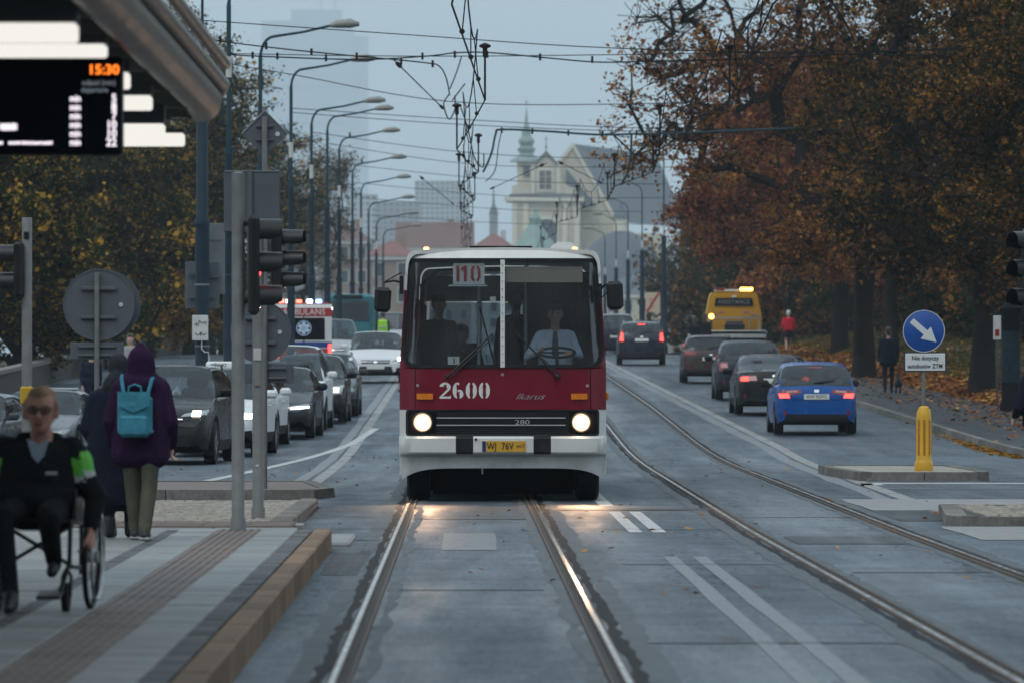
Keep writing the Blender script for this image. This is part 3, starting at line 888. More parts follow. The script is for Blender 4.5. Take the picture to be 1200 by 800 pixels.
# ================================================================ TREES AND VERGES
m_cglass_house = M("blocker_house_window", (0.02, 0.025, 0.03), 0.2, var=0)
def leaf_mat(name, stops, trans=0.40):
    m = bpy.data.materials.new(name); m.use_nodes = True
    n, l = m.node_tree.nodes, m.node_tree.links
    n.clear()
    out = n.new("ShaderNodeOutputMaterial")
    geo = n.new("ShaderNodeNewGeometry")
    cr = n.new("ShaderNodeValToRGB"); cr.color_ramp.interpolation = 'LINEAR'
    el = cr.color_ramp.elements
    while len(el) < len(stops): el.new(0.5)
    for e, (p, c) in zip(el, stops):
        e.position = p; e.color = (*c, 1)
    l.new(geo.outputs["Random Per Island"], cr.inputs[0])
    tx = n.new("ShaderNodeTexNoise"); tx.inputs["Scale"].default_value = 0.45; tx.inputs["Detail"].default_value = 2.0
    l.new(geo.outputs["Position"], tx.inputs["Vector"])
    mr = n.new("ShaderNodeMapRange"); mr.inputs[1].default_value = 0.3; mr.inputs[2].default_value = 0.7
    mr.inputs[3].default_value = -0.28; mr.inputs[4].default_value = 0.28
    l.new(tx.outputs["Fac"], mr.inputs[0])
    ad = n.new("ShaderNodeMath"); ad.operation = 'ADD'; ad.use_clamp = True
    l.new(geo.outputs["Random Per Island"], ad.inputs[0]); l.new(mr.outputs[0], ad.inputs[1])
    l.new(ad.outputs[0], cr.inputs[0])
    d = n.new("ShaderNodeBsdfDiffuse"); t = n.new("ShaderNodeBsdfTranslucent")
    l.new(cr.outputs[0], d.inputs[0]); l.new(cr.outputs[0], t.inputs[0])
    mx = n.new("ShaderNodeMixShader"); mx.inputs[0].default_value = trans
    l.new(d.outputs[0], mx.inputs[1]); l.new(t.outputs[0], mx.inputs[2])
    l.new(mx.outputs[0], out.inputs["Surface"])
    _mats[name] = m
    return m
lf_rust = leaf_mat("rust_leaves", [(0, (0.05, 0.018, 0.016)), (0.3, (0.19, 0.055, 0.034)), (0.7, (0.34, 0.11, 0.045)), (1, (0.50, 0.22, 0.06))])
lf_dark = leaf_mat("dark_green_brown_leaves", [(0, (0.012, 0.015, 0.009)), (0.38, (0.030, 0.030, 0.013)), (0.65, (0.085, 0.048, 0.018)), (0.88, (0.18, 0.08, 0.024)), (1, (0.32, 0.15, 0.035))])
lf_amber = leaf_mat("amber_leaves", [(0, (0.05, 0.03, 0.01)), (0.4, (0.18, 0.078, 0.016)), (0.75, (0.33, 0.15, 0.028)), (1, (0.46, 0.25, 0.05))])
lf_olive = leaf_mat("olive_leaves", [(0, (0.012, 0.018, 0.008)), (0.5, (0.03, 0.038, 0.013)), (0.74, (0.09, 0.075, 0.02)), (0.86, (0.34, 0.19, 0.035)), (1, (0.50, 0.28, 0.05))])
lf_mix = leaf_mat("russet_leaves", [(0, (0.04, 0.02, 0.014)), (0.35, (0.16, 0.058, 0.028)), (0.7, (0.31, 0.12, 0.036)), (1, (0.50, 0.25, 0.06))])
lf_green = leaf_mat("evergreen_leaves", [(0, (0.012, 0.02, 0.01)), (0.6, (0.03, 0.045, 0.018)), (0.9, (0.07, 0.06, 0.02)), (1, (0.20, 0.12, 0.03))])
lf_brown = leaf_mat("thin_brown_leaves", [(0, (0.05, 0.045, 0.03)), (0.5, (0.11, 0.085, 0.045)), (1, (0.22, 0.14, 0.06))])
m_bark = M("bark", (0.022, 0.019, 0.017), 0.95, spec=0.1, var=0.35, scale=5, bump=0.8, bscale=18)

def tree(name, label, base, fork, lobes, n_att, n_leaf, lsize, mat, seed, r_tip=0.016, twig=5, spread=0.5, lean=(0, 0), group=None, bare=0.0, lobes_bare=None, bend=0.35):
    """tapered trunk, limbs grown towards points scattered in the crown's lobes, leaves gathered round the twigs"""
    rg = np.random.default_rng(seed)
    t = thing(name, label, "tree", base, 0, group)
    P, par = [np.array([0., 0., -0.3])], [-1]
    nseg = max(3, int(fork / 0.8))
    for i in range(1, nseg + 1):
        h = fork * i / nseg
        P.append(np.array([lean[0] * h / fork + rg.normal(0, 0.05), lean[1] * h / fork + rg.normal(0, .05), h])); par.append(i - 1)
    att, tw = [], []
    wsum = sum(l[6] if len(l) > 6 else 1 for l in lobes)
    for l in lobes:
        k = int(n_att * (l[6] if len(l) > 6 else 1) / wsum)
        dirs = rg.normal(size=(k, 3)); dirs /= np.linalg.norm(dirs, axis=1)[:, None]
        rr = rg.random(k) ** 0.42
        att.append(np.array(l[:3]) + dirs * rr[:, None] * np.array(l[3:6]))
    att = np.concatenate(att)
    top = P[-1]
    att = att[np.argsort(np.linalg.norm(att - top, axis=1))]
    tips = []
    for a in att:
        A = np.array(P[nseg // 2:])
        d = np.linalg.norm(A - a, axis=1)
        j = int(np.argmin(d + 0.15 * np.linalg.norm(A - top, axis=1))) + nseg // 2
        p0 = P[j]; L_ = np.linalg.norm(a - p0); k = max(1, int(L_ / 0.7))
        mid = (p0 + a) / 2 + np.array([rg.normal(0, .10), rg.normal(0, .10), rg.uniform(-.5, 1) * bend]) * L_ * 0.5
        prev = j
        for i in range(1, k + 1):
            s = i / k
            q = (1 - s) ** 2 * p0 + 2 * s * (1 - s) * mid + s * s * a + rg.normal(0, 0.04, 3)
            P.append(q); par.append(prev); prev = len(P) - 1
        tips.append(prev)
    # twigs
    twp = []
    for tp in tips:
        for _ in range(twig):
            dv = rg.normal(size=3); dv[2] = dv[2] * 0.6 + 0.1; dv /= np.linalg.norm(dv)
            ln = rg.uniform(0.4, 1.0) * spread * 1.6
            m_ = P[tp] + dv * ln * .5 + rg.normal(0, .05, 3)
            P.append(m_); par.append(tp); a_ = len(P) - 1
            P.append(P[tp] + dv * ln + rg.normal(0, .08, 3)); par.append(a_); twp.append(len(P) - 1)
    N = len(P); P = np.array(P)
    rad = np.zeros(N); ch = [[] for _ in range(N)]
    for i in range(1, N): ch[par[i]].append(i)
    for i in range(N - 1, -1, -1):
        rad[i] = r_tip if not ch[i] else sum(rad[c] ** 2.35 for c in ch[i]) ** (1 / 2.35)
    rad[0] *= 1.5
    if nseg > 2: rad[1] *= 1.12
    # wood mesh
    V, Fc = [], []
    for i in range(1, N):
        p, q = P[par[i]], P[i]; d = q - p; ln = np.linalg.norm(d)
        if ln < 1e-4: continue
        d /= ln
        a = np.array([0, 0, 1.]) if abs(d[2]) < .9 else np.array([1., 0, 0])
        nx = np.cross(d, a); nx /= np.linalg.norm(nx); ny = np.cross(d, nx)
        r0 = min(rad[par[i]], rad[i] * 1.35) if par[i] >= nseg else rad[par[i]]
        r1 = rad[i]
        n = 9 if r1 > 0.09 else (5 if r1 > 0.03 else 3)
        o = len(V)
        for r, c in ((r0, p - d * r0 * .3), (r1, q)):
            for k in range(n):
                an = 2 * math.pi * k / n
                V.append(c + (nx * math.cos(an) + ny * math.sin(an)) * r)
        for k in range(n):
            k2 = (k + 1) % n
            Fc.append((o + k, o + k2, o + n + k2, o + n + k))
    me = bpy.data.meshes.new("trunk"); me.from_pydata([tuple(v) for v in V], [], Fc); me.materials.append(m_bark)
    me.polygons.foreach_set("use_smooth", [True] * len(me.polygons)); me.update()
    link(me, "trunk", t)
    # leaves
    src = P[np.array(twp)]; sp = P[np.array([par[i] for i in twp])]
    keep = rg.random(len(src)) > bare
    if lobes_bare is not None:
        keep &= np.array([rg.random() < lobes_bare(p) for p in src])
    src, sp = src[keep], sp[keep]
    idx = rg.integers(0, len(src), n_leaf)
    s = rg.random(n_leaf)[:, None] ** 0.6
    c = sp[idx] * (1 - s) + src[idx] * s + rg.normal(0, spread * 0.30, (n_leaf, 3))
    nrm = rg.normal(size=(n_leaf, 3)); nrm[:, 2] = np.abs(nrm[:, 2]) * 0.9 + 0.25
    nrm /= np.linalg.norm(nrm, axis=1)[:, None]
    ax = rg.normal(size=(n_leaf, 3)); ax -= nrm * (ax * nrm).sum(1)[:, None]; ax /= np.linalg.norm(ax, axis=1)[:, None]
    ay = np.cross(nrm, ax)
    sz = (lsize * rg.uniform(0.45, 1.0, n_leaf) ** 1.0 * rg.choice([0.9, 1.2, 1.7], n_leaf, p=[.5, .35, .15]))[:, None]
    v4 = np.stack([c - ax * sz * .55, c + ay * sz * .42 + nrm * sz * .12, c + ax * sz * .55, c - ay * sz * .42 + nrm * sz * .12], 1).reshape(-1, 3)
    me = bpy.data.meshes.new("crown")
    me.vertices.add(n_leaf * 4); me.vertices.foreach_set("co", v4.astype(np.float32).ravel())
    me.loops.add(n_leaf * 4); me.loops.foreach_set("vertex_index", np.arange(n_leaf * 4, dtype=np.int32))
    me.polygons.add(n_leaf); me.polygons.foreach_set("loop_start", np.arange(0, n_leaf * 4, 4, dtype=np.int32))
    try: me.polygons.foreach_set("loop_total", np.full(n_leaf, 4, dtype=np.int32))
    except Exception: pass
    me.materials.append(mat); me.update(); me.validate()
    link(me, "crown", t)
    return t
def copy_tree(src, base, rz, sc, label, mat=None):
    r = src.copy(); COL.objects.link(r); r.location = base; r.rotation_euler = (0, 0, rz); r.scale = (sc, sc, sc)
    r["label"] = label
    for c in src.children:
        k = c.copy(); COL.objects.link(k); k.parent = r
        if mat is not None and c.data.name.startswith("crown"):
            k.data = c.data.copy(); k.data.materials[0] = mat
    return r
def B(px, d, dz=0.0):
    x = (px - 600) * d / F_PX
    return (x, d, TZ(x, d) + (0.1 if U(x, d) > 13 else 0.0) + dz)

GR = "autumn trees along the park side"
# near dark tree at the right edge: dense, low hanging crown
tree("park_tree", "big dark-leaved tree with a thick trunk behind the arrow sign", B(1152, 152), 3.6,
     [(1.0, 0, 7.5, 4.6, 4.2, 3.4, 3), (-2.4, -0.5, 6.6, 3.0, 3.2, 2.6, 2), (0.5, 0, 11.5, 4.8, 4.5, 4.0, 3), (3.0, 0, 5.4, 3.4, 3.2, 2.0, 1.6), (-1.2, -1.5, 4.6, 2.0, 2.0, 1.3, 0.8), (-3.0, -1, 4.2, 1.8, 1.8, 1.1, 0.6), (0.8, -2.2, 3.6, 2.4, 1.4, 0.9, 0.8)], 200, 62000, 0.15, lf_dark, 11, spread=0.62, group=GR)
# wide half-bare tree reaching over the rails
tree("park_tree", "half-bare tree whose long limbs reach left over the tram wires", B(1012, 182), 4.2,
     [(-4.6, -1, 11.2, 3.4, 3.0, 2.4, 3), (-6.0, -1, 8.0, 2.2, 2.2, 2.2, 1.6), (-1.6, 0, 9.5, 3.4, 3.2, 3.0, 2.4), (1.8, 0, 11.8, 4.0, 4, 3.4, 2), (-3.2, 0, 13.5, 4.0, 3, 2.4, 2.4), (0.5, -1, 6.4, 3.6, 3.2, 1.6, 1.4), (-1.8, -1.8, 4.3, 2.4, 1.6, 1.1, 1.1), (2.0, -1.8, 4.1, 2.4, 1.6, 1.0, 1.0)], 280, 36000, 0.14, lf_mix, 23, spread=0.66, twig=7, r_tip=0.013, group=GR,
     lobes_bare=lambda p: (0.16 if (p[2] > 11.0 and p[0] < -3) else (0.6 if p[0] < -4.5 else 0.95)))
rust = tree("park_tree", "dense rust-red tree leaning out behind the tow truck", B(985, 222), 3.2,
     [(-3.4, 0, 7.6, 3.3, 3.2, 3.0, 3), (-1.0, 0, 9.2, 3.6, 3.4, 2.8, 3), (1.4, 0, 6.6, 3.4, 3.2, 2.6, 2.4), (-3.8, -1, 5.2, 2.4, 2.2, 1.6, 1.6), (0.2, -1.8, 3.9, 2.4, 1.6, 1.0, 1.0)], 190, 48000, 0.15, lf_rust, 31, spread=0.66, group=GR)
amber = tree("park_tree", "amber tree with drooping boughs above the jogger", B(925, 262), 3.4,
     [(0, 0, 8.0, 4.2, 4.0, 3.0, 3), (-2.4, -1, 5.6, 2.8, 2.6, 1.8, 2), (2.6, 0, 5.6, 3.0, 2.8, 2.0, 2), (0, 0, 11, 3.4, 3.2, 2.4, 2)], 180, 42000, 0.16, lf_amber, 41, spread=0.7, group=GR)
copy_tree(rust, B(1085, 236), 2.2, 1.05, "rust-brown tree between the dog walker and the arrow sign")
copy_tree(amber, B(1045, 205), 1.2, 0.82, "low amber tree behind the dog walker")
copy_tree(amber, B(1215, 175), 4.0, 0.95, "amber tree at the right edge behind the poster column")
copy_tree(rust, B(1135, 285), 0.7, 1.2, "far rust tree deep in the park behind the thick trunk", lf_dark)
copy_tree(amber, B(1010, 300), 2.9, 1.15, "far dark tree deep in the park right of the jogger", lf_dark)
copy_tree(rust, B(880, 330), 5.0, 0.95, "dark far tree directly behind the tow truck", lf_green)
copy_tree(amber, B(1255, 225), 0.4, 1.2, "dark tree filling the right edge of the park", lf_dark)
copy_tree(rust, B(1230, 128), 1.4, 0.8, "near olive tree overhanging the right edge of the picture", lf_dark)
thin = tree("park_tree", "small misty thin-leaved tree beside the right lamp posts", B(838, 390), 2.6,
     [(-1, 0, 6.0, 3.2, 3.0, 2.6, 2), (1.8, 0, 5.0, 2.8, 2.6, 2.2, 2), (0, 0, 8.5, 2.6, 2.4, 2.0, 1)], 150, 9000, 0.16, lf_brown, 53, spread=0.7, twig=6, group=GR)
copy_tree(thin, B(812, 470), 1.0, 0.9, "faint bare tree in front of the cream house")

GL = "trees behind the left parapet"
left = tree("wall_tree", "leafy dark tree with yellow flecks behind the round sign back", B(92, 214), 2.4,
     [(0, 0, 5.6, 3.8, 3.4, 2.6, 3), (-2.6, 0, 4.2, 2.8, 2.6, 2.0, 2), (2.4, 0, 4.6, 2.6, 2.4, 2.0, 2), (0.4, 0, 8.0, 3.2, 3.0, 2.0, 2)], 180, 46000, 0.19, lf_olive, 61, spread=0.62, group=GL)
copy_tree(left, B(-28, 176), 2.0, 1.0, "leafy tree at the left edge under the stop roof")
copy_tree(left, B(178, 250), 4.2, 1.12, "yellow-green tree beside the thick blue post")
copy_tree(left, B(30, 236), 1.0, 1.25, "tall dark tree behind the left signal post", lf_green)
copy_tree(left, B(135, 290), 3.3, 1.3, "tall dark tree further back between the sign back and the blue post", lf_green)
tall = tree("wall_tree", "tall thin-leaved tree rising behind the first lamp posts", B(300, 330), 4.5,
     [(-1.6, 0, 11.0, 3.2, 3, 3.2, 2), (1.6, 0, 10.5, 2.8, 2.6, 2.8, 2), (0, 0, 7.0, 3.4, 3.2, 2.4, 2), (-3.0, 0, 13.6, 2.2, 2, 1.8, 1)], 200, 21000, 0.16, lf_olive, 71, spread=0.7, twig=6, group=GL)
copy_tree(tall, B(352, 395), 2.4, 0.95, "misty brown tree between the second and third lamp posts", lf_brown)
copy_tree(tall, B(243, 290), 1.1, 1.15, "sparse tree whose top shows beside the stop roof")
shrub = tree("shrub", "orange-leaved bush spilling over the parapet beside the round sign", B(176, 236), 0.7,
     [(0, 0, 1.9, 2.0, 1.6, 1.5, 2), (1.4, 0, 1.5, 1.4, 1.4, 1.0, 1)], 70, 11000, 0.13, lf_amber, 81, spread=0.45, group="bushes along the parapet")
for k, (px, d, s, lb, mt) in enumerate(((20, 178, 1.2, "olive bush behind the left end of the parapet", lf_olive), (70, 190, 1.3, "green bush behind the parapet left of the round sign", lf_green), (118, 206, 1.3, "olive bush behind the parapet under the round sign", lf_olive), (222, 262, 1.5, "brown bush behind the thick blue post", lf_brown), (262, 300, 1.6, "brown bush behind the second blue post", lf_brown))):
    copy_tree(shrub, B(px, d), k * 1.3, s, lb, mt)
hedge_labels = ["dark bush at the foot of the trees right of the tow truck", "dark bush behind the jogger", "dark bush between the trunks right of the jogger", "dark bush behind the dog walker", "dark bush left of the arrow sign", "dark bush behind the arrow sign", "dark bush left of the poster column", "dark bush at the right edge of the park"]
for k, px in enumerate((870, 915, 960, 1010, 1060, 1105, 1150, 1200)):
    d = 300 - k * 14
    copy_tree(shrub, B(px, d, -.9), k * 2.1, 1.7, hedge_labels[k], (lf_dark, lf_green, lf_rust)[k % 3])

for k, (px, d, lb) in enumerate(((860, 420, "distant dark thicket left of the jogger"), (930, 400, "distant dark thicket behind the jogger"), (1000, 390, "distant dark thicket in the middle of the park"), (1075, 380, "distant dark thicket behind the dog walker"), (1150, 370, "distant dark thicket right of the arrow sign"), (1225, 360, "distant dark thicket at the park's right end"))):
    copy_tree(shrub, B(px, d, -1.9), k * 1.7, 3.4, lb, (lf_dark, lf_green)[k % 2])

# unseen trees and houses added around the camera to cut horizon light and reflections
nb_ = 0
for side, xs in ((-1, (-17, -19, -18, -22)), (1, (19, 22, 20, 24))):
    for k, y in enumerate((-22, -4, 14, 31, 49, 66, 84)):
        nb_ += 1
        x = xs[k % 4] * (1.0 + .12 * (y > 60))
        copy_tree(left if k % 2 else amber, (x, y, -.1), k * 1.1, 1.15 + .1 * (k % 3), "unseen light-blocking tree %s the stop, %s from the photographer's back" % ("behind" if side < 0 else "facing", ("first", "second", "third", "fourth", "fifth", "sixth", "seventh")[k]), lf_dark)
for k, x in enumerate((-34, -22, -11, -1, 10, 21, 33)):
    copy_tree(amber if k % 2 else left, (x, -30 - 3 * (k % 2), -.1), k * 1.9, 1.75, "large unseen light-blocking tree in the row behind the photographer, %s from the stop side" % ("first", "second", "third", "fourth", "fifth", "sixth", "seventh")[k], lf_dark)
for k, (x0, w_, h_) in enumerate(((-78, 34, 29), (-43, 30, 33), (-12, 26, 30), (15, 30, 34), (46, 34, 29))):
    b_ = thing("blocker_house", "unseen light-blocking house behind the photographer, %s in its row" % ("first", "second", "third", "fourth", "fifth")[k], "building", (x0, -46, -.1))
    mb = MB(); mb.box((w_ / 2, -6, h_ / 2), (w_ - .05, 12, h_)); mb.build("wall", M("blocker_house_render", (0.11, 0.10, 0.09), 0.9, var=0.15, scale=0.5), b_)
    mb = MB(); mb.box((.7, .04, .9), (1.1, .12, 1.7)); me_w = mb.mesh("window", m_cglass_house)
    for r_ in range(int(h_ / 3.4)):
        for c in range(int(w_ / 2.6)): link(me_w, "window", b_, (.5 + c * 2.6, 0, 1 + r_ * 3.3))
    mb = MB(); mb.prism([(0, h_), (w_, h_), (w_, h_ + .6), (0, h_ + .6)], -12.4, .5); mb.build("roof", M("blocker_house_roof", (0.06, 0.045, 0.04), 0.8, var=0.2), b_)

# grass on the bank, fallen leaves
rg = np.random.default_rng(4)
def scatter(name, n, ufun, yfun, size, mat, label, cat, flat=True):
    V = np.zeros((n, 4, 3))
    for i in range(n):
        y = yfun(); u = ufun(y); x = X(u, y)
        z = gz(y) + side_dz(u, y) + (0.105 if u > 13.1 else (0.13 if u > 10.06 else 0.006))
        s = size * rg.uniform(.6, 1.4); a = rg.uniform(0, 6.28)
        ca, sa = math.cos(a) * s, math.sin(a) * s
        if flat:
            t1, t2 = rg.uniform(0, .6) * s, rg.uniform(0, .6) * s
            V[i] = [(x - ca, y - sa, z + .004), (x + sa * .7, y - ca * .7, z + t1 + .004), (x + ca, y + sa, z + t2 + .004), (x - sa * .7, y + ca * .7, z + .004)]
        else:
            w = 0.012
            V[i] = [(x - w, y, z - .01), (x + w, y, z - .01), (x + w * .2 + ca * .4, y + sa * .4, z + s), (x - w * .2 + ca * .4, y + sa * .4, z + s)]
    me = bpy.data.meshes.new(name)
    me.from_pydata(V.reshape(-1, 3).tolist(), [], [(4 * i, 4 * i + 1, 4 * i + 2, 4 * i + 3) for i in range(n)])
    me.materials.append(mat); me.update()
    return tag(link(me, name), label, cat, kind="stuff")
lf_litter = leaf_mat("fallen_leaf_litter", [(0, (0.09, 0.03, 0.015)), (0.5, (0.20, 0.065, 0.025)), (0.85, (0.32, 0.13, 0.035)), (1, (0.45, 0.26, 0.07))], 0.1)
lf_grass = leaf_mat("grass_blades", [(0, (0.03, 0.045, 0.012)), (0.6, (0.055, 0.075, 0.02)), (1, (0.12, 0.11, 0.04))], 0.2)
def uy(): return 95 * math.exp(rg.random() * math.log(270 / 95))
scatter("fallen_leaves", 26000, lambda y: 13.0 + abs(rg.normal(0, 1.5)) + (0.0 if rg.random() < .7 else rg.uniform(0, 7)), uy, 0.085, lf_litter, "red and orange fallen leaves covering the strip beside the footway", "leaves")
scatter("fallen_leaves", 3000, lambda y: 13.1 - abs(rg.normal(0, 1.1)), uy, 0.06, lf_litter, "scattered orange leaves lying on the footway", "leaves")
scatter("fallen_leaves", 420, lambda y: 9.85 - abs(rg.normal(0, 0.16)), lambda: 101 + abs(rg.normal(0, 9)), 0.06, lf_amber, "yellow leaves gathered in the gutter by the park kerb", "leaves")
scatter("fallen_leaves", 260, lambda y: rg.uniform(-6, 5.5), lambda: rg.uniform(40, 110), 0.035, lf_litter, "few small leaves blown over the tram lanes", "leaves")
scatter("grass", 20000, lambda y: 14.2 + abs(rg.normal(0, 2.6)), uy, 0.10, lf_grass, "short green grass under the park trees", "grass", flat=False)

# parapet wall on the left, built of concrete panels with coping stones
m_panel = M("concrete_panel", (0.07, 0.066, 0.062), 0.85, spec=0.2, var=0.22, scale=2, bump=0.4, dirt=(0.06, 0.055, 0.05), dirt_amt=0.7, dscale=0.8)
m_cope = M("coping_stone", (0.16, 0.15, 0.135), 0.8, var=0.2, scale=3, bump=0.4)
pw = thing("parapet_wall", "long grey concrete parapet wall rising towards the blue post on the left", "wall", (-14.0, 150, 0))
npan = 64
for i in range(npan):
    y0, y1 = 128 + i * 2.6, 128 + (i + 1) * 2.6
    def P_(y): return Vector((-14.0 - 0.012 * (y - 150) + 14.0, y - 150, 0))
    zt0, zt1 = [EYE + ((HOR - (434 - 0.1885 * (600 - 14.0 * F_PX / y))) * y / F_PX) for y in (y0, y1)]
    a, b_ = P_(y0 + 0.02), P_(y1 - 0.02)
    zb0, zb1 = min(TZ(-14, y0), TZ(-14, y1)) - 0.3, min(TZ(-14, y0), TZ(-14, y1)) - 0.3
    vs = []
    for p, zb, zt in ((a, zb0, zt0), (b_, zb1, zt1)):
        vs += [(p.x, p.y, zb), (p.x, p.y, zt - 0.12), (p.x - .25, p.y, zt - 0.12), (p.x - .25, p.y, zb)]
    MB().add(vs, [(0, 4, 5, 1), (1, 5, 6, 2), (2, 6, 7, 3), (0, 1, 2, 3), (7, 6, 5, 4)]).build("panel", m_panel, pw)
    vs = []
    for p, zt in ((a, zt0), (b_, zt1)):
        vs += [(p.x + .06, p.y, zt - .118), (p.x + .06, p.y, zt), (p.x - .31, p.y, zt), (p.x - .31, p.y, zt - .118)]
    MB().add(vs, [(0, 4, 5, 1), (1, 5, 6, 2), (2, 6, 7, 3), (3, 7, 4, 0), (0, 1, 2, 3), (7, 6, 5, 4)]).build("coping_stone", m_cope, pw)
# ================================================================ FIGURES
def hull(spheres, n=10, m=7):
    bm = bmesh.new()
    for (p, r) in spheres:
        rr = (r, r, r) if not isinstance(r, (tuple, list)) else r
        for i in range(m + 1):
            t = math.pi * i / m
            for k in range(n if 0 < i < m else 1):
                a = 2 * math.pi * k / n
                bm.verts.new((p[0] + rr[0] * math.sin(t) * math.cos(a), p[1] + rr[1] * math.sin(t) * math.sin(a), p[2] + rr[2] * math.cos(t)))
    bmesh.ops.convex_hull(bm, input=bm.verts)
    bmesh.ops.delete(bm, geom=[v for v in bm.verts if not v.link_faces], context='VERTS')
    bm.verts.index_update()
    vs = [tuple(v.co) for v in bm.verts]; fs = [tuple(v.index for v in f.verts) for f in bm.faces]
    bm.free()
    return vs, fs

def figure_mesh(name, prims, mats, vox=0.014, smooth=4):
    """prims: list of (spheres, material index); one continuous skin over all of them"""
    mb = MB(); trees = []
    for sph, mi in prims:
        vs, fs = hull(sph); mb.add(vs, fs)
        trees.append((BVHTree.FromPolygons([Vector(v) for v in vs], fs), mi))
    me = bpy.data.meshes.new(name + "_raw"); me.from_pydata(mb.v, [], mb.f)
    tmp = bpy.data.objects.new("tmp", me); COL.objects.link(tmp)
    rm = tmp.modifiers.new("r", 'REMESH'); rm.mode = 'VOXEL'; rm.voxel_size = vox
    sm = tmp.modifiers.new("s", 'SMOOTH'); sm.factor = 0.5; sm.iterations = smooth
    dg = bpy.context.evaluated_depsgraph_get()
    out = bpy.data.meshes.new_from_object(tmp.evaluated_get(dg))
    bpy.data.objects.remove(tmp); bpy.data.meshes.remove(me)
    out.name = name
    out.materials.clear()
    for mm in mats: out.materials.append(mm)
    idx = []
    for p in out.polygons:
        best, bi = 9.0, 0
        for t, mi in trees:
            h = t.find_nearest(p.center, best)
            if h[0] is not None and h[3] < best: best, bi = h[3], mi
        idx.append(bi)
    out.polygons.foreach_set("material_index", idx)
    out.polygons.foreach_set("use_smooth", [True] * len(idx))
    out.update()
    return out

def V3(*a): return Vector(a)
def limb(a, b_, ra, rb, mi): return ([(a, ra), (b_, rb)], mi)

SKIN, TOP, LEGS, SHOE, HAIR, COLL = range(6)
def hand_prims(wrist, palm_dir, side_dir, mi=SKIN, curl=0.6, s=1.0):
    """palm and five fingers; palm_dir points along the fingers, side_dir towards the thumb"""
    d = Vector(palm_dir).normalized(); t = (Vector(side_dir) - d * Vector(side_dir).dot(d)).normalized(); nrm = d.cross(t)
    w = Vector(wrist); out = []
    k0, k1 = w + d * 0.085 * s + t * 0.03 * s, w + d * 0.085 * s - t * 0.03 * s
    out.append(([(w + t * .018 * s, .017 * s), (w - t * .018 * s, .017 * s), (k0, .015 * s), (k1, .014 * s)], mi))
    for i, (off, ln) in enumerate(((.032, .070), (.011, .078), (-.011, .072), (-.031, .056))):
        a = w + d * 0.088 * s + t * off * s
        b_ = a + (d * math.cos(curl) + nrm * math.sin(curl)) * ln * .55 * s
        c = b_ + (d * math.cos(curl * 2) + nrm * math.sin(curl * 2)) * ln * .5 * s
        out.append(([(a, .0095 * s), (b_, .009 * s)], mi)); out.append(([(b_, .009 * s), (c, .0078 * s)], mi))
    a = w + d * .03 * s + t * .03 * s; b_ = a + (d * .6 + t * .7) * .045 * s + nrm * .01; c = b_ + (d * .95 + nrm * .35) * .035 * s
    out.append(([(a, .013 * s), (b_, .011 * s)], mi)); out.append(([(b_, .011 * s), (c, .009 * s)], mi))
    return out

def head_prims(c, fwd=(0, -1, 0), hair='short', s=1.0, mi=SKIN):
    """c: centre of the skull; fwd: where the face points"""
    f = Vector(fwd).normalized(); c = Vector(c); rt = f.cross(Vector((0, 0, 1))).normalized(); up = Vector((0, 0, 1))
    o = [([(c + up * .03 * s, .088 * s), (c - f * .02 * s + up * .02 * s, .090 * s), (c + f * .025 * s - up * .06 * s, .058 * s), (c + f * .045 * s - up * .095 * s, .030 * s)], mi),
         ([(c + f * .088 * s + up * .012 * s, .010 * s), (c + f * .108 * s - up * .035 * s, .014 * s)], mi)]
    for sg in (-1, 1):
        o.append(([(c + rt * sg * .088 * s + up * .01 * s, .016 * s), (c + rt * sg * .09 * s - up * .03 * s, .012 * s)], mi))
    if hair == 'short':
        o.append(([(c - f * .03 * s + up * .055 * s, .099 * s), (c + f * .05 * s + up * .092 * s, .052 * s)], HAIR))
        o.append(([(c - f * .06 * s - up * .02 * s, .066 * s), (c - f * .03 * s + up * .03 * s, .09 * s)], HAIR))
    elif hair == 'long':
        o.append(([(c - f * .03 * s + up * .055 * s, .097 * s), (c + f * .04 * s + up * .085 * s, .052 * s)], HAIR))
        o.append(([(c - f * .05 * s, .095 * s), (c - f * .06 * s - up * .16 * s, .075 * s)], HAIR))
    return o

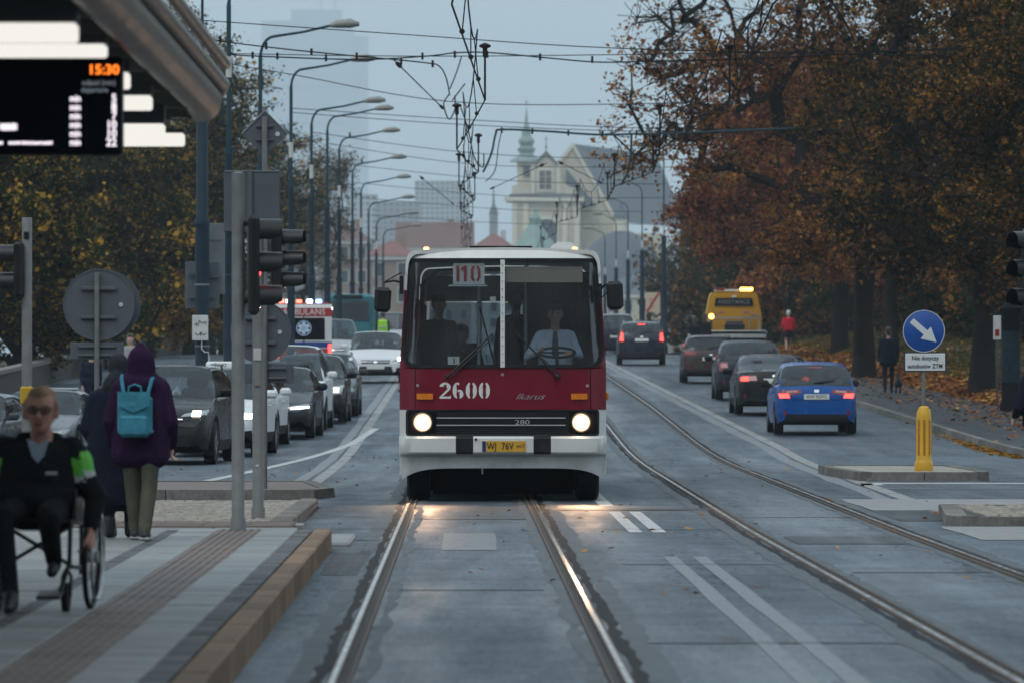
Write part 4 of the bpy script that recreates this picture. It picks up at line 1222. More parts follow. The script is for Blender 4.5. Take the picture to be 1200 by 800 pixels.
def standing(h=1.75, stride=0.0, arms=((.02, .0), (.02, .0)), hair='short', lean=0.0, coat=None, hands=True, bulk=1.0, sleeves=TOP, legs_mi=LEGS, elbow=0.06, armout=0.055):
    """a standing or walking figure facing -Y; stride in metres between the feet"""
    k = h / 1.75; P = []
    z = lambda v: v * k
    hd = V3(0, -.02 - lean, z(1.63))
    P += head_prims(hd, (0, -1, 0), hair, k)
    P.append(limb((0, .005 - lean * .9, z(1.42)), (0, -.01 - lean, z(1.55)), .056 * k, .052 * k, SKIN))
    b = bulk
    P.append(([((s * .14 * k, -lean * .8, z(1.375)), .082 * k * b) for s in (-1, 1)] + [((s * .10 * k, -.01 - lean * .5, z(1.15)), .115 * k * b) for s in (-1, 1)] + [((0, .03 - lean * .8, z(1.36)), .085 * k * b)], TOP))
    P.append(([((s * .10 * k, -lean * .5, z(1.15)), .112 * k * b) for s in (-1, 1)] + [((s * .09 * k, 0, z(.95)), .118 * k * b) for s in (-1, 1)], TOP))
    P.append(([((s * .085 * k, 0.0, z(.93)), .112 * k) for s in (-1, 1)], legs_mi))
    for s, dy in ((-1, -stride / 2), (1, stride / 2)):
        hip, knee, ank = (s * .09 * k, 0, z(.92)), (s * .095 * k, dy * .35 - .03 * k, z(.50)), (s * .095 * k, dy + .02, z(.10) + max(0, dy) * .12)
        P.append(limb(hip, knee, .092 * k, .062 * k, legs_mi)); P.append(limb(knee, ank, .062 * k, .044 * k, legs_mi))
        P.append(([((ank[0], ank[1] + .02, ank[2] - .055), .040 * k), ((ank[0], ank[1], ank[2] - .02), .045 * k), ((ank[0] + s * .01, ank[1] - .14 * k, ank[2] - .068), .030 * k)], SHOE))
    for s, (fy, fz) in zip((-1, 1), arms):
        sh = (s * .185 * k, -lean * .8, z(1.39)); el = (s * (.185 + armout) * k, .03 - lean * .6 - fy * .4, z(1.11))
        wr = (s * (.185 + armout + .01) * k, -fy, z(.87) + fz)
        P.append(limb(sh, el, .062 * k * b, .050 * k * b, sleeves)); P.append(limb(el, wr, .050 * k * b, .037 * k * b, sleeves))
        if hands:
            dv = (Vector(wr) - Vector(el)).normalized()
            P += hand_prims(Vector(wr) + dv * .015, dv, (0, -1, 0), SKIN, .5, k)
    if coat:
        P.append(([((s * .10 * k, 0, z(.98)), .13 * k) for s in (-1, 1)] + [((s * .12 * k, 0, z(coat)), .13 * k) for s in (-1, 1)], TOP))
    return P

def person(label, prims, mats, loc, rz=0.0, vox=0.014, group=None, cat="person"):
    me = figure_mesh("person", prims, mats, vox)
    return tag(link(me, "person", None, loc, rz), label, cat, group)

def cloth(name, col, rough=0.9, **k): return M(name, col, rough, spec=k.pop('spec', 0.08), var=k.pop('var', 0.18), scale=k.pop('scale', 9), bump=k.pop('bump', 0.9), bscale=k.pop('bscale', 11), **k)
m_skin = M("skin", (0.46, 0.27, 0.20), 0.55, var=0.08, scale=20)
m_skin_red = M("weathered_skin", (0.42, 0.21, 0.155), 0.6, spec=0.3, var=0.12, scale=25)
m_hair_brown = M("brown_hair", (0.045, 0.03, 0.02), 0.6, var=0.2, scale=40, bump=0.5, bscale=120)
m_hair_red = M("ginger_grey_hair", (0.25, 0.14, 0.08), 0.65, var=0.25, scale=40, bump=0.6, bscale=120)
m_black_cloth = cloth("black_cloth", (0.012, 0.013, 0.016))
m_navy_cloth = cloth("navy_cloth", (0.012, 0.016, 0.028))
m_black_leather = M("black_leather", (0.012, 0.012, 0.013), 0.45, var=0.2, scale=12)
m_white_cloth = cloth("white_cloth", (0.62, 0.63, 0.64))
m_silver = M("silver_trim", (0.42, 0.43, 0.44), 0.4, 0.1, var=0.05)
m_rubber = M("black_rubber", (0.012, 0.012, 0.013), 0.7, spec=0.2, var=0.2, scale=14)
m_black_plastic = M("black_plastic", (0.012, 0.013, 0.015), 0.42, spec=0.35, var=0.15, scale=9)
m_chrome = M("chrome_trim", (0.62, 0.63, 0.64), 0.15, 1.0, var=0.05)
m_alu = M("dull_aluminium", (0.42, 0.43, 0.44), 0.4, 0.8, var=0.12)

# ================================================================ BUS
BX, BY = -0.11, 69.0
m_bred = M("bus_crimson", (0.165, 0.003, 0.017), 0.36, var=0.10, scale=2.5, spec=0.35, coat=0.12, dirt=(0.12, 0.012, 0.02), dirt_amt=0.35)
m_bwhite = M("bus_cream_white", (0.66, 0.655, 0.63), 0.38, var=0.06, scale=2.5, coat=0.3, dirt=(0.42, 0.40, 0.36), dirt_amt=0.45)
m_bapron = M("bus_dusty_white", (0.50, 0.51, 0.50), 0.5, var=0.1, scale=3, dirt=(0.27, 0.27, 0.26), dirt_amt=0.7, dscale=2.5)
m_bint = M("bus_interior_grey", (0.045, 0.05, 0.055), 0.8, spec=0.2, var=0.15)
m_bseat = M("bus_seat_vinyl", (0.016, 0.018, 0.024), 0.7, spec=0.15, var=0.15)
m_bglass = glass("bus_windscreen", (0.82, 0.88, 0.91), 0.045, veil=0.045)
m_sglass = glass("bus_side_glass", (0.55, 0.62, 0.65), 0.08)
m_amber = M("amber_lens", (0.55, 0.16, 0.015), 0.25, var=0.1, scale=30, emit=(0.8, 0.22, 0.02), es=0.05)
m_amber_lit = lamp("amber_lamp_lit", (1.0, 0.40, 0.14), 3.2)
m_head_lit = lamp("headlamp_lit", (1.0, 0.66, 0.40), 30.0)
m_head_rim = lamp("headlamp_reflector_lit", (1.0, 0.50, 0.28), 1.3)
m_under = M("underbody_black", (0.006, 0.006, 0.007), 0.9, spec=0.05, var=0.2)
m_plate_y = M("yellow_number_plate", (0.62, 0.33, 0.03), 0.4, var=0.08, scale=20)
m_ink = M("black_lettering", (0.01, 0.01, 0.012), 0.5, var=0)
m_paintw = M("white_lettering", (0.68, 0.67, 0.64), 0.5, var=0.05)

bus = thing("bus", "old crimson and white city bus with lit headlights coming along the tram track", "bus", (BX, BY, 0))
def fy(x, z):
    s = abs(x) / 1.25
    y = 0.07 * s * s + 0.16 * s ** 10
    if z > 1.62: y += (z - 1.62) * 0.085
    if z > 2.9: y += (z - 2.9) ** 2 * 4.0
    return y
def fpt(x, z, off=0.0): return (x, fy(x, z) - off, z)
def fpatch(name, x0, x1, z0, z1, mat, off=0.0, nx=24, nz=3, parent=bus, thick=0.0, smooth=40):
    vs, fs = [], []
    for j in range(nz + 1):
        for i in range(nx + 1):
            s = i / nx
            x = x0 + (x1 - x0) * s
            vs.append(fpt(x, z0 + (z1 - z0) * j / nz, off))
    for j in range(nz):
        for i in range(nx):
            a = j * (nx + 1) + i
            fs.append((a, a + 1, a + nx + 2, a + nx + 1))
    if thick:
        n0 = len(vs)
        vs += [(x, y + thick, z) for x, y, z in vs]
        fs += [tuple(i + n0 for i in reversed(f)) for f in fs]
        rim = [j * (nx + 1) for j in range(nz + 1)] + [nz * (nx + 1) + i for i in range(1, nx + 1)] + [j * (nx + 1) + nx for j in range(nz - 1, -1, -1)] + [i for i in range(nx - 1, 0, -1)]
        for k in range(len(rim)):
            a, b_ = rim[k], rim[(k + 1) % len(rim)]
            fs.append((a, b_, b_ + n0, a + n0))
    return MB().add(vs, fs).build(name, mat, parent, smooth=smooth)
def rrect(x0, x1, z0, z1, r, n=6):
    pts = []
    rr = r if isinstance(r, (tuple, list)) else (r, r, r, r)   # bl, br, tr, tl
    for (cx, cz, a0, q) in ((x0, z0, math.pi, rr[0]), (x1, z0, 1.5 * math.pi, rr[1]), (x1, z1, 0, rr[2]), (x0, z1, .5 * math.pi, rr[3])):
        ccx = cx + (q if cx == x0 else -q); ccz = cz + (q if cz == z0 else -q)
        for i in range(n + 1):
            a = a0 + math.pi / 2 * i / n
            pts.append((ccx + q * math.cos(a), ccz + q * math.sin(a)))
        # straight run towards the next corner
        nxt = {(x0, z0): (x1, z0), (x1, z0): (x1, z1), (x1, z1): (x0, z1), (x0, z1): (x0, z0)}[(cx, cz)]
        dirx, dirz = np.sign(nxt[0] - cx), np.sign(nxt[1] - cz)
        idx = [(x0, z0), (x1, z0), (x1, z1), (x0, z1)].index(nxt)
        ex, ez = nxt[0] - dirx * rr[idx], nxt[1] - dirz * rr[idx]
        sx, sz = pts[-1]
        for i in range(1, 12):
            pts.append((sx + (ex - sx) * i / 12, sz + (ez - sz) * i / 12))
    return pts
def fring(name, A, B_, mat, offA=0.0, offB=0.0, parent=bus):
    n = len(A); vs = [fpt(x, z, offA) for x, z in A] + [fpt(x, z, offB) for x, z in B_]
    return MB().add(vs, [(i, (i + 1) % n, n + (i + 1) % n, n + i) for i in range(n)]).build(name, mat, parent, smooth=40)
WSL, WSR, WSB, WST = -1.222, 1.19, 1.625, 2.925
outer = rrect(-1.25, 1.25, 1.60, 3.035, (0.02, 0.02, 0.14, 0.14))
ws_o = rrect(WSL - .012, WSR + .04, WSB - .012, WST + .01, (.17, .17, .10, .10))
ws_i = rrect(WSL + .028, WSR - .0, WSB + .028, WST - .035, (.15, .15, .08, .08))
nl = len(outer); mbf = MB()
for i in range(nl):
    j = (i + 1) % nl; zc = (outer[i][1] + outer[j][1] + ws_o[i][1] + ws_o[j][1]) / 4
    mbf.m = 1 if zc < 1.80 else (2 if zc < 2.72 else 0)
    mbf.add([fpt(*outer[i]), fpt(*outer[j]), fpt(*ws_o[j]), fpt(*ws_o[i])], [(0, 1, 2, 3)])
mbf.build("front_fascia", [m_bwhite, m_bred, m_rubber], bus)
fring("windscreen_rubber", ws_o, ws_i, m_rubber, 0.022, 0.018)
# windscreen halves: glass clipped to the rubber frame
def wglass(x0, x1):
    n = 16; vs, fs = [], []
    for i in range(n + 1):
        x = x0 + (x1 - x0) * i / n
        e = max(0.0, 0.15 - min(x - (WSL + .02), (WSR - .0) - x)); c = 0.15 - math.sqrt(max(0.0, .15 ** 2 - e ** 2)) if e > 0 else 0.0
        for j in range(7):
            vs.append(fpt(x, (WSB + .02 + c) + (WST - WSB - .05 - 1.7 * c) * j / 6, 0.008))
    for i in range(n):
        for j in range(6): fs.append((i * 7 + j, (i + 1) * 7 + j, (i + 1) * 7 + j + 1, i * 7 + j + 1))
    return MB().add(vs, fs).build("windscreen", m_bglass, bus, smooth=40)
PXC = (588.5 - 589) / 97.1
wglass(WSL + .02, PXC - .02); wglass(PXC + .02, WSR - .0)
pil = fpatch("centre_pillar", PXC - .025, PXC + .028, WSB - .005, WST - .01, m_bwhite, 0.035, 2, 6, thick=0.05)
for k in range(13):
    mb = MB(); mb.lathe([(.007, -.004), (.007, .004)], fpt(PXC, WSB + .06 + k * .097, 0.038), 8, 'y'); mb.build("rivet", m_ink, pil)
fpatch("front_panel", -1.25, 1.25, 1.11, 1.605, m_bred, 0.004, 40, 4)
for s in (-1.06, 1.06):
    fpatch("panel_seam", s - .004, s + .004, 1.12, 1.60, m_under, 0.0065, 1, 3)
fpatch("service_flap", -0.985, -0.865, 1.36, 1.53, m_bred, 0.010, 3, 3, thick=0.006)
fpatch("lower_panel", -1.25, 1.25, 0.56, 1.11, m_bwhite, 0.0, 40, 4)
gr = fpatch("grille", -1.165, 1.155, 0.80, 1.108, m_under, 0.018, 30, 3, thick=0.02)
fring("grille_frame", rrect(-1.175, 1.165, .795, 1.112, .04), rrect(-1.15, 1.14, .815, 1.092, .03), m_black_plastic, 0.05, 0.045, gr)
mb = MB()
for k in range(11): mb.add([fpt(x, .83 + k * .024 + dz, .026) for dz in (0, .008) for x in np.linspace(-.80, .80, 17)], [(i, i + 1, i + 18, i + 17) for i in range(16)])
mb.build("grille_louvres", M("grille_grey", (0.035, 0.04, 0.045), 0.45, var=0.1), gr)
for z in (1.005, 0.918):
    fpatch("chrome_strip", -0.80, 0.755, z, z + 0.013, m_silver, 0.045, 20, 1, gr, thick=0.015)
text("280", "badge", m_silver, 0.078, gr, (0.235, fy(.2, .96) - .05, 0.958), sx=1.55, depth=0.004)
for s, xx in ((-1, -0.97), (1, 0.945)):
    hl_ = thing("headlight", None, None, (xx, fy(xx, .96) - .035, 0.958)); hl_.parent = bus
    mb = MB(); mb.lathe([(.128, .03), (.128, -.012), (.112, -.022), (.104, -.012)], n=24, axis='y', cap=False); mb.build("bezel", m_black_plastic, hl_, smooth=40)
    mb = MB(); mb.lathe([(.104, -.008), (.085, -.016)], n=24, axis='y', cap=False); mb.build("reflector", m_head_rim, hl_, smooth=60)
    mb = MB(); mb.lathe([(.087, -.015), (.06, -.026), (.02, -.031), (.001, -.032)], n=24, axis='y'); mb.build("lens", m_head_lit, hl_, smooth=60)
    ld = bpy.data.lights.new("headlight_beam", 'SPOT'); ld.energy = 75; ld.color = (1.0, 0.62, 0.36); ld.spot_size = R(62); ld.spot_blend = 0.8; ld.shadow_soft_size = 0.09
    lo = bpy.data.objects.new("headlight_beam", ld); COL.objects.link(lo); lo.parent = hl_; lo.location = (0, -.08, 0); lo.rotation_euler = (R(84), 0, R(180))
# bumper
for (x0, x1, mt, of, nm) in ((-1.262, -.565, m_bwhite, .10, "bumper_end"), (.578, 1.262, m_bwhite, .10, "bumper_end"), (-.36, .372, m_bwhite, .10, "bumper_centre"), (-.565, -.36, m_black_plastic, .07, "bumper_pad"), (.372, .578, m_black_plastic, .07, "bumper_pad")):
    vs, fs = [], []
    prof = [(.575, 0.0), (.578, of - .02), (.60, of), (.765, of), (.79, of - .025), (.792, 0.0)]
    xs = np.linspace(x0 + .003, x1 - .003, 14)
    for x in xs:
        for z, o_ in prof: vs.append((x, fy(min(1.25, max(-1.25, x)), z) - o_ + (.10 if abs(x) > 1.255 else 0), z))
    k = len(prof)
    for i in range(len(xs) - 1):
        for j in range(k - 1): fs.append((i * k + j, (i + 1) * k + j, (i + 1) * k + j + 1, i * k + j + 1))
    fs += [tuple(range(k)), tuple(range(len(vs) - 1, len(vs) - k - 1, -1))]
    MB().add(vs, fs).build(nm, mt, bus, smooth=35)
pl = fpatch("number_plate", -.25, .275, .605, .735, m_plate_y, .112, 2, 1, thick=0.008)
fpatch("plate_band", -.248, -.205, .607, .733, M("plate_blue", (0.01, 0.03, 0.16), 0.4, var=0), .1145, 1, 1, pl)
text("WJ", "plate_letters", m_ink, .118, pl, (-.135, fy(0, .67) - .116, .670), sx=.78)
text("76V", "plate_letters", m_ink, .118, pl, (.055, fy(0, .67) - .116, .670), sx=.78)
text("w17", "plate_letters", m_ink, .058, pl, (.212, fy(.2, .67) - .117, .675), sx=1.0)
mb = MB(); mb.lathe([(.016, -.01), (.016, .01)], fpt(-.325, .755, .105), 10, 'y'); mb.build("tow_cap", m_ink, bus)
# apron with its arched lower edge
vs, fs = [], []
xs = np.linspace(-1.22, 1.22, 37)
for x in xs:
    zb = .405 - .14 * (abs(x) / 1.22) ** 7
    for j in range(5):
        z = zb + (.575 - zb) * j / 4; vs.append((x, fy(x, z) + .012 + (1 - j / 4) * .03, z))
    vs.append((x, fy(x, zb) + .10, zb + .01))
for i in range(36):
    for j in range(4): fs.append((i * 6 + j, (i + 1) * 6 + j, (i + 1) * 6 + j + 1, i * 6 + j + 1))
    fs.append((i * 6 + 5, (i + 1) * 6 + 5, (i + 1) * 6, i * 6))
MB().add(vs, fs).build("apron", m_bapron, bus, smooth=35)
for x0, x1 in ((-1.04, -.845), (.825, 1.02)):
    fpatch("indicator", x0, x1, 1.235, 1.305, m_amber, .03, 4, 2, thick=0.03)
for x, z in ((-1.03, 1.405), (1.02, 1.40), (-.005, 1.535)):
    mb = MB(); mb.lathe([(.019, -.012), (.019, .012)], fpt(x, z, .006), 12, 'y'); mb.build("latch", m_alu, bus)
# fleet number in stencil figures, maker's script
def stencil(dig, x0, z0, w, h):
    t_, v_ = .052, .017
    mb = MB()
    def arc(cx, cz, rx, rz, a0, a1, th0, th1, n=10):
        P_ = []
        for i in range(n + 1):
            a = a0 + (a1 - a0) * i / n; th = th0 + (th1 - th0) * abs(math.cos(a))
            P_.append(((cx + rx * math.cos(a), cz + rz * math.sin(a)), (cx + (rx - th) * math.cos(a), cz + (rz - min(th, .03)) * math.sin(a))))
        for (a_, b_), (c_, d_) in zip(P_[:-1], P_[1:]):
            mb.add([fpt(p[0], p[1], .008) for p in (a_, b_, d_, c_)], [(0, 1, 2, 3)])
    cx, cz = x0 + w / 2, z0 + h / 2
    if dig == '0':
        arc(cx - .012, cz, w / 2 - .012, h / 2, math.pi / 2 + .10, 1.5 * math.pi - .10, .02, .05); arc(cx + .012, cz, w / 2 - .012, h / 2, -math.pi / 2 + .10, math.pi / 2 - .10, .02, .05)
    elif dig == '6':
        arc(cx - .01, cz, w / 2 - .01, h / 2, math.pi / 2 - .5, 1.5 * math.pi - .10, .02, .05, 14); arc(cx + .014, cz - h * .22, w / 2 - .018, h * .28, -math.pi / 2 + .1, math.pi / 2 + .6, .02, .05)
    else:
        arc(cx, cz + h * .22, w / 2, h * .28, -.45, math.pi * .97, .02, .05, 12)
        mb.add([fpt(x, z, .008) for x, z in ((cx + w * .28, cz + h * .14), (cx + w * .5, cz + h * .10), (cx - w * .20, cz - h * .36), (cx - w * .5, cz - h * .40))], [(0, 1, 2, 3)])
        mb.add([fpt(x, z, .008) for x, z in ((cx - w * .5, cz - h * .5), (cx + w * .5, cz - h * .5), (cx + w * .52, cz - h * .28), (cx + w * .42, cz - h * .36), (cx - w * .5, cz - h * .385))], [(0, 1, 2, 3, 4)])
    return mb
for i, c in enumerate("2600"):
    stencil(c, -.765 + i * .158, 1.245, .135, .195).build("fleet_digit", m_paintw, bus)
text("Ikarus", "maker_script", m_silver, .105, bus, (.315, fy(.3, 1.27) - .010, 1.268), shear=.6, sx=1.35, depth=0.003, bold=-.0015)
# wipers
for (p0, p1, b0, b1, lb) in (((524, 441), (577, 391), (562, 360), (579, 426), 0), ((653, 441), (604, 389), (608.5, 358), (608.5, 424), 1)):
    def q(p, off): x, z = (p[0] - 589) / 97.1, EYE + (HOR - p[1]) / 97.1; return fpt(x, z, off)
    w_ = thing("wiper", None, None, q(p0, 0)); w_.parent = bus
    o0 = Vector(q(p0, 0))
    def rel(p, off): return Vector(q(p, off)) - o0
    mb = MB(); mb.tube([rel(p0, .05), rel(p1, .07)], .013, 6); mb.tube([rel((p0[0] + 5, p0[1] - 1), .05), rel((p1[0] + 1, p1[1] + 4), .07)], .008, 6); mb.ball(rel(p0, .05), .03); mb.build("wiper_arm", m_black_plastic, w_)
    mb = MB(); mb.tube([rel(b0, .035), rel(b1, .035)], .011, 6); mb.build("wiper_blade", m_rubber, w_)
# body: sides, roof, rear
BL = 16.2
for s in (-1, 1):
    x = s * 1.25
    def side(nm, y0, y1, z0, z1, mt, th=.04):
        mb = MB(); mb.box((x - s * th / 2, (y0 + y1) / 2, (z0 + z1) / 2), (th, y1 - y0, z1 - z0)); return mb.build(nm, mt, bus)
    side("side_skirt", .24, 9.3, .32, 1.10, m_bwhite); side("side_panel", .24, 9.3, 1.103, 1.62, m_bred)
    side("side_skirt", 10.3, BL, .32, 1.10, m_bwhite); side("side_panel", 10.3, BL, 1.103, 1.62, m_bred)
    side("cantrail", .24, 9.3, 2.55, 2.78, m_bwhite); side("cantrail", 10.3, BL, 2.55, 2.78, m_bwhite)
    ys_ = [.24, 1.55, 2.95, 4.35, 5.75, 7.15, 8.4, 9.3, 10.3, 11.6, 13.0, 14.4, BL]
    for i, y in enumerate(ys_):
        mb = MB(); mb.box((x - s * .025, y + (.05 if i < len(ys_) - 1 else -.05), 2.085), (.05, .10, .93)); mb.build("window_post", m_bred, bus)
        if i < len(ys_) - 1 and y != 9.3:
            mb = MB(); mb.box((x - s * .02, (y + ys_[i + 1]) / 2 + .05, 2.085), (.008, ys_[i + 1] - y - .10, .92)); mb.build("side_window", m_sglass, bus)
prof = [(-1.25, 2.78)] + [(-1.25 + .15 - .15 * math.cos(a), 2.88 + .155 * math.sin(a)) for a in np.linspace(0, math.pi / 2, 6)] + [(-.5, 3.06), (0, 3.068), (.5, 3.06)] + [(1.25 - .15 + .15 * math.cos(a), 2.88 + .155 * math.sin(a)) for a in np.linspace(math.pi / 2, 0, 6)] + [(1.25, 2.78)]
inner = [(x * .965, z - .05) for x, z in reversed(prof)]
mb = MB(); mb.prism(prof + inner, .20, 9.3); mb.build("roof", m_bwhite, bus, smooth=40)
mb = MB(); mb.prism(prof + inner, 10.3, BL); mb.build("roof", m_bwhite, bus, smooth=40)
mb = MB()
for i in range(12):
    s_ = 0.955 if i % 2 else 1.0
    y = 9.3 + i / 11
    base_ = [(-1.2 * s_, .4), (1.2 * s_, .4), (1.2 * s_, 2.75), (.95 * s_, 2.75 + .22 * s_), (-.95 * s_, 2.75 + .22 * s_), (-1.2 * s_, 2.75)]
    mb.v += [(a, y, b_) for a, b_ in base_]
    if i: mb.f += [((i - 1) * 6 + k, (i - 1) * 6 + (k + 1) % 6, i * 6 + (k + 1) % 6, i * 6 + k) for k in range(6)]
mb.mi = [0] * len(mb.f); mb.build("bellows", m_rubber, bus)
mb = MB(); mb.box((0, BL - .03, .97), (2.48, .06, 1.3)); mb.build("rear_panel", m_bred, bus)
mb = MB(); mb.box((0, BL - .03, 2.8), (2.48, .06, .38)); mb.build("rear_header", m_bwhite, bus)
mb = MB(); mb.box((0, BL - .05, 2.11), (2.3, .01, .96)); mb.build("rear_window", m_sglass, bus)
mb = MB(); mb.box((0, BL / 2 + .1, .62), (2.44, BL - .3, .30)); mb.build("floor", m_under, bus)
mb = MB(); mb.box((0, .62, 1.36), (2.3, .62, .34)); mb.bbox((.62, .5, 1.56), (.7, .4, .14), .04); mb.build("dashboard", m_bseat, bus)
st = MB(); st.tube([(.66 + .22 * math.cos(a), .72 + .10 * math.sin(a), 1.80 + .06 * math.sin(a)) for a in np.linspace(0, 2 * math.pi, 25)], .016, 6); st.tube([(.45, .72, 1.80), (.87, .72, 1.80)], .012, 5); st.tube([(.66, .72, 1.8), (.66, .52, 1.55)], .022, 6)
st.build("steering_wheel", m_black_plastic, bus)
for (x, y, z) in [(.66, 1.35, .8)] + [(sx, yy, .8) for yy in (3.1, 4.0, 4.9, 5.8, 6.7, 7.6) for sx in (-.95, -.52, .52, .95)]:
    mb = MB(); mb.bbox((0, 0, .42), (.42, .42, .10), .03); mb.bbox((0, .22, .78), (.42, .09, .70), .035, Matrix.Rotation(R(-8), 3, 'X')); mb.box((0, .05, .18), (.10, .3, .4)); mb.build("seat", m_bseat, bus, loc=(x, y, z))
for (x, y) in ((-.30, 1.25), (.28, 1.7), (-.30, 2.6), (.30, 3.4), (-.30, 5.0), (.30, 6.6)):
    mb = MB(); mb.cyl((x, y, .78), (x, y, 2.95), .018, n=8); mb.build("grab_pole", m_alu, bus)
mb = MB(); mb.box((.72, 1.85, 1.75), (.95, .03, 2.1)); mb.build("cab_partition", m_bint, bus)
fpatch("sun_visor", .03, .985, 2.645, 2.835, M("beige_blind", (0.36, 0.30, 0.23), 0.8, var=0.08), -.09, 6, 2)
rb = fpatch("route_board", -.605, -.222, 2.62, 2.875, m_paintw, -.06, 2, 2, thick=0.01)
m_rnum = M("route_red", (0.42, 0.03, 0.03), 0.6, var=0.05)
for (cx, kind) in ((-.545, 1), (-.455, 1), (-.33, 0)):
    mb = MB()
    def rq(x0, x1, z0, z1): mb.box(((x0 + x1) / 2, fy(cx, 2.75) + .045, (z0 + z1) / 2), (x1 - x0, .006, z1 - z0))
    if kind: rq(cx - .018, cx + .018, 2.655, 2.845); 
    if kind and cx > -.5: mb.prism([(cx - .018, 2.80), (cx - .018, 2.845), (cx - .05, 2.815), (cx - .05, 2.785)], fy(cx, 2.75) + .042, fy(cx, 2.75) + .048)
    if not kind:
        for s in (-1, 1):
            P_ = [(cx + s * (.012), 2.845), (cx + s * .035, 2.84), (cx + s * .06, 2.80), (cx + s * .06, 2.70), (cx + s * .035, 2.66), (cx + s * .012, 2.655), (cx + s * .012, 2.682), (cx + s * .026, 2.70), (cx + s * .026, 2.80), (cx + s * .012, 2.818)]
            mb.prism(P_, fy(cx, 2.75) + .042, fy(cx, 2.75) + .048)
    mb.build("route_digit", m_rnum, rb)
fpatch("board_shelf", -.66, -.19, 2.595, 2.615, m_alu, -.03, 2, 1, thick=0.08)
cd = fpatch("course_card", -.665, -.525, 1.64, 1.75, m_paintw, -.03, 2, 1, thick=0.004)
mb = MB(); mb.box((-.59, fy(-.59, 1.69) + .026, 1.697), (.014, .004, .06)); mb.build("card_digit", m_ink, cd)
fpatch("windscreen_sticker", -.155, -.085, 2.41, 2.47, m_paintw, -.02, 1, 1, thick=0.003)
for px in (497, 675):
    x = (px - 589) / 97.1
    mb = MB(); mb.bbox((x, fy(x, 3.0) + .06, 3.045), (.075, .06, .055), .012); mb.build("clearance_lamp", m_amber_lit, bus)
mb = MB(); mb.prism([(.555, 3.05), (.60, 3.11), (.68, 3.155), (.84, 3.155), (.90, 3.12), (.93, 3.05)], 1.2, 2.0); mb.build("roof_vent", m_bwhite, bus, smooth=30)
mb = MB(); mb.bbox((-.03, 3.0, 3.115), (.78, 1.0, .04), .01); mb.build("roof_hatch", m_under, bus)
# mirrors
def P2(px, py, dy): return Vector(((px - 589) / 97.1, dy, EYE + (HOR - py) / 97.1))
for (cxp, cyp, w_, h_, arm) in ((448.5, 351.5, .20, .30, [(470, 331), (461, 329), (450, 331), (448, 340)]), (720, 346.5, .20, .345, [(703, 340), (708, 334), (716, 333), (719, 338)])):
    mr_ = thing("mirror", None, None, (0, 0, 0)); mr_.parent = bus
    mb = MB(); mb.bbox(P2(cxp, cyp, -.18), (w_, .09, h_), .045, Matrix.Rotation(R(4 if cxp < 589 else -3), 3, 'Y')); mb.build("mirror_housing", m_black_plastic, mr_)
    mb = MB(); mb.tube([P2(a, b_, .15 - .33 * i / 3) for i, (a, b_) in enumerate(arm)], .014, 6); mb.tube([P2(arm[0][0], arm[0][1] - 12, .15), P2(arm[2][0], arm[2][1], -.12)] if cxp < 589 else [P2(arm[0][0], arm[0][1] + 10, .15), P2(arm[2][0], arm[2][1] + 6, -.12)], .009, 5); mb.box(P2(arm[0][0], arm[0][1] + 3, .12), (.05, .05, .22)); mb.build("mirror_arm", m_black_plastic, mr_)
# wheels
m_rim = M("steel_rim", (0.25, 0.25, 0.25), 0.5, 0.6, var=0.15)
mb = MB(); mb.lathe([(.30, -.14), (.46, -.14), (.50, -.11), (.50, .11), (.46, .14), (.30, .14)], n=28, axis='x'); me_bt = mb.mesh("tyre", m_rubber, 35)
mb = MB(); mb.lathe([(.30, -.10), (.26, -.02), (.10, 0.02), (.10, .10), (.30, .10)], n=20, axis='x'); me_br = mb.mesh("rim", m_rim, 35)
for (x, y) in ((-1.03, 1.05), (1.03, 1.05), (-1.03, 6.6), (1.03, 6.6), (-1.03, 12.6), (1.03, 12.6)):
    w_ = thing("wheel", None, None, (x, y, .50)); w_.parent = bus
    link(me_bt, "tyre", w_); link(me_br, "rim", w_)
mb = MB(); mb.box((0, 1.75, .43), (2.3, .12, .62)); mb.box((0, 1.25, .27), (1.72, .10, .40)); mb.box((0, 8.5, .36), (1.75, 14.5, .34)); mb.build("chassis", m_under, bus)  # chassis plus low black panels, added to stand for shade beneath the bus
mb = MB(); mb.cyl((-.25, .25, .33), (-.25, .25, .42), .012, n=6); mb.build("tow_hook", m_alu, bus)
mb = MB(); mb.bbox((1.268, .7, 1.27), (.04, .12, .09), .01); mb.build("side_indicator", m_amber, bus)

# the body narrows a little towards the roof
for ch in list(bus.children):
    if ch.type == 'MESH':
        for v in ch.data.vertices:
            zz_, xx_ = v.co.z + ch.location.z, v.co.x + ch.location.x
            if zz_ > 1.6 and abs(xx_) > .6:
                v.co.x -= xx_ * .062 * min(1.0, (zz_ - 1.6) / 1.35) * (abs(xx_) / 1.25) ** 4
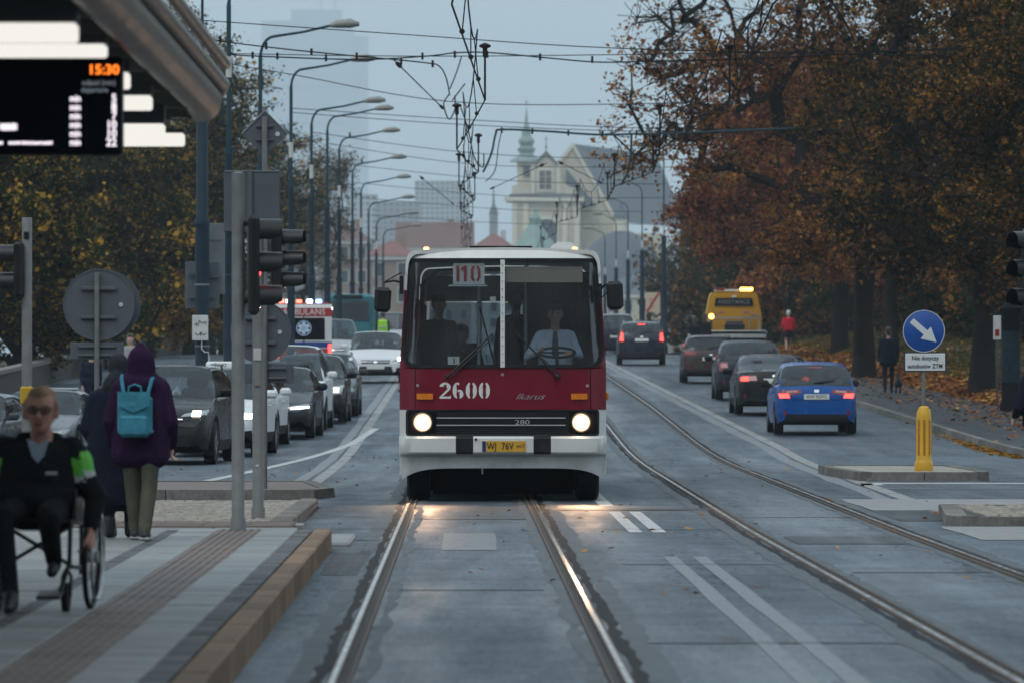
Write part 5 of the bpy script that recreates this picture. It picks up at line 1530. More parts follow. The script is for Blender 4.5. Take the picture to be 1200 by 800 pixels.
# the driver and passengers behind the windscreen
m_shirt = cloth("pale_blue_shirt", (0.60, 0.68, 0.78), bump=0.6)
m_tie = M("dark_tie", (0.03, 0.04, 0.07), 0.6, var=0)
def seated(sk=(0, 0, 0), hair='short', fwd=(0, -1, 0), arms=None):
    P_ = head_prims((0, -.03, .80), fwd, hair)
    P_.append(limb((0, .0, .60), (0, -.02, .72), .056, .052, SKIN))
    P_.append(([((s * .15, 0, .545), .078) for s in (-1, 1)] + [((s * .10, -.01, .30), .115) for s in (-1, 1)], TOP))
    P_.append(([((s * .10, -.01, .30), .115) for s in (-1, 1)] + [((s * .09, .02, .10), .12) for s in (-1, 1)], TOP))
    for s in (-1, 1):
        P_.append(limb((s * .09, 0, .08), (s * .12, -.42, .10), .09, .065, LEGS)); P_.append(limb((s * .12, -.42, .10), (s * .12, -.46, -.30), .062, .045, LEGS))
        P_.append(limb((s * .12, -.44, -.36), (s * .12, -.58, -.38), .042, .032, SHOE))
        el, wr = (s * .27, -.10, .30), (s * .21, -.42, .34)
        if arms: el, wr = arms[0 if s < 0 else 1]
        P_.append(limb((s * .19, 0, .55), el, .062, .05, TOP)); P_.append(limb(el, wr, .05, .038, TOP))
        dv = (Vector(wr) - Vector(el)).normalized()
        P_ += hand_prims(Vector(wr) + dv * .012, dv, (-s, 0, .3), SKIN, .7)
    return P_
drv = person("bus driver in a pale blue shirt and dark tie at the steering wheel", seated(arms=(((-.34, -.10, .28), (-.22, -.34, .33)), ((.30, -.10, .30), (.20, -.38, .33)))), [m_skin, m_shirt, m_navy_cloth, m_black_leather, m_hair_brown, m_shirt], (BX + .64, BY + 1.16, 1.46), 0, .013)
mb = MB(); mb.prism([(-.022, .60), (.022, .60), (.034, .50), (.042, .32), (0, .26), (-.042, .32), (-.034, .50)], -.128, -.118); mb.build("necktie", m_tie, drv)
for s in (-1, 1):
    mb = MB(); mb.ball((s * .033, -.112, .825), .012, 8, 5, (1.2, .5, .7)); mb.build("eye", m_ink, drv)
person("standing bus passenger in dark clothes beside the front door", standing(1.72, hair='short'), [m_skin, m_black_cloth, m_black_cloth, m_black_leather, m_hair_brown, m_black_cloth], (BX - .80, BY + 1.9, .78), R(20), .02)
person("bus passenger in a dark coat standing behind the driver's cab", standing(1.78, hair='short', bulk=1.15), [m_skin, m_navy_cloth, m_black_cloth, m_black_leather, m_hair_brown, m_black_cloth], (BX + .16, BY + 2.6, .78), R(-160), .02)
person("pale-faced seated bus passenger low in the left half of the windscreen", seated(), [m_skin, m_black_cloth, m_black_cloth, m_black_leather, m_hair_brown, m_black_cloth], (BX - .52, BY + 3.0, 1.22), 0, .02)
person("small seated passenger at the lower left corner of the windscreen", seated(hair='long'), [m_skin, m_black_cloth, m_black_cloth, m_black_leather, m_hair_brown, m_black_cloth], (BX - .93, BY + 2.95, .98), R(-20), .02)
# ================================================================ CARS
m_cglass = glass("car_glass", (0.66, 0.70, 0.72), 0.03, veil=0.012)
m_cglass_dark = glass("tinted_car_glass", (0.10, 0.11, 0.12), 0.03)
m_tail_lit = lamp("brake_lamp_lit", (1.0, 0.06, 0.05), 2.6)
m_tail = M("red_tail_lens", (0.20, 0.010, 0.012), 0.2, var=0.1, scale=20, coat=0.5)
m_tail_clear = M("pale_pink_lens", (0.45, 0.22, 0.22), 0.2, var=0.1, scale=20)
m_led = lamp("daylight_lamp_lit", (0.95, 0.98, 1.0), 5.0)
m_lamp_warm = lamp("dipped_lamp_lit", (1.0, 0.86, 0.66), 7.0)
m_lens = M("clear_lamp_glass", (0.30, 0.32, 0.33), 0.1, 0.4, var=0.15, scale=18, coat=0.5)
m_plate_w = M("white_number_plate", (0.62, 0.62, 0.58), 0.45, var=0.08)
m_cint = M("car_interior", (0.018, 0.018, 0.02), 0.8, var=0.1)
m_cseat = M("car_seat_cloth", (0.045, 0.045, 0.05), 0.9, var=0.15)
m_crim = M("alloy_rim", (0.30, 0.31, 0.32), 0.35, 0.8, var=0.1)
m_trim = M("unpainted_trim", (0.013, 0.014, 0.015), 0.65, spec=0.2, var=0.15)
def paint(name, c, rough=0.28): return M(name, c, rough, var=0.05, scale=3, spec=0.22, coat=0.10, dirt=tuple(x * .75 + .004 for x in c), dirt_amt=0.3)

def interp(pts, t):
    for (a, va), (b_, vb) in zip(pts[:-1], pts[1:]):
        if t <= b_:
            s = (t - a) / max(1e-6, b_ - a); s = s * s * (3 - 2 * s) * .5 + s * .5
            return va + (vb - va) * s
    return pts[-1][1]

SHAPES = {
    # belt: hood / waist / tail height; top: roof line; cowl, header, rear glass start and end as fractions of the length
    "hatch": dict(L=3.95, Wd=1.70, H=1.50, belt=[(0, .55), (.03, .70), (.12, .82), (.25, .95), (.4, .97), (.8, 1.02), (.93, 1.04), (.98, .98), (1, .80)], roof=(.25, .44, .86, .975), wheel=.30, wb=(.19, .83)),
    "sedan": dict(L=4.6, Wd=1.80, H=1.44, belt=[(0, .52), (.03, .66), (.12, .78), (.28, .93), (.4, .95), (.8, 1.02), (.9, 1.05), (.975, 1.0), (1, .80)], roof=(.28, .44, .72, .90), wheel=.32, wb=(.19, .79)),
    "wagon": dict(L=4.6, Wd=1.78, H=1.48, belt=[(0, .52), (.03, .68), (.12, .80), (.26, .94), (.4, .96), (.8, 1.02), (.94, 1.04), (.985, .98), (1, .80)], roof=(.26, .42, .90, .98), wheel=.32, wb=(.19, .79)),
    "suv": dict(L=4.6, Wd=1.85, H=1.66, belt=[(0, .62), (.03, .80), (.10, .95), (.25, 1.10), (.4, 1.12), (.8, 1.17), (.94, 1.18), (.985, 1.1), (1, .90)], roof=(.25, .40, .88, .975), wheel=.36, wb=(.19, .80)),
    "mpv": dict(L=4.4, Wd=1.80, H=1.80, belt=[(0, .58), (.03, .78), (.10, .92), (.20, 1.08), (.4, 1.10), (.8, 1.14), (.95, 1.15), (.99, 1.1), (1, .9)], roof=(.17, .36, .95, .99), wheel=.32, wb=(.18, .80)),
}
def car_body(sh):
    """returns ring mesh data with a region for every face"""
    L, Wd, H = sh["L"], sh["Wd"], sh["H"]; tc, th, tr, te = sh["roof"]
    ts = sorted(set([0, .008, .02, .04, .07, .1, .13] + list(np.linspace(.13, .9, 38)) + [.92, .94, .96, .975, .988, 1.0] + [tc, th, tr, te]))
    wx = [(0, .74), (.02, .86), (.06, .94), (.14, .99), (.3, 1.0), (.75, 1.0), (.9, .985), (.96, .95), (.985, .90), (1, .80)]
    V, rings = [], []
    zlow = .20
    for t in ts:
        w = Wd / 2 * interp(wx, t); zb = interp(sh["belt"], t); y = -L / 2 + L * t
        if t <= tc or t >= te: zg = zb
        elif t < th: s = (t - tc) / (th - tc); zg = zb + (H - .03 - zb) * (s ** .92)
        elif t < tr: s = (t - th) / (tr - th); zg = H - .03 + .03 * math.sin(math.pi * min(1, s * 1.1)) - .05 * s * s
        else: s = (t - tr) / (te - tr); zg = (H - .08) + (zb - (H - .08)) * (s ** 1.15)
        hg = max(0.0, zg - zb)
        z0 = zlow + (.10 if t < .02 or t > .99 else 0.03 if t < .06 or t > .95 else 0)
        for wc in sh["wb"]:
            d = abs(t - wc) * L; rr = sh["wheel"] + .055
            if d < rr: z0 = max(z0, sh["wheel"] * .96 + math.sqrt(rr * rr - d * d) * .98)
        wg = w * .93 - .26 * hg; k = min(1.0, hg / .15)
        zm = max(z0 + .08, zb * .60)
        half = [(0, z0), (w * .82, z0), (w * .955, z0 + .03), (w, max(z0 + .05, min(zm, z0 + .2))), (w * 1.0, zm + (zb - zm) * .45), (w * .985, zb - .07), (w * .955, zb - .012),
                (w * .93, zb), ((w * .93 + wg) / 2 + .012 * k, zb + hg * .52), (wg, zg - .065 * k), (wg - .05 * k - .02, zg - .018 * k), (wg * .62, zg + .012 * (1 - k) + .006), (0, zg + .02 + .012 * (1 - k))]
        ring = [(x, y, z) for x, z in half] + [(-x, y, z) for x, z in reversed(half[1:-1])]
        rings.append(ring)
    n = len(rings[0]); h = 12
    F_ = {}
    def put(reg, f): F_.setdefault(reg, []).append(f)
    for r in rings: V += r
    for i in range(len(ts) - 1):
        tm = (ts[i] + ts[i + 1]) / 2
        for j in range(n):
            j2 = (j + 1) % n; f = (i * n + j, i * n + j2, (i + 1) * n + j2, (i + 1) * n + j)
            jj = j if j < h else n - 1 - j
            reg = "body"
            if 9 <= jj <= 11:
                if tc < tm < th: reg = "windscreen"
                elif tr < tm < te: reg = "rear_window"
            elif jj in (7, 8):
                a = tc + (th - tc) * .42; b_ = tr + (te - tr) * .55; m1 = th + (tr - th) * .42
                if a < tm < m1 - .012: reg = "window_f" + ("l" if j < h else "r")
                elif m1 + .012 < tm < b_: reg = "window_b" + ("l" if j < h else "r")
                elif m1 - .012 <= tm <= m1 + .012: reg = "pillar"
            if jj in (0, 1) : reg = "under"
            if jj == 2: reg = "sill"
            put(reg, f)
    put("body", tuple(range(n - 1, -1, -1))); put("body", tuple(range((len(ts) - 1) * n, len(ts) * n)))
    return V, F_
_car_cache = {}
def car(name, label, shape, col, loc, rz, cat="car", front=None, rear=None, plate=None, glassm=None, group=None, roof_rails=False, dark_sill=True, antenna=False, pitch=0.0, seats=True, driver=True, scale=1.0):
    """front of the car faces local -Y"""
    sh = SHAPES[shape]; L, Wd, H = sh["L"], sh["Wd"], sh["H"]
    t = thing(name, label, cat, loc, rz, group)
    t.rotation_euler = (pitch, 0, rz); t.scale = (scale,) * 3
    V, F_ = car_body(sh)
    bvh = BVHTree.FromPolygons([Vector(v) for v in V], [f for fs in F_.values() for f in fs])
    gm = glassm or m_cglass
    def sub(fs):
        ids = sorted({i for f in fs for i in f}); mp = {a: b_ for b_, a in enumerate(ids)}
        return MB().add([V[i] for i in ids], [tuple(mp[i] for i in f) for f in fs])
    bodyo = sub(F_["body"]).build("body", col, t, smooth=38)
    sub(F_["under"]).build("underbody", m_under, t)
    sub(F_["sill"]).build("sill", m_trim if dark_sill else col, t, smooth=38)
    sub(F_["pillar"]).build("door_pillar", m_trim, t)
    sub(F_["windscreen"]).build("windscreen", gm, t, smooth=50)
    sub(F_["rear_window"]).build("rear_window", gm, t, smooth=50)
    for k in ("fl", "fr", "bl", "br"): sub(F_["window_" + k]).build("side_window", gm, t, smooth=50)
    def patch(nm, corners, mat, off=0.008, d=(0, 1, 0), n=6, parent=t, thick=0.012):
        """a piece that follows the body: corners (x, z) as seen along d"""
        dv = Vector(d).normalized(); vs = []
        side = Vector((0, 0, 1)).cross(dv).normalized()     # for d=+y, side=-x
        A, B_, C, D = [Vector(c) for c in corners]
        ok = True
        for i in range(n + 1):
            for j in range(n + 1):
                s, u = i / n, j / n
                p = (A * (1 - s) + B_ * s) * (1 - u) + (D * (1 - s) + C * s) * u
                o = Vector((0, 0, 0)) - dv * 6 - side * p.x * 1.0 + Vector((0, 0, p.y))
                hit = bvh.ray_cast(o, dv)
                if hit[0] is None: vs.append(None)
                else: vs.append(hit[0] - dv * off)
        good = [v for v in vs if v is not None]
        if not good: return None
        for k, v in enumerate(vs):
            if v is None:
                i, j = divmod(k, n + 1)
                best = min((abs(i - a) + abs(j - b_), a * (n + 1) + b_) for a in range(n + 1) for b_ in range(n + 1) if vs[a * (n + 1) + b_] is not None)[1]
                vs[k] = vs[best].copy()
        m_ = n + 1
        fs = [(i * m_ + j, (i + 1) * m_ + j, (i + 1) * m_ + j + 1, i * m_ + j + 1) for i in range(n) for j in range(n)]
        rim = [(i * m_) for i in range(n + 1)] + [n * m_ + j for j in range(1, n + 1)] + [i * m_ + n for i in range(n - 1, -1, -1)] + [j for j in range(n - 1, 0, -1)]
        n0 = len(vs); vs2 = vs + [v + dv * thick for v in vs]
        for k in range(len(rim)): a, b_ = rim[k], rim[(k + 1) % len(rim)]; fs.append((a, b_, b_ + n0, a + n0))
        return MB().add(vs2, fs).build(nm, mat, parent, smooth=40)
    t_patch = patch
    FR, RE = (0, 1, 0), (0, -1, 0)
    def sym(nm, c, mat, d, **k):
        out = []
        for s in (-1, 1):
            cc = [(x * s, z) for x, z in c]
            out.append(patch(nm, cc if s > 0 else [cc[1], cc[0], cc[3], cc[2]], mat, d=d, **k))
        return out
    w = Wd / 2
    # seams of doors
    for s in (-1, 1):
        for ty in (sh["roof"][0] + .03, sh["roof"][1] + (sh["roof"][2] - sh["roof"][1]) * .42, sh["roof"][2] - .02):
            y = -L / 2 + L * ty; zz = interp(sh["belt"], ty)
            vs = []
            for k in range(7):
                z = .32 + (zz - .06 - .32) * k / 6
                for dy in (-.006, .006):
                    hit = bvh.ray_cast(Vector((s * 4, y + dy, z)), Vector((-s, 0, 0)))
                    vs.append((hit[0] + Vector((s * .002, 0, 0))) if hit[0] is not None else Vector((s * w, y + dy, z)))
            MB().add(vs, [(2 * k, 2 * k + 1, 2 * k + 3, 2 * k + 2) for k in range(6)]).build("door_seam", m_under, t)
        for ty in (sh["roof"][1] + .06, sh["roof"][1] + (sh["roof"][2] - sh["roof"][1]) * .42 + .12):
            y = -L / 2 + L * ty; zz = interp(sh["belt"], ty) - .13
            hit = bvh.ray_cast(Vector((s * 4, y, zz)), Vector((-s, 0, 0)))
            if hit[0] is not None:
                mb = MB(); mb.bbox(hit[0] + Vector((s * .012, 0, 0)), (.03, .18, .028), .008); mb.build("door_handle", col, t)
        # mirror
        y = -L / 2 + L * (sh["roof"][0] + .075); zz = interp(sh["belt"], sh["roof"][0] + .08) + .03
        mo = MB(); mo.bbox((s * (w + .10), y, zz + .06), (.22, .12, .15), .045); mo.box((s * (w - .01), y + .01, zz), (.1, .06, .04)); mo.build("mirror", (front or rear or {}).get("mirror", col), t)
    # interior
    mb = MB(); mb.box((0, .1, .48), (Wd * .84, L * .62, .40)); mb.box((0, -L / 2 + L * (sh["roof"][0] + .07), interp(sh["belt"], sh["roof"][0]) - .13), (Wd * .82, .35, .20)); mb.build("interior", m_cint, t)
    yf = -L / 2 + L * (sh["roof"][1] + .13)
    for (sx, y) in ((-.36, yf), (.36, yf), (-.36, yf + .95), (.36, yf + .95)):
        bz = interp(sh["belt"], .5)
        mb = MB(); mb.bbox((sx, y, bz - .15), (.46, .14, .60), .06, Matrix.Rotation(R(-10), 3, 'X')); mb.bbox((sx, y + .06, bz + .24), (.26, .10, .18), .05); mb.build("seat", m_cseat, t)
    # wheels
    key = ("w", sh["wheel"])
    if key not in _car_cache:
        r = sh["wheel"]
        mb = MB(); mb.lathe([(r * .62, -.09), (r * .95, -.095), (r, -.07), (r, .07), (r * .95, .095), (r * .62, .09)], n=24, axis='x'); a = mb.mesh("tyre", m_rubber, 35)
        mb = MB(); mb.lathe([(r * .64, .085), (r * .60, .06), (r * .10, .075), (r * .10, -.08), (r * .64, -.085)], n=20, axis='x')
        for k in range(5):
            an = 2 * math.pi * k / 5; mb.box((.082, math.cos(an) * r * .33, math.sin(an) * r * .33), (.02, .06, r * .5), Matrix.Rotation(-an + math.pi / 2, 3, 'X'))
        _car_cache[key] = (a, mb.mesh("rim", m_crim, 35))
    ty_, ri_ = _car_cache[key]
    for s in (-1, 1):
        for tw in sh["wb"]:
            wo = thing("wheel", None, None, (s * (w - .095), -L / 2 + L * tw, sh["wheel"])); wo.parent = t
            if s < 0: wo.rotation_euler = (0, 0, math.pi)
            link(ty_, "tyre", wo); link(ri_, "rim", wo)
    if roof_rails:
        for s in (-1, 1):
            y0, y1 = -L / 2 + L * (sh["roof"][1] + .03), -L / 2 + L * (sh["roof"][2] - .03); xr = s * (w * .93 - .26 * (H - interp(sh["belt"], .6)) - .05)
            mb = MB(); mb.tube([(xr, y0, H - .05), (xr, y0 + .12, H + .02), (xr, y1 - .12, H + .01), (xr, y1, H - .08)], .018, 6); mb.build("roof_rail", m_alu, t)
    if antenna:
        mb = MB(); mb.cyl((0, L / 2 - L * .12 - .6, H - .03), (0, L / 2 - L * .12 - .45, H + .28), .008, .004, 5); mb.build("antenna", m_black_plastic, t)
    # front
    f = front or {}
    zh = interp(sh["belt"], .05); b0 = .30
    hz = f.get("lamp_z", zh - .10)
    hc = f.get("lamp", [(w * .50, hz - .05), (w * .93, hz - .02), (w * .95, hz + .09), (w * .55, hz + .03)])
    hs = sym("headlight", hc, m_lens, FR, n=8, off=.012)
    for s, ho in zip((-1, 1), hs):
        cx, cz = f.get("bulb", (w * .70, hz + .005))
        c = [(cx - .07, cz - .045), (cx + .07, cz - .045), (cx + .07, cz + .045), (cx - .07, cz + .045)] if not f.get("led") else [(hc[0][0] + .04, hc[0][1] + .02), (hc[1][0] - .02, hc[1][1] + .02), (hc[1][0] - .02, hc[1][1] + .055), (hc[0][0] + .04, hc[0][1] + .05)]
        cc = [(x * s, z) for x, z in c]
        if f.get("lit", True): patch("bulb", cc if s > 0 else [cc[1], cc[0], cc[3], cc[2]], f.get("bulb_mat", m_lamp_warm), d=FR, off=.03, n=4, parent=ho)
    gz0, gz1 = f.get("grille", (zh - .17, zh - .07)); gw = f.get("grille_w", .48)
    patch("grille", [(-w * gw, gz0), (w * gw, gz0), (w * gw * 1.05, gz1), (-w * gw * 1.05, gz1)], m_trim, d=FR, off=.010)
    if f.get("chrome", True): patch("grille_bar", [(-w * gw, (gz0 + gz1) / 2 - .008), (w * gw, (gz0 + gz1) / 2 - .008), (w * gw, (gz0 + gz1) / 2 + .012), (-w * gw, (gz0 + gz1) / 2 + .012)], m_chrome, d=FR, off=.02)
    patch("maker_badge", [(-.05, (gz0 + gz1) / 2 - .03), (.05, (gz0 + gz1) / 2 - .03), (.05, (gz0 + gz1) / 2 + .03), (-.05, (gz0 + gz1) / 2 + .03)], m_chrome, d=FR, off=.028, n=2)
    patch("air_intake", [(-w * .62, .27), (w * .62, .27), (w * .55, .27 + f.get("intake", .17)), (-w * .55, .27 + f.get("intake", .17))], m_trim, d=FR, off=.010)
    sym("fog_lamp", [(w * .70, .33), (w * .86, .34), (w * .86, .44), (w * .72, .43)], m_trim, FR, off=.010, n=4)
    fp = patch("number_plate", [(-.26, gz0 - .16), (.26, gz0 - .16), (.26, gz0 - .05), (-.26, gz0 - .05)], m_plate_w, d=FR, off=.022, n=3)
    # rear
    r_ = rear or {}
    zr = interp(sh["belt"], .97)
    lc = r_.get("lamp", [(w * .52, zr - .16), (w * .93, zr - .20), (w * .95, zr - .02), (w * .56, zr - .05)])
    ls = sym("tail_light", lc, r_.get("lens", m_tail), RE, n=8, off=.012)
    for s, lo_ in zip((-1, 1), ls):
        if r_.get("lit"):
            c = [(x * s, z) for x, z in r_["lit"]]
            patch("brake_lamp", c if s > 0 else [c[1], c[0], c[3], c[2]], m_tail_lit, d=RE, off=.024, n=4, parent=lo_)
        if r_.get("clear"):
            c = [(x * s, z) for x, z in r_["clear"]]
            patch("reversing_lamp", c if s > 0 else [c[1], c[0], c[3], c[2]], m_tail_clear, d=RE, off=.022, n=4, parent=lo_)
    pz = r_.get("plate_z", zr - .20)
    rp = patch("number_plate", [(-.26, pz - .055), (.26, pz - .055), (.26, pz + .055), (-.26, pz + .055)], m_plate_w, d=RE, off=.022, n=3)
    if plate and rp:
        yy = max(v.co.y for v in rp.data.vertices)
        text(plate, "plate_letters", m_ink, .105, rp, (0, yy + .004, pz), (R(90), 0, math.pi), sx=.80)
    patch("rear_badge", [(-.05, pz + .09), (.05, pz + .09), (.05, pz + .15), (-.05, pz + .15)], m_chrome, d=RE, off=.014, n=2)
    patch("rear_diffuser", [(-w * .80, .22), (w * .80, .22), (w * .74, .22 + r_.get("diff", .18)), (-w * .74, .22 + r_.get("diff", .18))], m_trim, d=RE, off=.010)
    patch("tailgate_seam", [(-w * .86, zr - .28), (w * .86, zr - .28), (w * .86, zr - .268), (-w * .86, zr - .268)], m_under, d=RE, off=.003)
    sym("reflector", [(w * .74, .40), (w * .80, .40), (w * .80, .50), (w * .74, .50)], m_tail, RE, off=.012, n=2)
    if r_.get("wiper"):
        y = L / 2; mb = MB()
        tz_ = zr + .05
        hit = [bvh.ray_cast(Vector((x, 6, z)), Vector((0, -1, 0))) for x, z in ((.05, tz_ + .03), (-.38, tz_ + .08))]
        if all(h_[0] is not None for h_ in hit):
            mb.tube([hit[0][0] + Vector((0, .03, 0)), hit[1][0] + Vector((0, .03, 0))], .014, 5); mb.build("rear_wiper", m_black_plastic, t)
    if r_.get("high"):
        tz_ = H - .12
        patch("high_brake_lamp", [(-.14, tz_ - .012), (.14, tz_ - .012), (.14, tz_ + .012), (-.14, tz_ + .012)], m_tail_lit if r_.get("high") == 'lit' else m_tail, d=RE, off=.012, n=3)
    return t

def slope_at(y): return math.atan((gz(y + 2) - gz(y - 2)) / 4)
def oncoming(px_corner, d, shape, yaw=0.0, half=None, **k):
    """place by the column of the front corner that is nearest the tracks"""
    w = (half or SHAPES[shape]["Wd"] / 2)
    L = SHAPES[shape]["L"] * k.get("scale", 1.0); w *= k.get("scale", 1.0)
    x = (px_corner - 600) * d / F_PX; a = R(yaw)
    # heading -Y turned by yaw: front centre sits half a length ahead of the middle
    fx, fy_ = -math.sin(-a), -math.cos(a)      # heading
    rxv = (math.cos(a), math.sin(a))
    cx, cy = x - rxv[0] * w, d - rxv[1] * w
    mx, my = cx - fx * L / 2 * -1 * -1, cy + math.cos(a) * L / 2
    mx = cx + math.sin(-a) * L / 2
    return car(k.pop("name"), k.pop("label"), shape, k.pop("col"), (mx, my, TZ(mx, my)), a, pitch=0.0, **k)
p_black = paint("black_car_paint", (0.008, 0.009, 0.011)); p_white = paint("white_car_paint", (0.60, 0.61, 0.61), 0.35); p_dgrey = paint("dark_grey_paint", (0.045, 0.05, 0.055))
p_grey = paint("grey_car_paint", (0.13, 0.14, 0.15)); p_silver = paint("silver_car_paint", (0.34, 0.36, 0.37)); p_blue = paint("bright_blue_paint", (0.006, 0.065, 0.25), 0.25)
p_brown = paint("brown_car_paint", (0.05, 0.032, 0.028)); p_navy = paint("navy_car_paint", (0.012, 0.018, 0.03)); p_black2 = paint("blue_black_paint", (0.009, 0.011, 0.017))
GO = "cars queueing towards the stop"
oncoming(247, 95.5, "suv", -3.5, name="parked_suv", label="black sport utility car with roof rails and lit headlight behind the purple coat", col=p_black, cat="car", group=GO, roof_rails=True,
         front=dict(lamp=[(.40, .80), (.88, .83), (.90, .93), (.46, .85)], bulb=(.66, .855), bulb_mat=m_lamp_warm, grille=(.72, .80), intake=.22))
taxi = oncoming(303, 102.2, "hatch", -3.0, name="taxi", label="white taxi with a roof sign right behind the black sport utility car", col=p_white, cat="car", group=GO, front=dict(bulb_mat=m_led, lamp=[(.42, .60), (.80, .62), (.83, .78), (.55, .70)], bulb=(.66, .685), intake=.2), scale=1.05)
mb = MB(); mb.bbox((0, -.05, 1.55), (.50, .16, .13), .03); ts_ = mb.build("taxi_sign", M("taxi_sign_white", (0.7, 0.7, 0.68), 0.4, var=0.05), taxi)
text("TAXI", "taxi_letters", m_ink, .10, ts_, (0, -.133, 1.55))
oncoming(322, 109, "hatch", -2.5, name="hatchback", label="white hatchback just behind the taxi, seen past the second post", col=p_white, cat="car", group=GO, front=dict(bulb_mat=m_led, bulb=(.66, .66)))
oncoming(366, 115, "sedan", -1.5, name="sedan", label="black sedan with thin white daylight lamps right of the sign plates", col=p_black2, cat="car", group=GO, front=dict(led=True, bulb_mat=m_led, lamp=[(.42, .57), (.84, .59), (.86, .70), (.45, .65)], grille=(.42, .64), grille_w=.40))
oncoming(381, 121.3, "mpv", -1.0, name="people_carrier", label="tall white people carrier behind the black sedan", col=p_white, cat="car", group=GO, front=dict(lit=True, bulb_mat=m_lamp_warm))
oncoming(405, 127.4, "hatch", -0.5, name="hatchback", label="small black hatchback with one bright round headlamp beside the lane line", col=p_black, cat="car", group=GO, front=dict(lamp=[(.42, .62), (.76, .64), (.80, .84), (.55, .80)], bulb=(.62, .73), bulb_mat=m_lamp_warm), scale=1.02)
oncoming(419, 133.5, "wagon", 0.0, name="estate_car", label="dark grey estate car last in the dense queue", col=p_dgrey, cat="car", group=GO, roof_rails=True, front=dict(lit=False))
oncoming(474, 178, "hatch", 0.5, name="hatchback", label="white hatchback driving alone behind the bus mirror with headlamps on", col=p_white, cat="car", front=dict(bulb_mat=m_led, lamp=[(.46, .60), (.86, .64), (.86, .78), (.58, .68)], bulb=(.72, .69), intake=.2), scale=1.06)
oncoming(420, 203, "mpv", 0.5, name="people_carrier", label="grey-blue people carrier behind the two police officers", col=p_silver, cat="car", front=dict(lit=False))
oncoming(488, 268, "mpv", 0.5, name="van", label="pale van roof showing between the police officer and the bus", col=p_silver, cat="van", front=dict(lit=False), scale=1.1)
# the two cars standing further left
c1 = W(57, 500, 118); car("sedan", "dark grey sedan with a raised roof hatch behind the man in the wheelchair", "sedan", p_grey, (c1.x, c1.y, TZ(c1.x, c1.y) - .12), R(-6), front=dict(lit=False))
mb = MB(); mb.bbox((c1.x + .1, c1.y + .35, TZ(c1.x, c1.y) + 1.34), (.95, .6, .05), .02)
bpy_hatch = mb.build("roof_hatch", p_silver)
bpy_hatch.parent = [o for o in bpy.data.objects if o.name.startswith("sedan") and o.type == 'EMPTY'][-1]
bpy_hatch.matrix_parent_inverse = (Matrix.Translation(bpy_hatch.parent.location) @ bpy_hatch.parent.rotation_euler.to_matrix().to_4x4()).inverted()
c1 = W(-30, 500, 112); car("hatchback", "dark car cut by the left edge of the picture", "hatch", p_dgrey, (c1.x, c1.y, TZ(c1.x, c1.y) - .08), R(-8), front=dict(lit=False))

# cars driving away on the right
GA = "cars driving away on the park side"
def away(px, d, shape, yaw=0.0, **k):
    x = (px - 600) * d / F_PX; sc = k.get("scale", 1.0); L = SHAPES[shape]["L"] * sc
    y = d + L / 2; a = math.pi + R(yaw); xx = x - math.sin(R(yaw)) * L / 2
    return car(k.pop("name"), k.pop("label"), shape, k.pop("col"), (xx, y, TZ(xx, y)), a, group=GA, **k)
bc = away(957, 118, "hatch", 0.5, name="hatchback", label="bright blue hatchback with brake lights lit, nearest on the right", col=p_blue, antenna=True, plate="WW 923YC", dark_sill=False,
     rear=dict(wiper=True, high=True, lamp=[(.30, .86), (.80, .76), (.84, .91), (.34, .93)], lit=[(.55, .755), (.76, .75), (.78, .845), (.58, .845)], clear=[(.38, .875), (.62, .86), (.62, .90), (.40, .915)], plate_z=.78, diff=.20), front=dict(mirror=m_trim))
text("YARIS", "model_badge", m_chrome, .05, bc, (-.5, SHAPES["hatch"]["L"] / 2 - .028, .70), (R(90), 0, math.pi))
away(908, 135, "sedan", 0.5, name="sedan", label="black sedan with a dark rear window just ahead of the blue hatchback", col=p_black, glassm=m_cglass_dark,
     rear=dict(lamp=[(.40, .80), (.84, .78), (.86, .93), (.44, .93)], lit=[(.62, .80), (.80, .80), (.81, .89), (.62, .90)], clear=[(.42, .81), (.60, .81), (.60, .91), (.44, .92)], plate_z=.80))
away(879, 152, "hatch", 0.0, name="hatchback", label="black hatchback with pale tail lamps, second ahead of the blue one", col=p_navy, scale=1.06,
     rear=dict(lamp=[(.52, .72), (.78, .72), (.80, .94), (.56, .94)], clear=[(.56, .80), (.74, .80), (.74, .90), (.58, .90)], wiper=True, plate_z=.72))
away(833, 177, "wagon", -0.5, name="estate_car", label="brown estate car with roof rails beside the tow truck", col=p_brown, roof_rails=True,
     rear=dict(lamp=[(.44, .86), (.84, .84), (.86, 1.0), (.50, .97)], plate_z=.74, wiper=True))
away(752, 215, "suv", -0.4, name="estate_car", label="dark tall estate car with long vertical brake lights near the bus mirror", col=p_navy, roof_rails=True,
     rear=dict(lamp=[(.66, .86), (.86, .86), (.80, 1.36), (.70, 1.30)], lit=[(.70, .90), (.85, .90), (.80, 1.22), (.72, 1.20)], plate_z=.94, wiper=True, high='lit'), scale=.98)
away(722, 248, "mpv", -0.4, name="people_carrier", label="dark people carrier farthest away beside the bus mirror", col=p_navy, rear=dict(lamp=[(.66, .95), (.84, .95), (.82, 1.35), (.70, 1.35)], plate_z=.8))

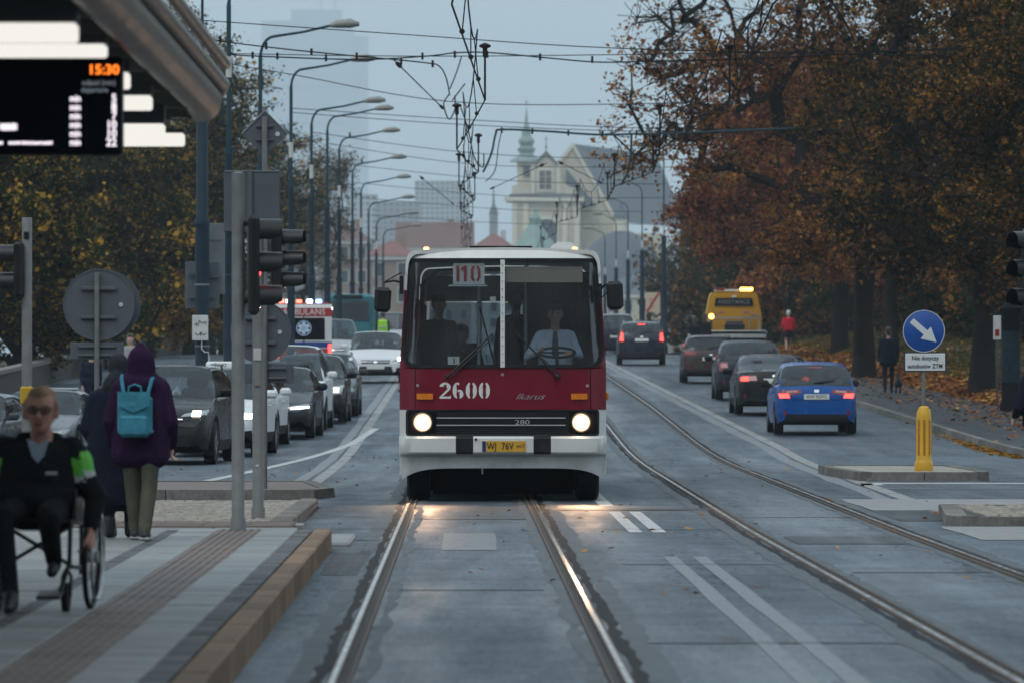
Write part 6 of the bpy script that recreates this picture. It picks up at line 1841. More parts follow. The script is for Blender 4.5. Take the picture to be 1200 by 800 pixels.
# ---------------------------------------------------------------- ambulance
def vlamp(nm, parent, c, s, mat): mb = MB(); mb.bbox(c, s, .02); return mb.build(nm, mat, parent)
m_amb_red = M("ambulance_red", (0.36, 0.015, 0.02), 0.4, var=0.06); m_amb_blue = M("ambulance_blue", (0.01, 0.05, 0.22), 0.4, var=0.06); m_amb_white = M("ambulance_white", (0.62, 0.62, 0.60), 0.4, var=0.06)
m_star = M("star_of_life", (0.55, 0.66, 0.78), 0.4, var=0.05)
ad = 187.0; ax = (347 - 600) * ad / F_PX
amb = thing("ambulance", "white and red ambulance with flashing roof lights standing beyond the queue", "ambulance", (ax, ad + 3, TZ(ax, ad + 3) + .02), R(180 + 5)); amb.scale = (.92, .92, .92)
# local: rear at y=+3 (towards the camera after the half turn), nose at -3
prof = [(-3.0, .35), (-3.0, .85), (-2.85, 1.05), (-2.1, 1.25), (-1.35, 2.05), (-1.0, 2.25), (-.8, 2.55), (2.95, 2.55), (3.0, 2.4), (3.0, .35)]
mb = MB(); mb.prism([(y, z) for y, z in prof], -1.0, 1.0, 'x'); mb.build("body", m_amb_white, amb)
for nm, z0, z1, mt in (("roof_band", 2.12, 2.42, m_amb_red), ("lower_band", 1.02, 1.22, m_amb_blue), ("waist_band", .62, .98, m_amb_red)):
    mb = MB(); mb.box((0, .95, (z0 + z1) / 2), (2.012, 4.12, z1 - z0)); mb.build(nm, mt, amb)
mb = MB(); mb.bbox((0, 3.01, 1.68), (1.50, .03, .78), .04); rw = mb.build("rear_window", m_cglass_dark, amb)
mb = MB(); mb.box((0, 2.99, 1.68), (1.5, .012, .78)); mb.build("rear_door_liner", m_cint, amb)
mb = MB(); mb.lathe([(.27, 3.030), (.27, 3.036)], (.0, 0, 1.70), 24, 'y'); mb.build("star_disc", m_amb_blue, rw)
mb = MB()
for k in range(3): mb.box((0, 3.040, 1.70), (.12, .006, .42), Matrix.Rotation(math.pi * k / 3, 3, 'Y'))
mb.build("star", m_star, rw)
mb = MB(); mb.lathe([(.27, 3.037), (.245, 3.037)], (.0, 0, 1.70), 24, 'y', cap=False); mb.build("star_ring", m_star, rw)
text("AMBULANS", "lettering", m_paintw, .30, amb, (0, 3.02, 2.27), (R(90), 0, math.pi), sx=1.0)
mb = MB(); mb.box((0, 3.015, 1.3), (.03, .02, 1.7)); mb.build("door_seam", m_under, amb)
for s in (-1, 1):
    mb = MB(); mb.box((s * 1.004, 1.9, 1.68), (.02, 1.2, .62)); mb.build("side_window", m_cglass_dark, amb)
    mb = MB(); mb.prism([(-1.95, 1.3), (-.75, 1.3), (-.75, 2.05), (-1.3, 2.05)], s * 1.004 - .01, s * 1.004 + .01, 'x'); mb.build("cab_window", m_cglass_dark, amb)
    vlamp("mirror", amb, (s * 1.22, -1.75, 1.55), (.20, .14, .42), m_black_plastic)
    vlamp("tail_light", amb, (s * .93, 3.0, .9), (.12, .06, .5), m_tail_lit)
    vlamp("side_lamp", amb, (s * 1.0, 2.85, 2.40), (.06, .16, .1), m_led)
    for y in (-2.0, 1.9):
        w_ = thing("wheel", None, None, (s * .88, y, .36)); w_.parent = amb; link(_car_cache[("w", .36)][0], "tyre", w_); link(_car_cache[("w", .36)][1], "rim", w_)
vlamp("indicator", amb, (-1.02, -1.62, 1.22), (.08, .1, .1), m_amber_lit)
lbm = [lamp("red_beacon", (1, .15, .1), 4), lamp("white_beacon", (.8, 1, .95), 6), lamp("red_dim_beacon", (1, .2, .12), 2), lamp("blue_white_beacon", (.75, .9, 1), 7), lamp("blue_beacon", (.1, .3, 1), 9)]
mb = MB(); mb.bbox((0, 2.6, 2.58), (1.8, .3, .06), .02); lb_ = mb.build("light_bar", m_amb_red, amb)
for x, mt in ((.78, lbm[0]), (.52, lbm[1]), (.15, lbm[2]), (-.22, lbm[3]), (-.55, lbm[4])):
    vlamp("beacon", lb_, (x, 2.7, 2.66), (.2, .16, .12), mt)
# ---------------------------------------------------------------- small teal bus far behind
tx = (408 - 600) * 236 / F_PX
tb = thing("minibus", "small teal minibus half hidden right of the ambulance", "bus", (tx, 239, TZ(tx, 239)), 0)
mb = MB(); mb.bbox((0, 0, 1.55), (2.0, 5.5, 2.1), .12); mb.build("body", M("teal_paint", (0.03, 0.16, 0.19), 0.4, var=0.1), tb)
mb = MB(); mb.bbox((0, -2.76, 1.9), (1.75, .06, .85), .05); mb.build("windscreen", m_cglass, tb)
mb = MB(); mb.bbox((0, -2.74, 1.9), (1.7, .03, .8), .05); mb.build("cab", m_grey_wall, tb)
mb = MB(); mb.bbox((0, -2.78, 2.48), (1.2, .06, .16), .03); mb.build("destination_box", m_black_plastic, tb)
for s in (-1, 1):
    vlamp("headlight", tb, (s * .75, -2.77, .95), (.3, .06, .2), m_lens)
    for y in (-1.8, 1.8):
        w_ = thing("wheel", None, None, (s * .88, y, .36)); w_.parent = tb; link(_car_cache[("w", .36)][0], "tyre", w_); link(_car_cache[("w", .36)][1], "rim", w_)

# ---------------------------------------------------------------- yellow tow truck
m_tow = M("tow_yellow", (0.62, 0.30, 0.01), 0.4, var=0.08, dirt=(0.35, 0.18, 0.03), dirt_amt=0.4); m_flash = lamp("amber_flash", (1.0, 0.42, 0.05), 9.0)
td = 226.0; txx = (865 - 600) * td / F_PX
tow = thing("tow_truck", "yellow recovery truck with flashing amber bar parked under the trees", "truck", (txx, td + 3.2, TZ(txx, td + 3) + .10), math.pi)
mb = MB(); mb.prism([(-1.12, 1.1), (1.12, 1.1), (1.14, 1.6), (.94, 2.55), (.88, 2.62), (-.88, 2.62), (-.94, 2.55), (-1.14, 1.6)], -3.0, -1.2); mb.build("cab", m_tow, tow)
mb = MB(); mb.prism([(-.78, 2.08), (.78, 2.08), (.74, 2.40), (-.74, 2.40)], -1.2, -1.15); pnl = mb.build("rear_panel", m_black_plastic, tow)
text("ASSISTANCE", "lettering", m_alu, .22, pnl, (0, -1.145, 2.235), (R(90), 0, math.pi), sx=1.05)
mb = MB(); mb.bbox((0, 1.0, .98), (2.3, 4.6, .16), .03); mb.build("flatbed", m_alu, tow)
mb = MB(); mb.bbox((0, 3.25, .92), (2.2, .10, .30), .02); mb.build("tail_board", m_bwhite, tow)
mb = MB(); mb.box((0, -.95, 1.60), (2.1, .06, .07)); mb.box((-1.0, -.95, 1.35), (.06, .06, .7)); mb.box((1.0, -.95, 1.35), (.06, .06, .7)); mb.box((-.6, -.95, 1.4), (.05, .06, .5)); mb.build("headboard_frame", m_alu, tow)
mb = MB(); mb.bbox((0, -.6, 1.2), (.8, .5, .32), .04); mb.cyl((-.35, -.6, 1.3), (.35, -.6, 1.3), .18, n=12); mb.build("winch", m_black_plastic, tow)
mb = MB(); mb.bbox((0, -1.5, 2.70), (1.55, .22, .10), .02); br = mb.build("light_bar", m_amb_white, tow)
vlamp("beacon", br, (-.52, -1.45, 2.76), (.50, .2, .12), m_flash); vlamp("beacon", br, (.55, -1.45, 2.76), (.40, .2, .10), m_tail)
mb = MB(); mb.ball((-.02, -1.12, 2.45), .10, 10, 6, (1, .5, .6)); mb.build("work_lamp", m_amb_white, tow)
for x, z in ((-.78, 1.72), (-.5, 1.83), (.5, 1.83), (.80, 1.74)):
    s_ = vlamp("sticker", tow, (x, -1.19, z), (.24, .02, .09), m_tail_clear)
for s in (-1, 1):
    vlamp("mudguard", tow, (s * 1.0, 2.2, .80), (.3, 1.1, .1), m_black_plastic)
    for y in (-2.2, 2.2):
        w_ = thing("wheel", None, None, (s * .95, y, .40)); w_.parent = tow; w_.scale = (1.2, 1.12, 1.12); link(_car_cache[("w", .36)][0], "tyre", w_); link(_car_cache[("w", .36)][1], "rim", w_)
mb = MB(); mb.box((0, -.3, .72), (1.5, 5.4, .2)); mb.box((0, -2.3, .85), (2.0, 1.4, .5)); mb.build("chassis", m_under, tow)
mb = MB(); mb.cyl((1.05, 2.9, 1.06), (1.05, 2.9, 1.55), .03, n=8); bc_ = mb.build("beacon_post", m_black_plastic, tow)
mb = MB(); mb.ball((1.05, 2.9, 1.62), .10); mb.build("beacon", m_flash, bc_)
# ================================================================ POSTS, LAMPS, SIGNS, SIGNALS, WIRES
m_pole = M("blue_black_post_paint", (0.008, 0.020, 0.034), 0.55, spec=0.2, var=0.2, scale=4, dirt=(0.03, 0.04, 0.05), dirt_amt=0.4)
m_pole_t = M("teal_post_paint", (0.014, 0.045, 0.060), 0.55, spec=0.2, var=0.15, scale=4)
m_galv = M("galvanised_steel", (0.17, 0.175, 0.175), 0.6, 0.15, var=0.2, scale=7, dirt=(0.12, 0.10, 0.085), dirt_amt=0.55, dscale=3)
m_signback = M("grey_sign_back", (0.085, 0.10, 0.115), 0.65, 0.1, var=0.12, scale=5, dirt=(0.07, 0.08, 0.09), dirt_amt=0.5)
m_signback_l = M("pale_sign_back", (0.15, 0.165, 0.175), 0.65, 0.1, var=0.1, scale=5)
m_band_w = M("white_post_band", (0.5, 0.5, 0.48), 0.6, var=0.1)
m_lumi = M("lamp_housing", (0.22, 0.22, 0.20), 0.45, var=0.1)
m_wire = M("wire_black", (0.010, 0.012, 0.014), 0.7, spec=0.08, var=0)
m_insul = M("brown_insulator", (0.02, 0.015, 0.014), 0.6, spec=0.1, var=0.1)

def lamp_post(label, px, d, h=9.1, r=(.115, .085, .045), arm=1.8, sgn=1, band=None, group="street lamps", pole=m_pole, u=None, rise=.28):
    x = (px - 600) * d / F_PX
    t = thing("street_lamp", label, "lamp post", (x, d, TZ(x, d)), 0, group)
    mb = MB(); mb.lathe([(r[0] * 1.25, -.2), (r[0] * 1.25, .5), (r[0], .55), (r[0], 3.2)], n=12); mb.build("lower_shaft", pole, t, smooth=40)
    mb = MB(); mb.lathe([(r[0] * 1.12, 3.18), (r[0] * 1.12, 3.30), (r[1], 3.34), (r[1] * .93, 6.0)], n=12); mb.build("middle_shaft", pole, t, smooth=40)
    hb = h
    pts = [(0, 0, 6.0), (0, 0, hb - .55)] + [(sgn * .35 * (1 - math.cos(a)), 0, hb - .55 + .55 * math.sin(a)) for a in np.linspace(.2, math.pi / 2, 6)] + [(sgn * arm * .6, 0, hb + rise * .4), (sgn * arm, 0, hb + rise)]
    mb = MB(); mb.lathe([(r[1] * 1.1, 5.96), (r[1] * 1.1, 6.08)], n=12); mb.tube(pts, [r[2] * 1.1] * 2 + [r[2] * .8] * 6 + [r[2] * .7] * 2, 8); mb.build("upper_shaft", m_pole_t, t, smooth=50)
    mb = MB(); mb.tube([(sgn * (arm - .05), 0, hb + rise - .01), (sgn * (arm + .12), 0, hb + rise + .03), (sgn * (arm + .45), 0, hb + rise + .05), (sgn * (arm + .68), 0, hb + rise + .03)], [.05, .10, .12, .05], 8); mb.build("luminaire", m_lumi, t, smooth=50)
    if band:
        mb = MB(); mb.cyl((0, 0, band), (0, 0, band + .45), r[2] * 1.5, n=10); mb.build("white_band", m_band_w, t)
    return t
lab = ["first lamp post beside the big back-to-front sign, its arm leaving the top edge", "second lamp post from the stop, rising behind the diamond sign", "third lamp post from the stop, in front of the thin tree", "fourth lamp post from the stop, left of the skyscraper's edge", "fifth lamp post from the stop, above the ambulance roof", "sixth lamp post from the stop, above the minibus", "seventh lamp post from the stop with a bird on its arm", "eighth lamp post from the stop", "ninth lamp post from the stop", "tenth lamp post from the stop, faint in mist", "eleventh lamp post from the stop, nearly lost in mist"]
LP = [(268, 124, 9.7, 7.6), (305, 143, 9.3, None), (341, 168, 9.4, 6.8), (365, 191, 8.9, 6.6), (383.5, 213, 9.3, None), (397.5, 233, 9.0, 6.6), (413, 261, 8.7, None), (423, 282, 8.5, 6.3), (432, 305, 8.2, None), (441, 332, 8.1, 6.3), (449, 360, 8.1, None)]
posts = []
for (px, d, h, b_), lb in zip(LP, lab):
    posts.append(lamp_post(lb, px, d, h, band=b_, group="lamp posts along the left kerb"))
def bird(label, px, py, d):
    p = W(px, py, d)
    t = thing("bird", label, "bird", p)
    mb = MB(); mb.ball((0, 0, .09), .07, 8, 6, (.8, 1.3, 1)); mb.ball((0, -.07, .19), .042, 8, 5); mb.tube([(0, .07, .07), (0, .2, .0)], [.03, .012], 5); mb.tube([(0, -.11, .19), (0, -.14, .185)], [.012, .003], 5); mb.tube([(0, 0, .03), (0, 0, -.02)], .01, 4)
    mb.build("body", m_iron, t)
bird("small dark bird perched on the seventh lamp arm", 424, 191.5, 261)
bird("dark bird perched on the sixth lamp arm", 410, 161.5, 233)
for (px, d, h), lb in zip(((778, 290, 10.4), (752.5, 325, 9.8), (736, 353, 9.6), (722, 381, 9.4), (709, 411, 9.2)), ("thickest lamp post right of the bus, beside the square sign", "second lamp post right of the bus mirror", "third lamp post right of the bus mirror", "fourth lamp post right of the bus mirror, misty", "faintest lamp post right beside the bus mirror")):
    lamp_post(lb, px, d, h, r=(.165, .13, .035), sgn=-1, arm=.9, band=6.2, group="lamp posts along the right kerb")
# thick mast with cable box
mx = (237 - 600) * 112 / F_PX
mast = thing("catenary_mast", "thick dark blue mast with a scribbled white box behind the black car", "mast", (mx, 112, TZ(mx, 112)))
mb = MB(); mb.lathe([(.165, -.2), (.165, .6), (.138, .66), (.138, 4.3)], n=16); mb.build("lower_shaft", m_pole, mast, smooth=40)
mb = MB(); mb.lathe([(.150, 4.28), (.150, 4.38), (.118, 4.42), (.110, 6.4), (.03, 6.5), (.026, 9.6)], n=16); mb.build("upper_shaft", m_pole, mast, smooth=40)
for z in (1.9, 2.4, 3.1):
    mb = MB(); mb.lathe([(.146, z), (.146, z + .035)], n=16); mb.build("clamp", m_galv, mast)
mb = MB(); mb.bbox((-.03, -.19, 2.27), (.31, .10, .49), .012); bx_ = mb.build("cable_box", M("scribbled_box_white", (0.50, 0.50, 0.47), 0.6, var=0.1, scale=8), mast)
rs = random.Random(3); mb = MB()
for row, z0 in ((0, 2.36), (1, 2.14)):
    x0 = -.14; pts = []
    while x0 < .10:
        pts.append((x0, -.2445, z0 + rs.uniform(-.06, .06))); x0 += rs.uniform(.008, .03)
    mb.tube(pts, .007, 4)
mb.build("scribble", M("scribble_ink", (0.01, 0.03, 0.035), 0.6, var=0), bx_)
mb = MB(); mb.tube([(.0, -.19, 2.03), (.0, -.2, 1.86), (.06, -.2, 1.80), (.13, -.19, 1.80), (.14, -.17, 1.7), (.14, -.16, .1)], .012, 6); mb.build("cable", m_band_w, mast)
for (p0, p1, y0, y1, mt, nm) in ((217, 257, 307, 362, m_signback, "sign_back"), (244, 264, 262, 345, m_signback_l, "pale_sign_back")):
    a, b_ = W(p0, y1, 112.35), W(p1, y0, 112.35 if nm == "sign_back" else 112.6)
    mb = MB(); mb.bbox(((a.x + b_.x) / 2 - mx, .30 if nm == "sign_back" else .42, (a.z + b_.z) / 2 - TZ(mx, 112)), (b_.x - a.x, .03, b_.z - a.z), .01); so = mb.build(nm, mt, mast)
    for k in (.25, .75):
        mb = MB(); mb.box(((a.x + b_.x) / 2 - mx, .22, a.z + (b_.z - a.z) * k - TZ(mx, 112)), ((b_.x - a.x) * .8, .06, .04)); mb.build("bracket", m_signback, so)

def bolt_dots(parent, pts, y, r=.018):
    for x, z in pts:
        mb = MB(); mb.lathe([(r, y - .004), (r, y + .004)], (x, 0, z), 8, 'y'); mb.build("bolt", m_galv, parent)
def round_back(nm, parent, cx, cz, r, y, mat=m_signback, strut=.40):
    mb = MB(); mb.lathe([(r, y), (r, y - .012), (r - .018, y - .012), (r - .02, y - .003), (.001, y - .003)], (cx, 0, cz), 36, 'y'); so = mb.build(nm, mat, parent, smooth=35)
    for k in (-.35, .45):
        mb = MB(); mb.bbox((cx, y - .03, cz + r * k), (r * 1.0, .035, .045), .006); mb.build("bracket", m_signback, so)
    mb = MB(); mb.lathe([(.028, y - .016), (.028, y - .005)], (cx + r * .62, 0, cz + r * .0), 12, 'y'); mb.build("sticker", m_band_w, so)
    return so
def plate_back(nm, parent, cx, cz, w, h, y, mat=m_signback):
    mb = MB(); mb.bbox((cx, y, cz), (w, .025, h), .006); so = mb.build(nm, mat, parent)
    for k in (-.25, .25):
        mb = MB(); mb.bbox((cx, y - .03, cz + h * k), (w * .7, .03, .03), .006); mb.build("bracket", m_signback, so)
    return so
# round sign backs on the left
d = 72.0; rx = (113.5 - 600) * d / F_PX; k = d / F_PX
sp = thing("traffic_sign", "large round sign seen from behind with a plate below, left of the purple hood", "sign", (rx, d, 0.06))
zz = lambda py: EYE + (HOR - py) * k - .06
mb = MB(); mb.cyl((0, 0, -.1), (0, 0, zz(319)), .033, n=10); mb.build("post", m_galv, sp, smooth=50)
round_back("round_plate", sp, .02, zz(357), 42 * k, .06); round_back("far_round_plate", sp, .10, zz(357), 41 * k, .17)
plate_back("lower_plate", sp, 0, zz(411), 63 * k, 20 * k, .06)
# island post: round sign, plate and diamond sign on top, all seen from behind
d = 71.5; rx = (310 - 600) * d / F_PX; k = d / F_PX
sp = thing("traffic_sign", "tall island post with a diamond, a round and a small plate seen from behind", "sign", (rx, d, .11))
zz = lambda py: EYE + (HOR - py) * k - .11
mb = MB(); mb.cyl((0, 0, -.1), (0, 0, zz(137)), .036, n=10); mb.build("post", m_galv, sp, smooth=50)
round_back("round_plate", sp, -.05, zz(389), 36 * k, .06); plate_back("lower_plate", sp, .05, zz(437), 58 * k, 23 * k, .06)
r_ = 27 * k; cz_ = zz(157)
mb = MB(); mb.prism([(-r_, cz_), (0, cz_ - r_), (r_, cz_), (0, cz_ + r_)], .05, .07); ds = mb.build("diamond_plate", m_signback, sp)
mb = MB()
for a_, b_ in (((-r_, cz_), (0, cz_ + r_)), ((0, cz_ + r_), (r_, cz_))): mb.tube([(a_[0], .05, a_[1]), (b_[0], .05, b_[1])], .014, 6)
mb.build("rim", m_signback_l, ds)
for q in (.35, -.25):
    mb = MB(); mb.bbox((0, .03, cz_ + r_ * q), (.22, .03, .03), .005); mb.build("bracket", m_signback, ds)
mb = MB(); mb.lathe([(.03, .035), (.03, .048)], (.16, 0, cz_ + .0), 12, 'y'); mb.build("sticker", m_band_w, ds)

def signal_head(name_parent, c, facing, n, lens_r=.10, lit=None, lit_mat=None, pitch=.29):
    """box with hooded lenses; facing is the turn about Z of a face that looks to -Y"""
    t = thing("signal_head", None, None, c); t.parent = name_parent; t.rotation_euler = (0, 0, facing)
    H_ = pitch * n
    mb = MB(); mb.bbox((0, 0, 0), (.30, .10, H_), .03); mb.build("housing", m_black_plastic, t)
    for i in range(n):
        z = H_ / 2 - pitch * (i + .5)
        mb = MB(); mb.lathe([(lens_r, -.052), (lens_r * .8, -.062), (.001, -.066)], (0, 0, z), 20, 'y'); mb.build("lens", lit_mat if i == lit else M("dark_lens", (0.012, 0.014, 0.014), 0.2, var=0), t, smooth=50)
        vs, fs = [], []
        for j in range(15):
            a = R(-30 + 240 * j / 14)
            for (yy, rr) in ((-.05, lens_r * 1.15), (-.05 - (.20 if 10 < j * 240 / 14 < 230 else .12), lens_r * 1.12)):
                vs.append((math.cos(a) * rr, yy, z + math.sin(a) * rr)); vs.append((math.cos(a) * (rr + .006), yy, z + math.sin(a) * (rr + .006)))
        for j in range(14):
            a = j * 4; b_ = a + 4
            fs += [(a, b_, b_ + 2, a + 2), (a + 1, a + 3, b_ + 3, b_ + 1), (a + 2, b_ + 2, b_ + 3, a + 3)]
        MB().add(vs, fs).build("hood", m_black_plastic, t, smooth=40)
    return t
m_red_sig = lamp("signal_red_lit", (1.0, 0.05, 0.06), 4.0)
# nearest signal post
d = 50.0; k = d / F_PX; rx = (279 - 600) * k
sp = thing("traffic_signal", "nearest grey post with a hooded signal facing the tracks and red light showing", "traffic light", (rx, d, .16))
zz = lambda py: EYE + (HOR - py) * k - .16
mb = MB(); mb.lathe([(.068, -.1), (.068, .12), (.056, .14), (.056, zz(203)), (.02, zz(201.5))], n=16); mb.build("post", m_galv, sp, smooth=40)
signal_head(sp, (.135, 0, zz(311)), R(94), 3, .098, 1, m_red_sig)
for py in (262, 352):
    mb = MB(); mb.bbox((.06, 0, zz(py)), (.12, .05, .05), .01); mb.build("bracket", m_black_plastic, sp)
# second post
d = 55.3; k = d / F_PX; rx = (302.5 - 600) * k
sp = thing("traffic_signal", "second grey post with signal, stickers and a big sign seen from behind", "traffic light", (rx, d, .13))
zz = lambda py: EYE + (HOR - py) * k - .13
mb = MB(); mb.lathe([(.066, -.1), (.066, .12), (.055, .14), (.055, zz(262)), (.02, zz(260.5))], n=16); mb.build("post", m_galv, sp, smooth=40)
signal_head(sp, (.20, .05, zz(305)), R(80), 3, .075, None, None, .205)
mb = MB(); mb.bbox((.08, .04, zz(300)), (.16, .05, .05), .01); mb.build("bracket", m_black_plastic, sp)
bs = MB(); bs.bbox((-.065, .10, zz(236)), (66 * k, .025, 72 * k), .012); so = bs.build("large_plate", m_signback, sp)
mb = MB(); mb.tube([(-.065 - 32 * k, .085, zz(200.5)), (-.065 + 32 * k, .085, zz(200.5))], .008, 6); mb.build("rim", m_signback_l, so)
mb = MB(); mb.bbox((-.085, .07, zz(236)), (.055, .03, 74 * k), .005); mb.build("strut", m_signback, so)
mb = MB(); mb.bbox((-.045, .04, zz(266)), (.10, .05, .04), .005); mb.build("clamp", m_galv, so)
for (py, w_, h_, mt) in ((415, .075, .115, m_band_w), (452, .05, .015, M("rusty_strap", (0.16, 0.06, 0.03), 0.8, var=0.2)), (545, .03, .02, m_band_w)):
    mb = MB(); mb.bbox((-.005, -.056, zz(py)), (w_, .008, h_), .002); mb.build("sticker", mt, sp)
# left signal post
d = 62.0; k = d / F_PX; rx = (31.5 - 600) * k
sp = thing("traffic_signal", "left grey post carrying a two-lamp signal turned away to the left edge", "traffic light", (rx, d, .10))
zz = lambda py: EYE + (HOR - py) * k - .10
mb = MB(); mb.lathe([(.056, -.1), (.056, zz(256)), (.05, zz(255))], n=16); mb.build("post", m_galv, sp, smooth=40)
signal_head(sp, (-.075, -.02, zz(316)), R(-94), 2, .10, None, None, .30)
mb = MB(); mb.bbox((.0, -.06, zz(276)), (.06, .03, .08), .01); mb.build("push_bracket", m_black_plastic, sp)
mb = MB(); mb.bbox((0, 0, zz(463)), (.14, .14, .20), .02); mb.build("button_box", M("button_yellow", (0.5, 0.3, 0.02), 0.5, var=0.1), sp)
# right edge signal
d = 60.5; k = d / F_PX; rx = (1214 - 600) * k
sp = thing("traffic_signal", "signal at the right edge with only its hoods showing", "traffic light", (rx, d, .10))
zz = lambda py: EYE + (HOR - py) * k - .10
mb = MB(); mb.lathe([(.056, -.1), (.056, zz(256)), (.05, zz(255))], n=16); mb.build("post", m_galv, sp, smooth=40)
signal_head(sp, (-.05, -.05, zz(318)), R(-60), 3, .10, None, None, .30)

# ---------------------------------------------------------------- arrow sign on its yellow bollard
d = 83.7; k = d / F_PX; rx = (1082.5 - 600) * k
m_yel = M("yellow_plastic", (0.62, 0.34, 0.012), 0.42, var=0.08, scale=6, dirt=(0.35, 0.2, 0.03), dirt_amt=0.4)
m_yel_d = M("amber_reflective_strip", (0.40, 0.15, 0.01), 0.4, var=0.1)
m_sblue = M("sign_blue", (0.006, 0.065, 0.30), 0.4, var=0.06); m_swhite = M("sign_white", (0.62, 0.64, 0.64), 0.45, var=0.05)
bol = thing("bollard", "ribbed yellow plastic bollard standing on the right traffic island", "bollard", (rx, d, .118))
mb = MB(); mb.lathe([(.138, 0), (.138, .10), (.125, .14), (.112, .17), (.112, .78), (.100, .86), (.07, .93), (.035, .95)], n=24); mb.build("shell", m_yel, bol, smooth=35)
for a in range(8):
    th = math.pi * 2 * a / 8
    mb = MB(); mb.bbox((math.cos(th) * .111, math.sin(th) * .111, .49), (.012, .035, .52), .005, Matrix.Rotation(th, 3, 'Z')); mb.build("strip", m_yel_d, bol)
sg = thing("traffic_sign", "round blue keep-right arrow sign above the yellow bollard", "sign", (rx, d, .118))
zz = lambda py: EYE + (HOR - py) * k - .118
mb = MB(); mb.cyl((0, .02, .9), (0, .02, zz(366)), .028, n=10); mb.build("post", m_galv, sg, smooth=50)
r_ = 24.6 * k; c = zz(388)
mb = MB(); mb.lathe([(r_, .0), (r_, -.02), (r_ - .006, -.024), (.001, -.024)], (0, 0, c), 40, 'y'); dsc = mb.build("disc", m_sblue, sg, smooth=35)
mb = MB(); mb.lathe([(r_, -.021), (r_, -.026), (r_ - .009, -.026), (r_ - .009, -.021)], (0, 0, c), 40, 'y', cap=False); mb.build("rim", m_swhite, dsc, smooth=35)
def rot45(x, z):
    a = R(-41); return (x * math.cos(a) - z * math.sin(a), c + x * math.sin(a) + z * math.cos(a))
ar = [(-.235, .042), (.035, .042), (.035, .115), (.245, 0), (.035, -.115), (.035, -.042), (-.235, -.042)]
mb = MB(); mb.prism([rot45(x, z) for x, z in ar], -.030, -.0245); mb.build("arrow", m_swhite, dsc)
mb = MB(); mb.bbox((.02, -.01, zz(424)), (47 * k, .02, 20.5 * k), .008); pt = mb.build("text_plate", m_swhite, sg)
mb = MB(); mb.bbox((.02, -.004, zz(424)), (50 * k, .018, 23 * k), .008); mb.build("plate_rim", m_ink, pt)
text("Nie dotyczy", "lettering", m_ink, .088, pt, (.02, -.023, zz(419.4)), sx=.92, bold=.001); text("autobusów ZTM", "lettering", m_ink, .088, pt, (.02, -.023, zz(428.8)), sx=.86, bold=.001)
# square end-of-zone sign beside the right lamp posts
d = 262.0; k = d / F_PX; rx = (765 - 600) * k
sq = thing("traffic_sign", "square cream sign crossed by a red bar left of the thickest right lamp post", "sign", (rx, d, TZ(rx, d)))
zz = lambda py: EYE + (HOR - py) * k - TZ(rx, d)
mb = MB(); mb.cyl((.05, .04, -.1), (.05, .04, zz(345)), .035, n=8); mb.build("post", m_galv, sq)
mb = MB(); mb.bbox((0, 0, zz(354.5)), (17 * k, .03, 23 * k), .01); pp = mb.build("plate", M("sign_cream", (0.58, 0.47, 0.34), 0.5, var=0.05), sq)
mb = MB(); mb.prism([(-8.4 * k, zz(365.5)), (-5.6 * k, zz(365.9)), (8.4 * k, zz(343.8)), (5.8 * k, zz(343.4))], -.026, -.017); mb.build("red_bar", M("sign_red", (0.40, 0.02, 0.03), 0.5, var=0.05), pp)
mb = MB(); mb.prism([(-4 * k, zz(362)), (1 * k, zz(362)), (1 * k, zz(349)), (-4 * k, zz(349))], -.022, -.017); mb.build("pictogram", M("sign_fawn", (0.45, 0.33, 0.25), 0.5, var=0.05), pp)
m_iron_dull = M("dull_black_drum", (0.008, 0.010, 0.013), 0.85, spec=0.05, var=0.2)
# poster column and small board under the right trees
d = 135.0; k = d / F_PX; rx = (1184.5 - 600) * k
pc = thing("poster_column", "dark round poster column between the trunks at the right edge", "column", (rx, d, TZ(rx, d) + .1))
mb = MB(); mb.lathe([(.26, 0), (.26, .2), (.22, .25), (.22, 2.3), (.26, 2.35), (.26, 2.45), (.05, 2.6)], n=20); mb.build("drum", m_iron_dull, pc, smooth=40)
mb = MB(); mb.lathe([(.225, .7), (.225, 1.9)], n=20, cap=False); mb.build("poster", M("faded_poster", (0.012, 0.024, 0.034), 0.7, spec=0.1, var=0.5, scale=5), pc, smooth=40)
d = 140.0; k = d / F_PX; rx = (1168.5 - 600) * k
bd = thing("notice_board", "narrow white notice board between the dark trunks at the right", "sign", (rx, d, TZ(rx, d) + .1))
mb = MB(); mb.cyl((0, .03, 0), (0, .03, 2.0), .03, n=8); mb.build("post", m_iron, bd)
mb = MB(); mb.bbox((0, 0, EYE + (HOR - 384) * k - TZ(rx, d) - .1), (9 * k, .03, 28 * k), .008); nb = mb.build("board", M("notice_white", (0.42, 0.42, 0.41), 0.6, var=0.1), bd)
mb = MB(); mb.bbox((0, -.02, EYE + (HOR - 390) * k - TZ(rx, d) - .1), (5 * k, .01, 8 * k), .003); mb.build("notice_print", m_tail, nb)

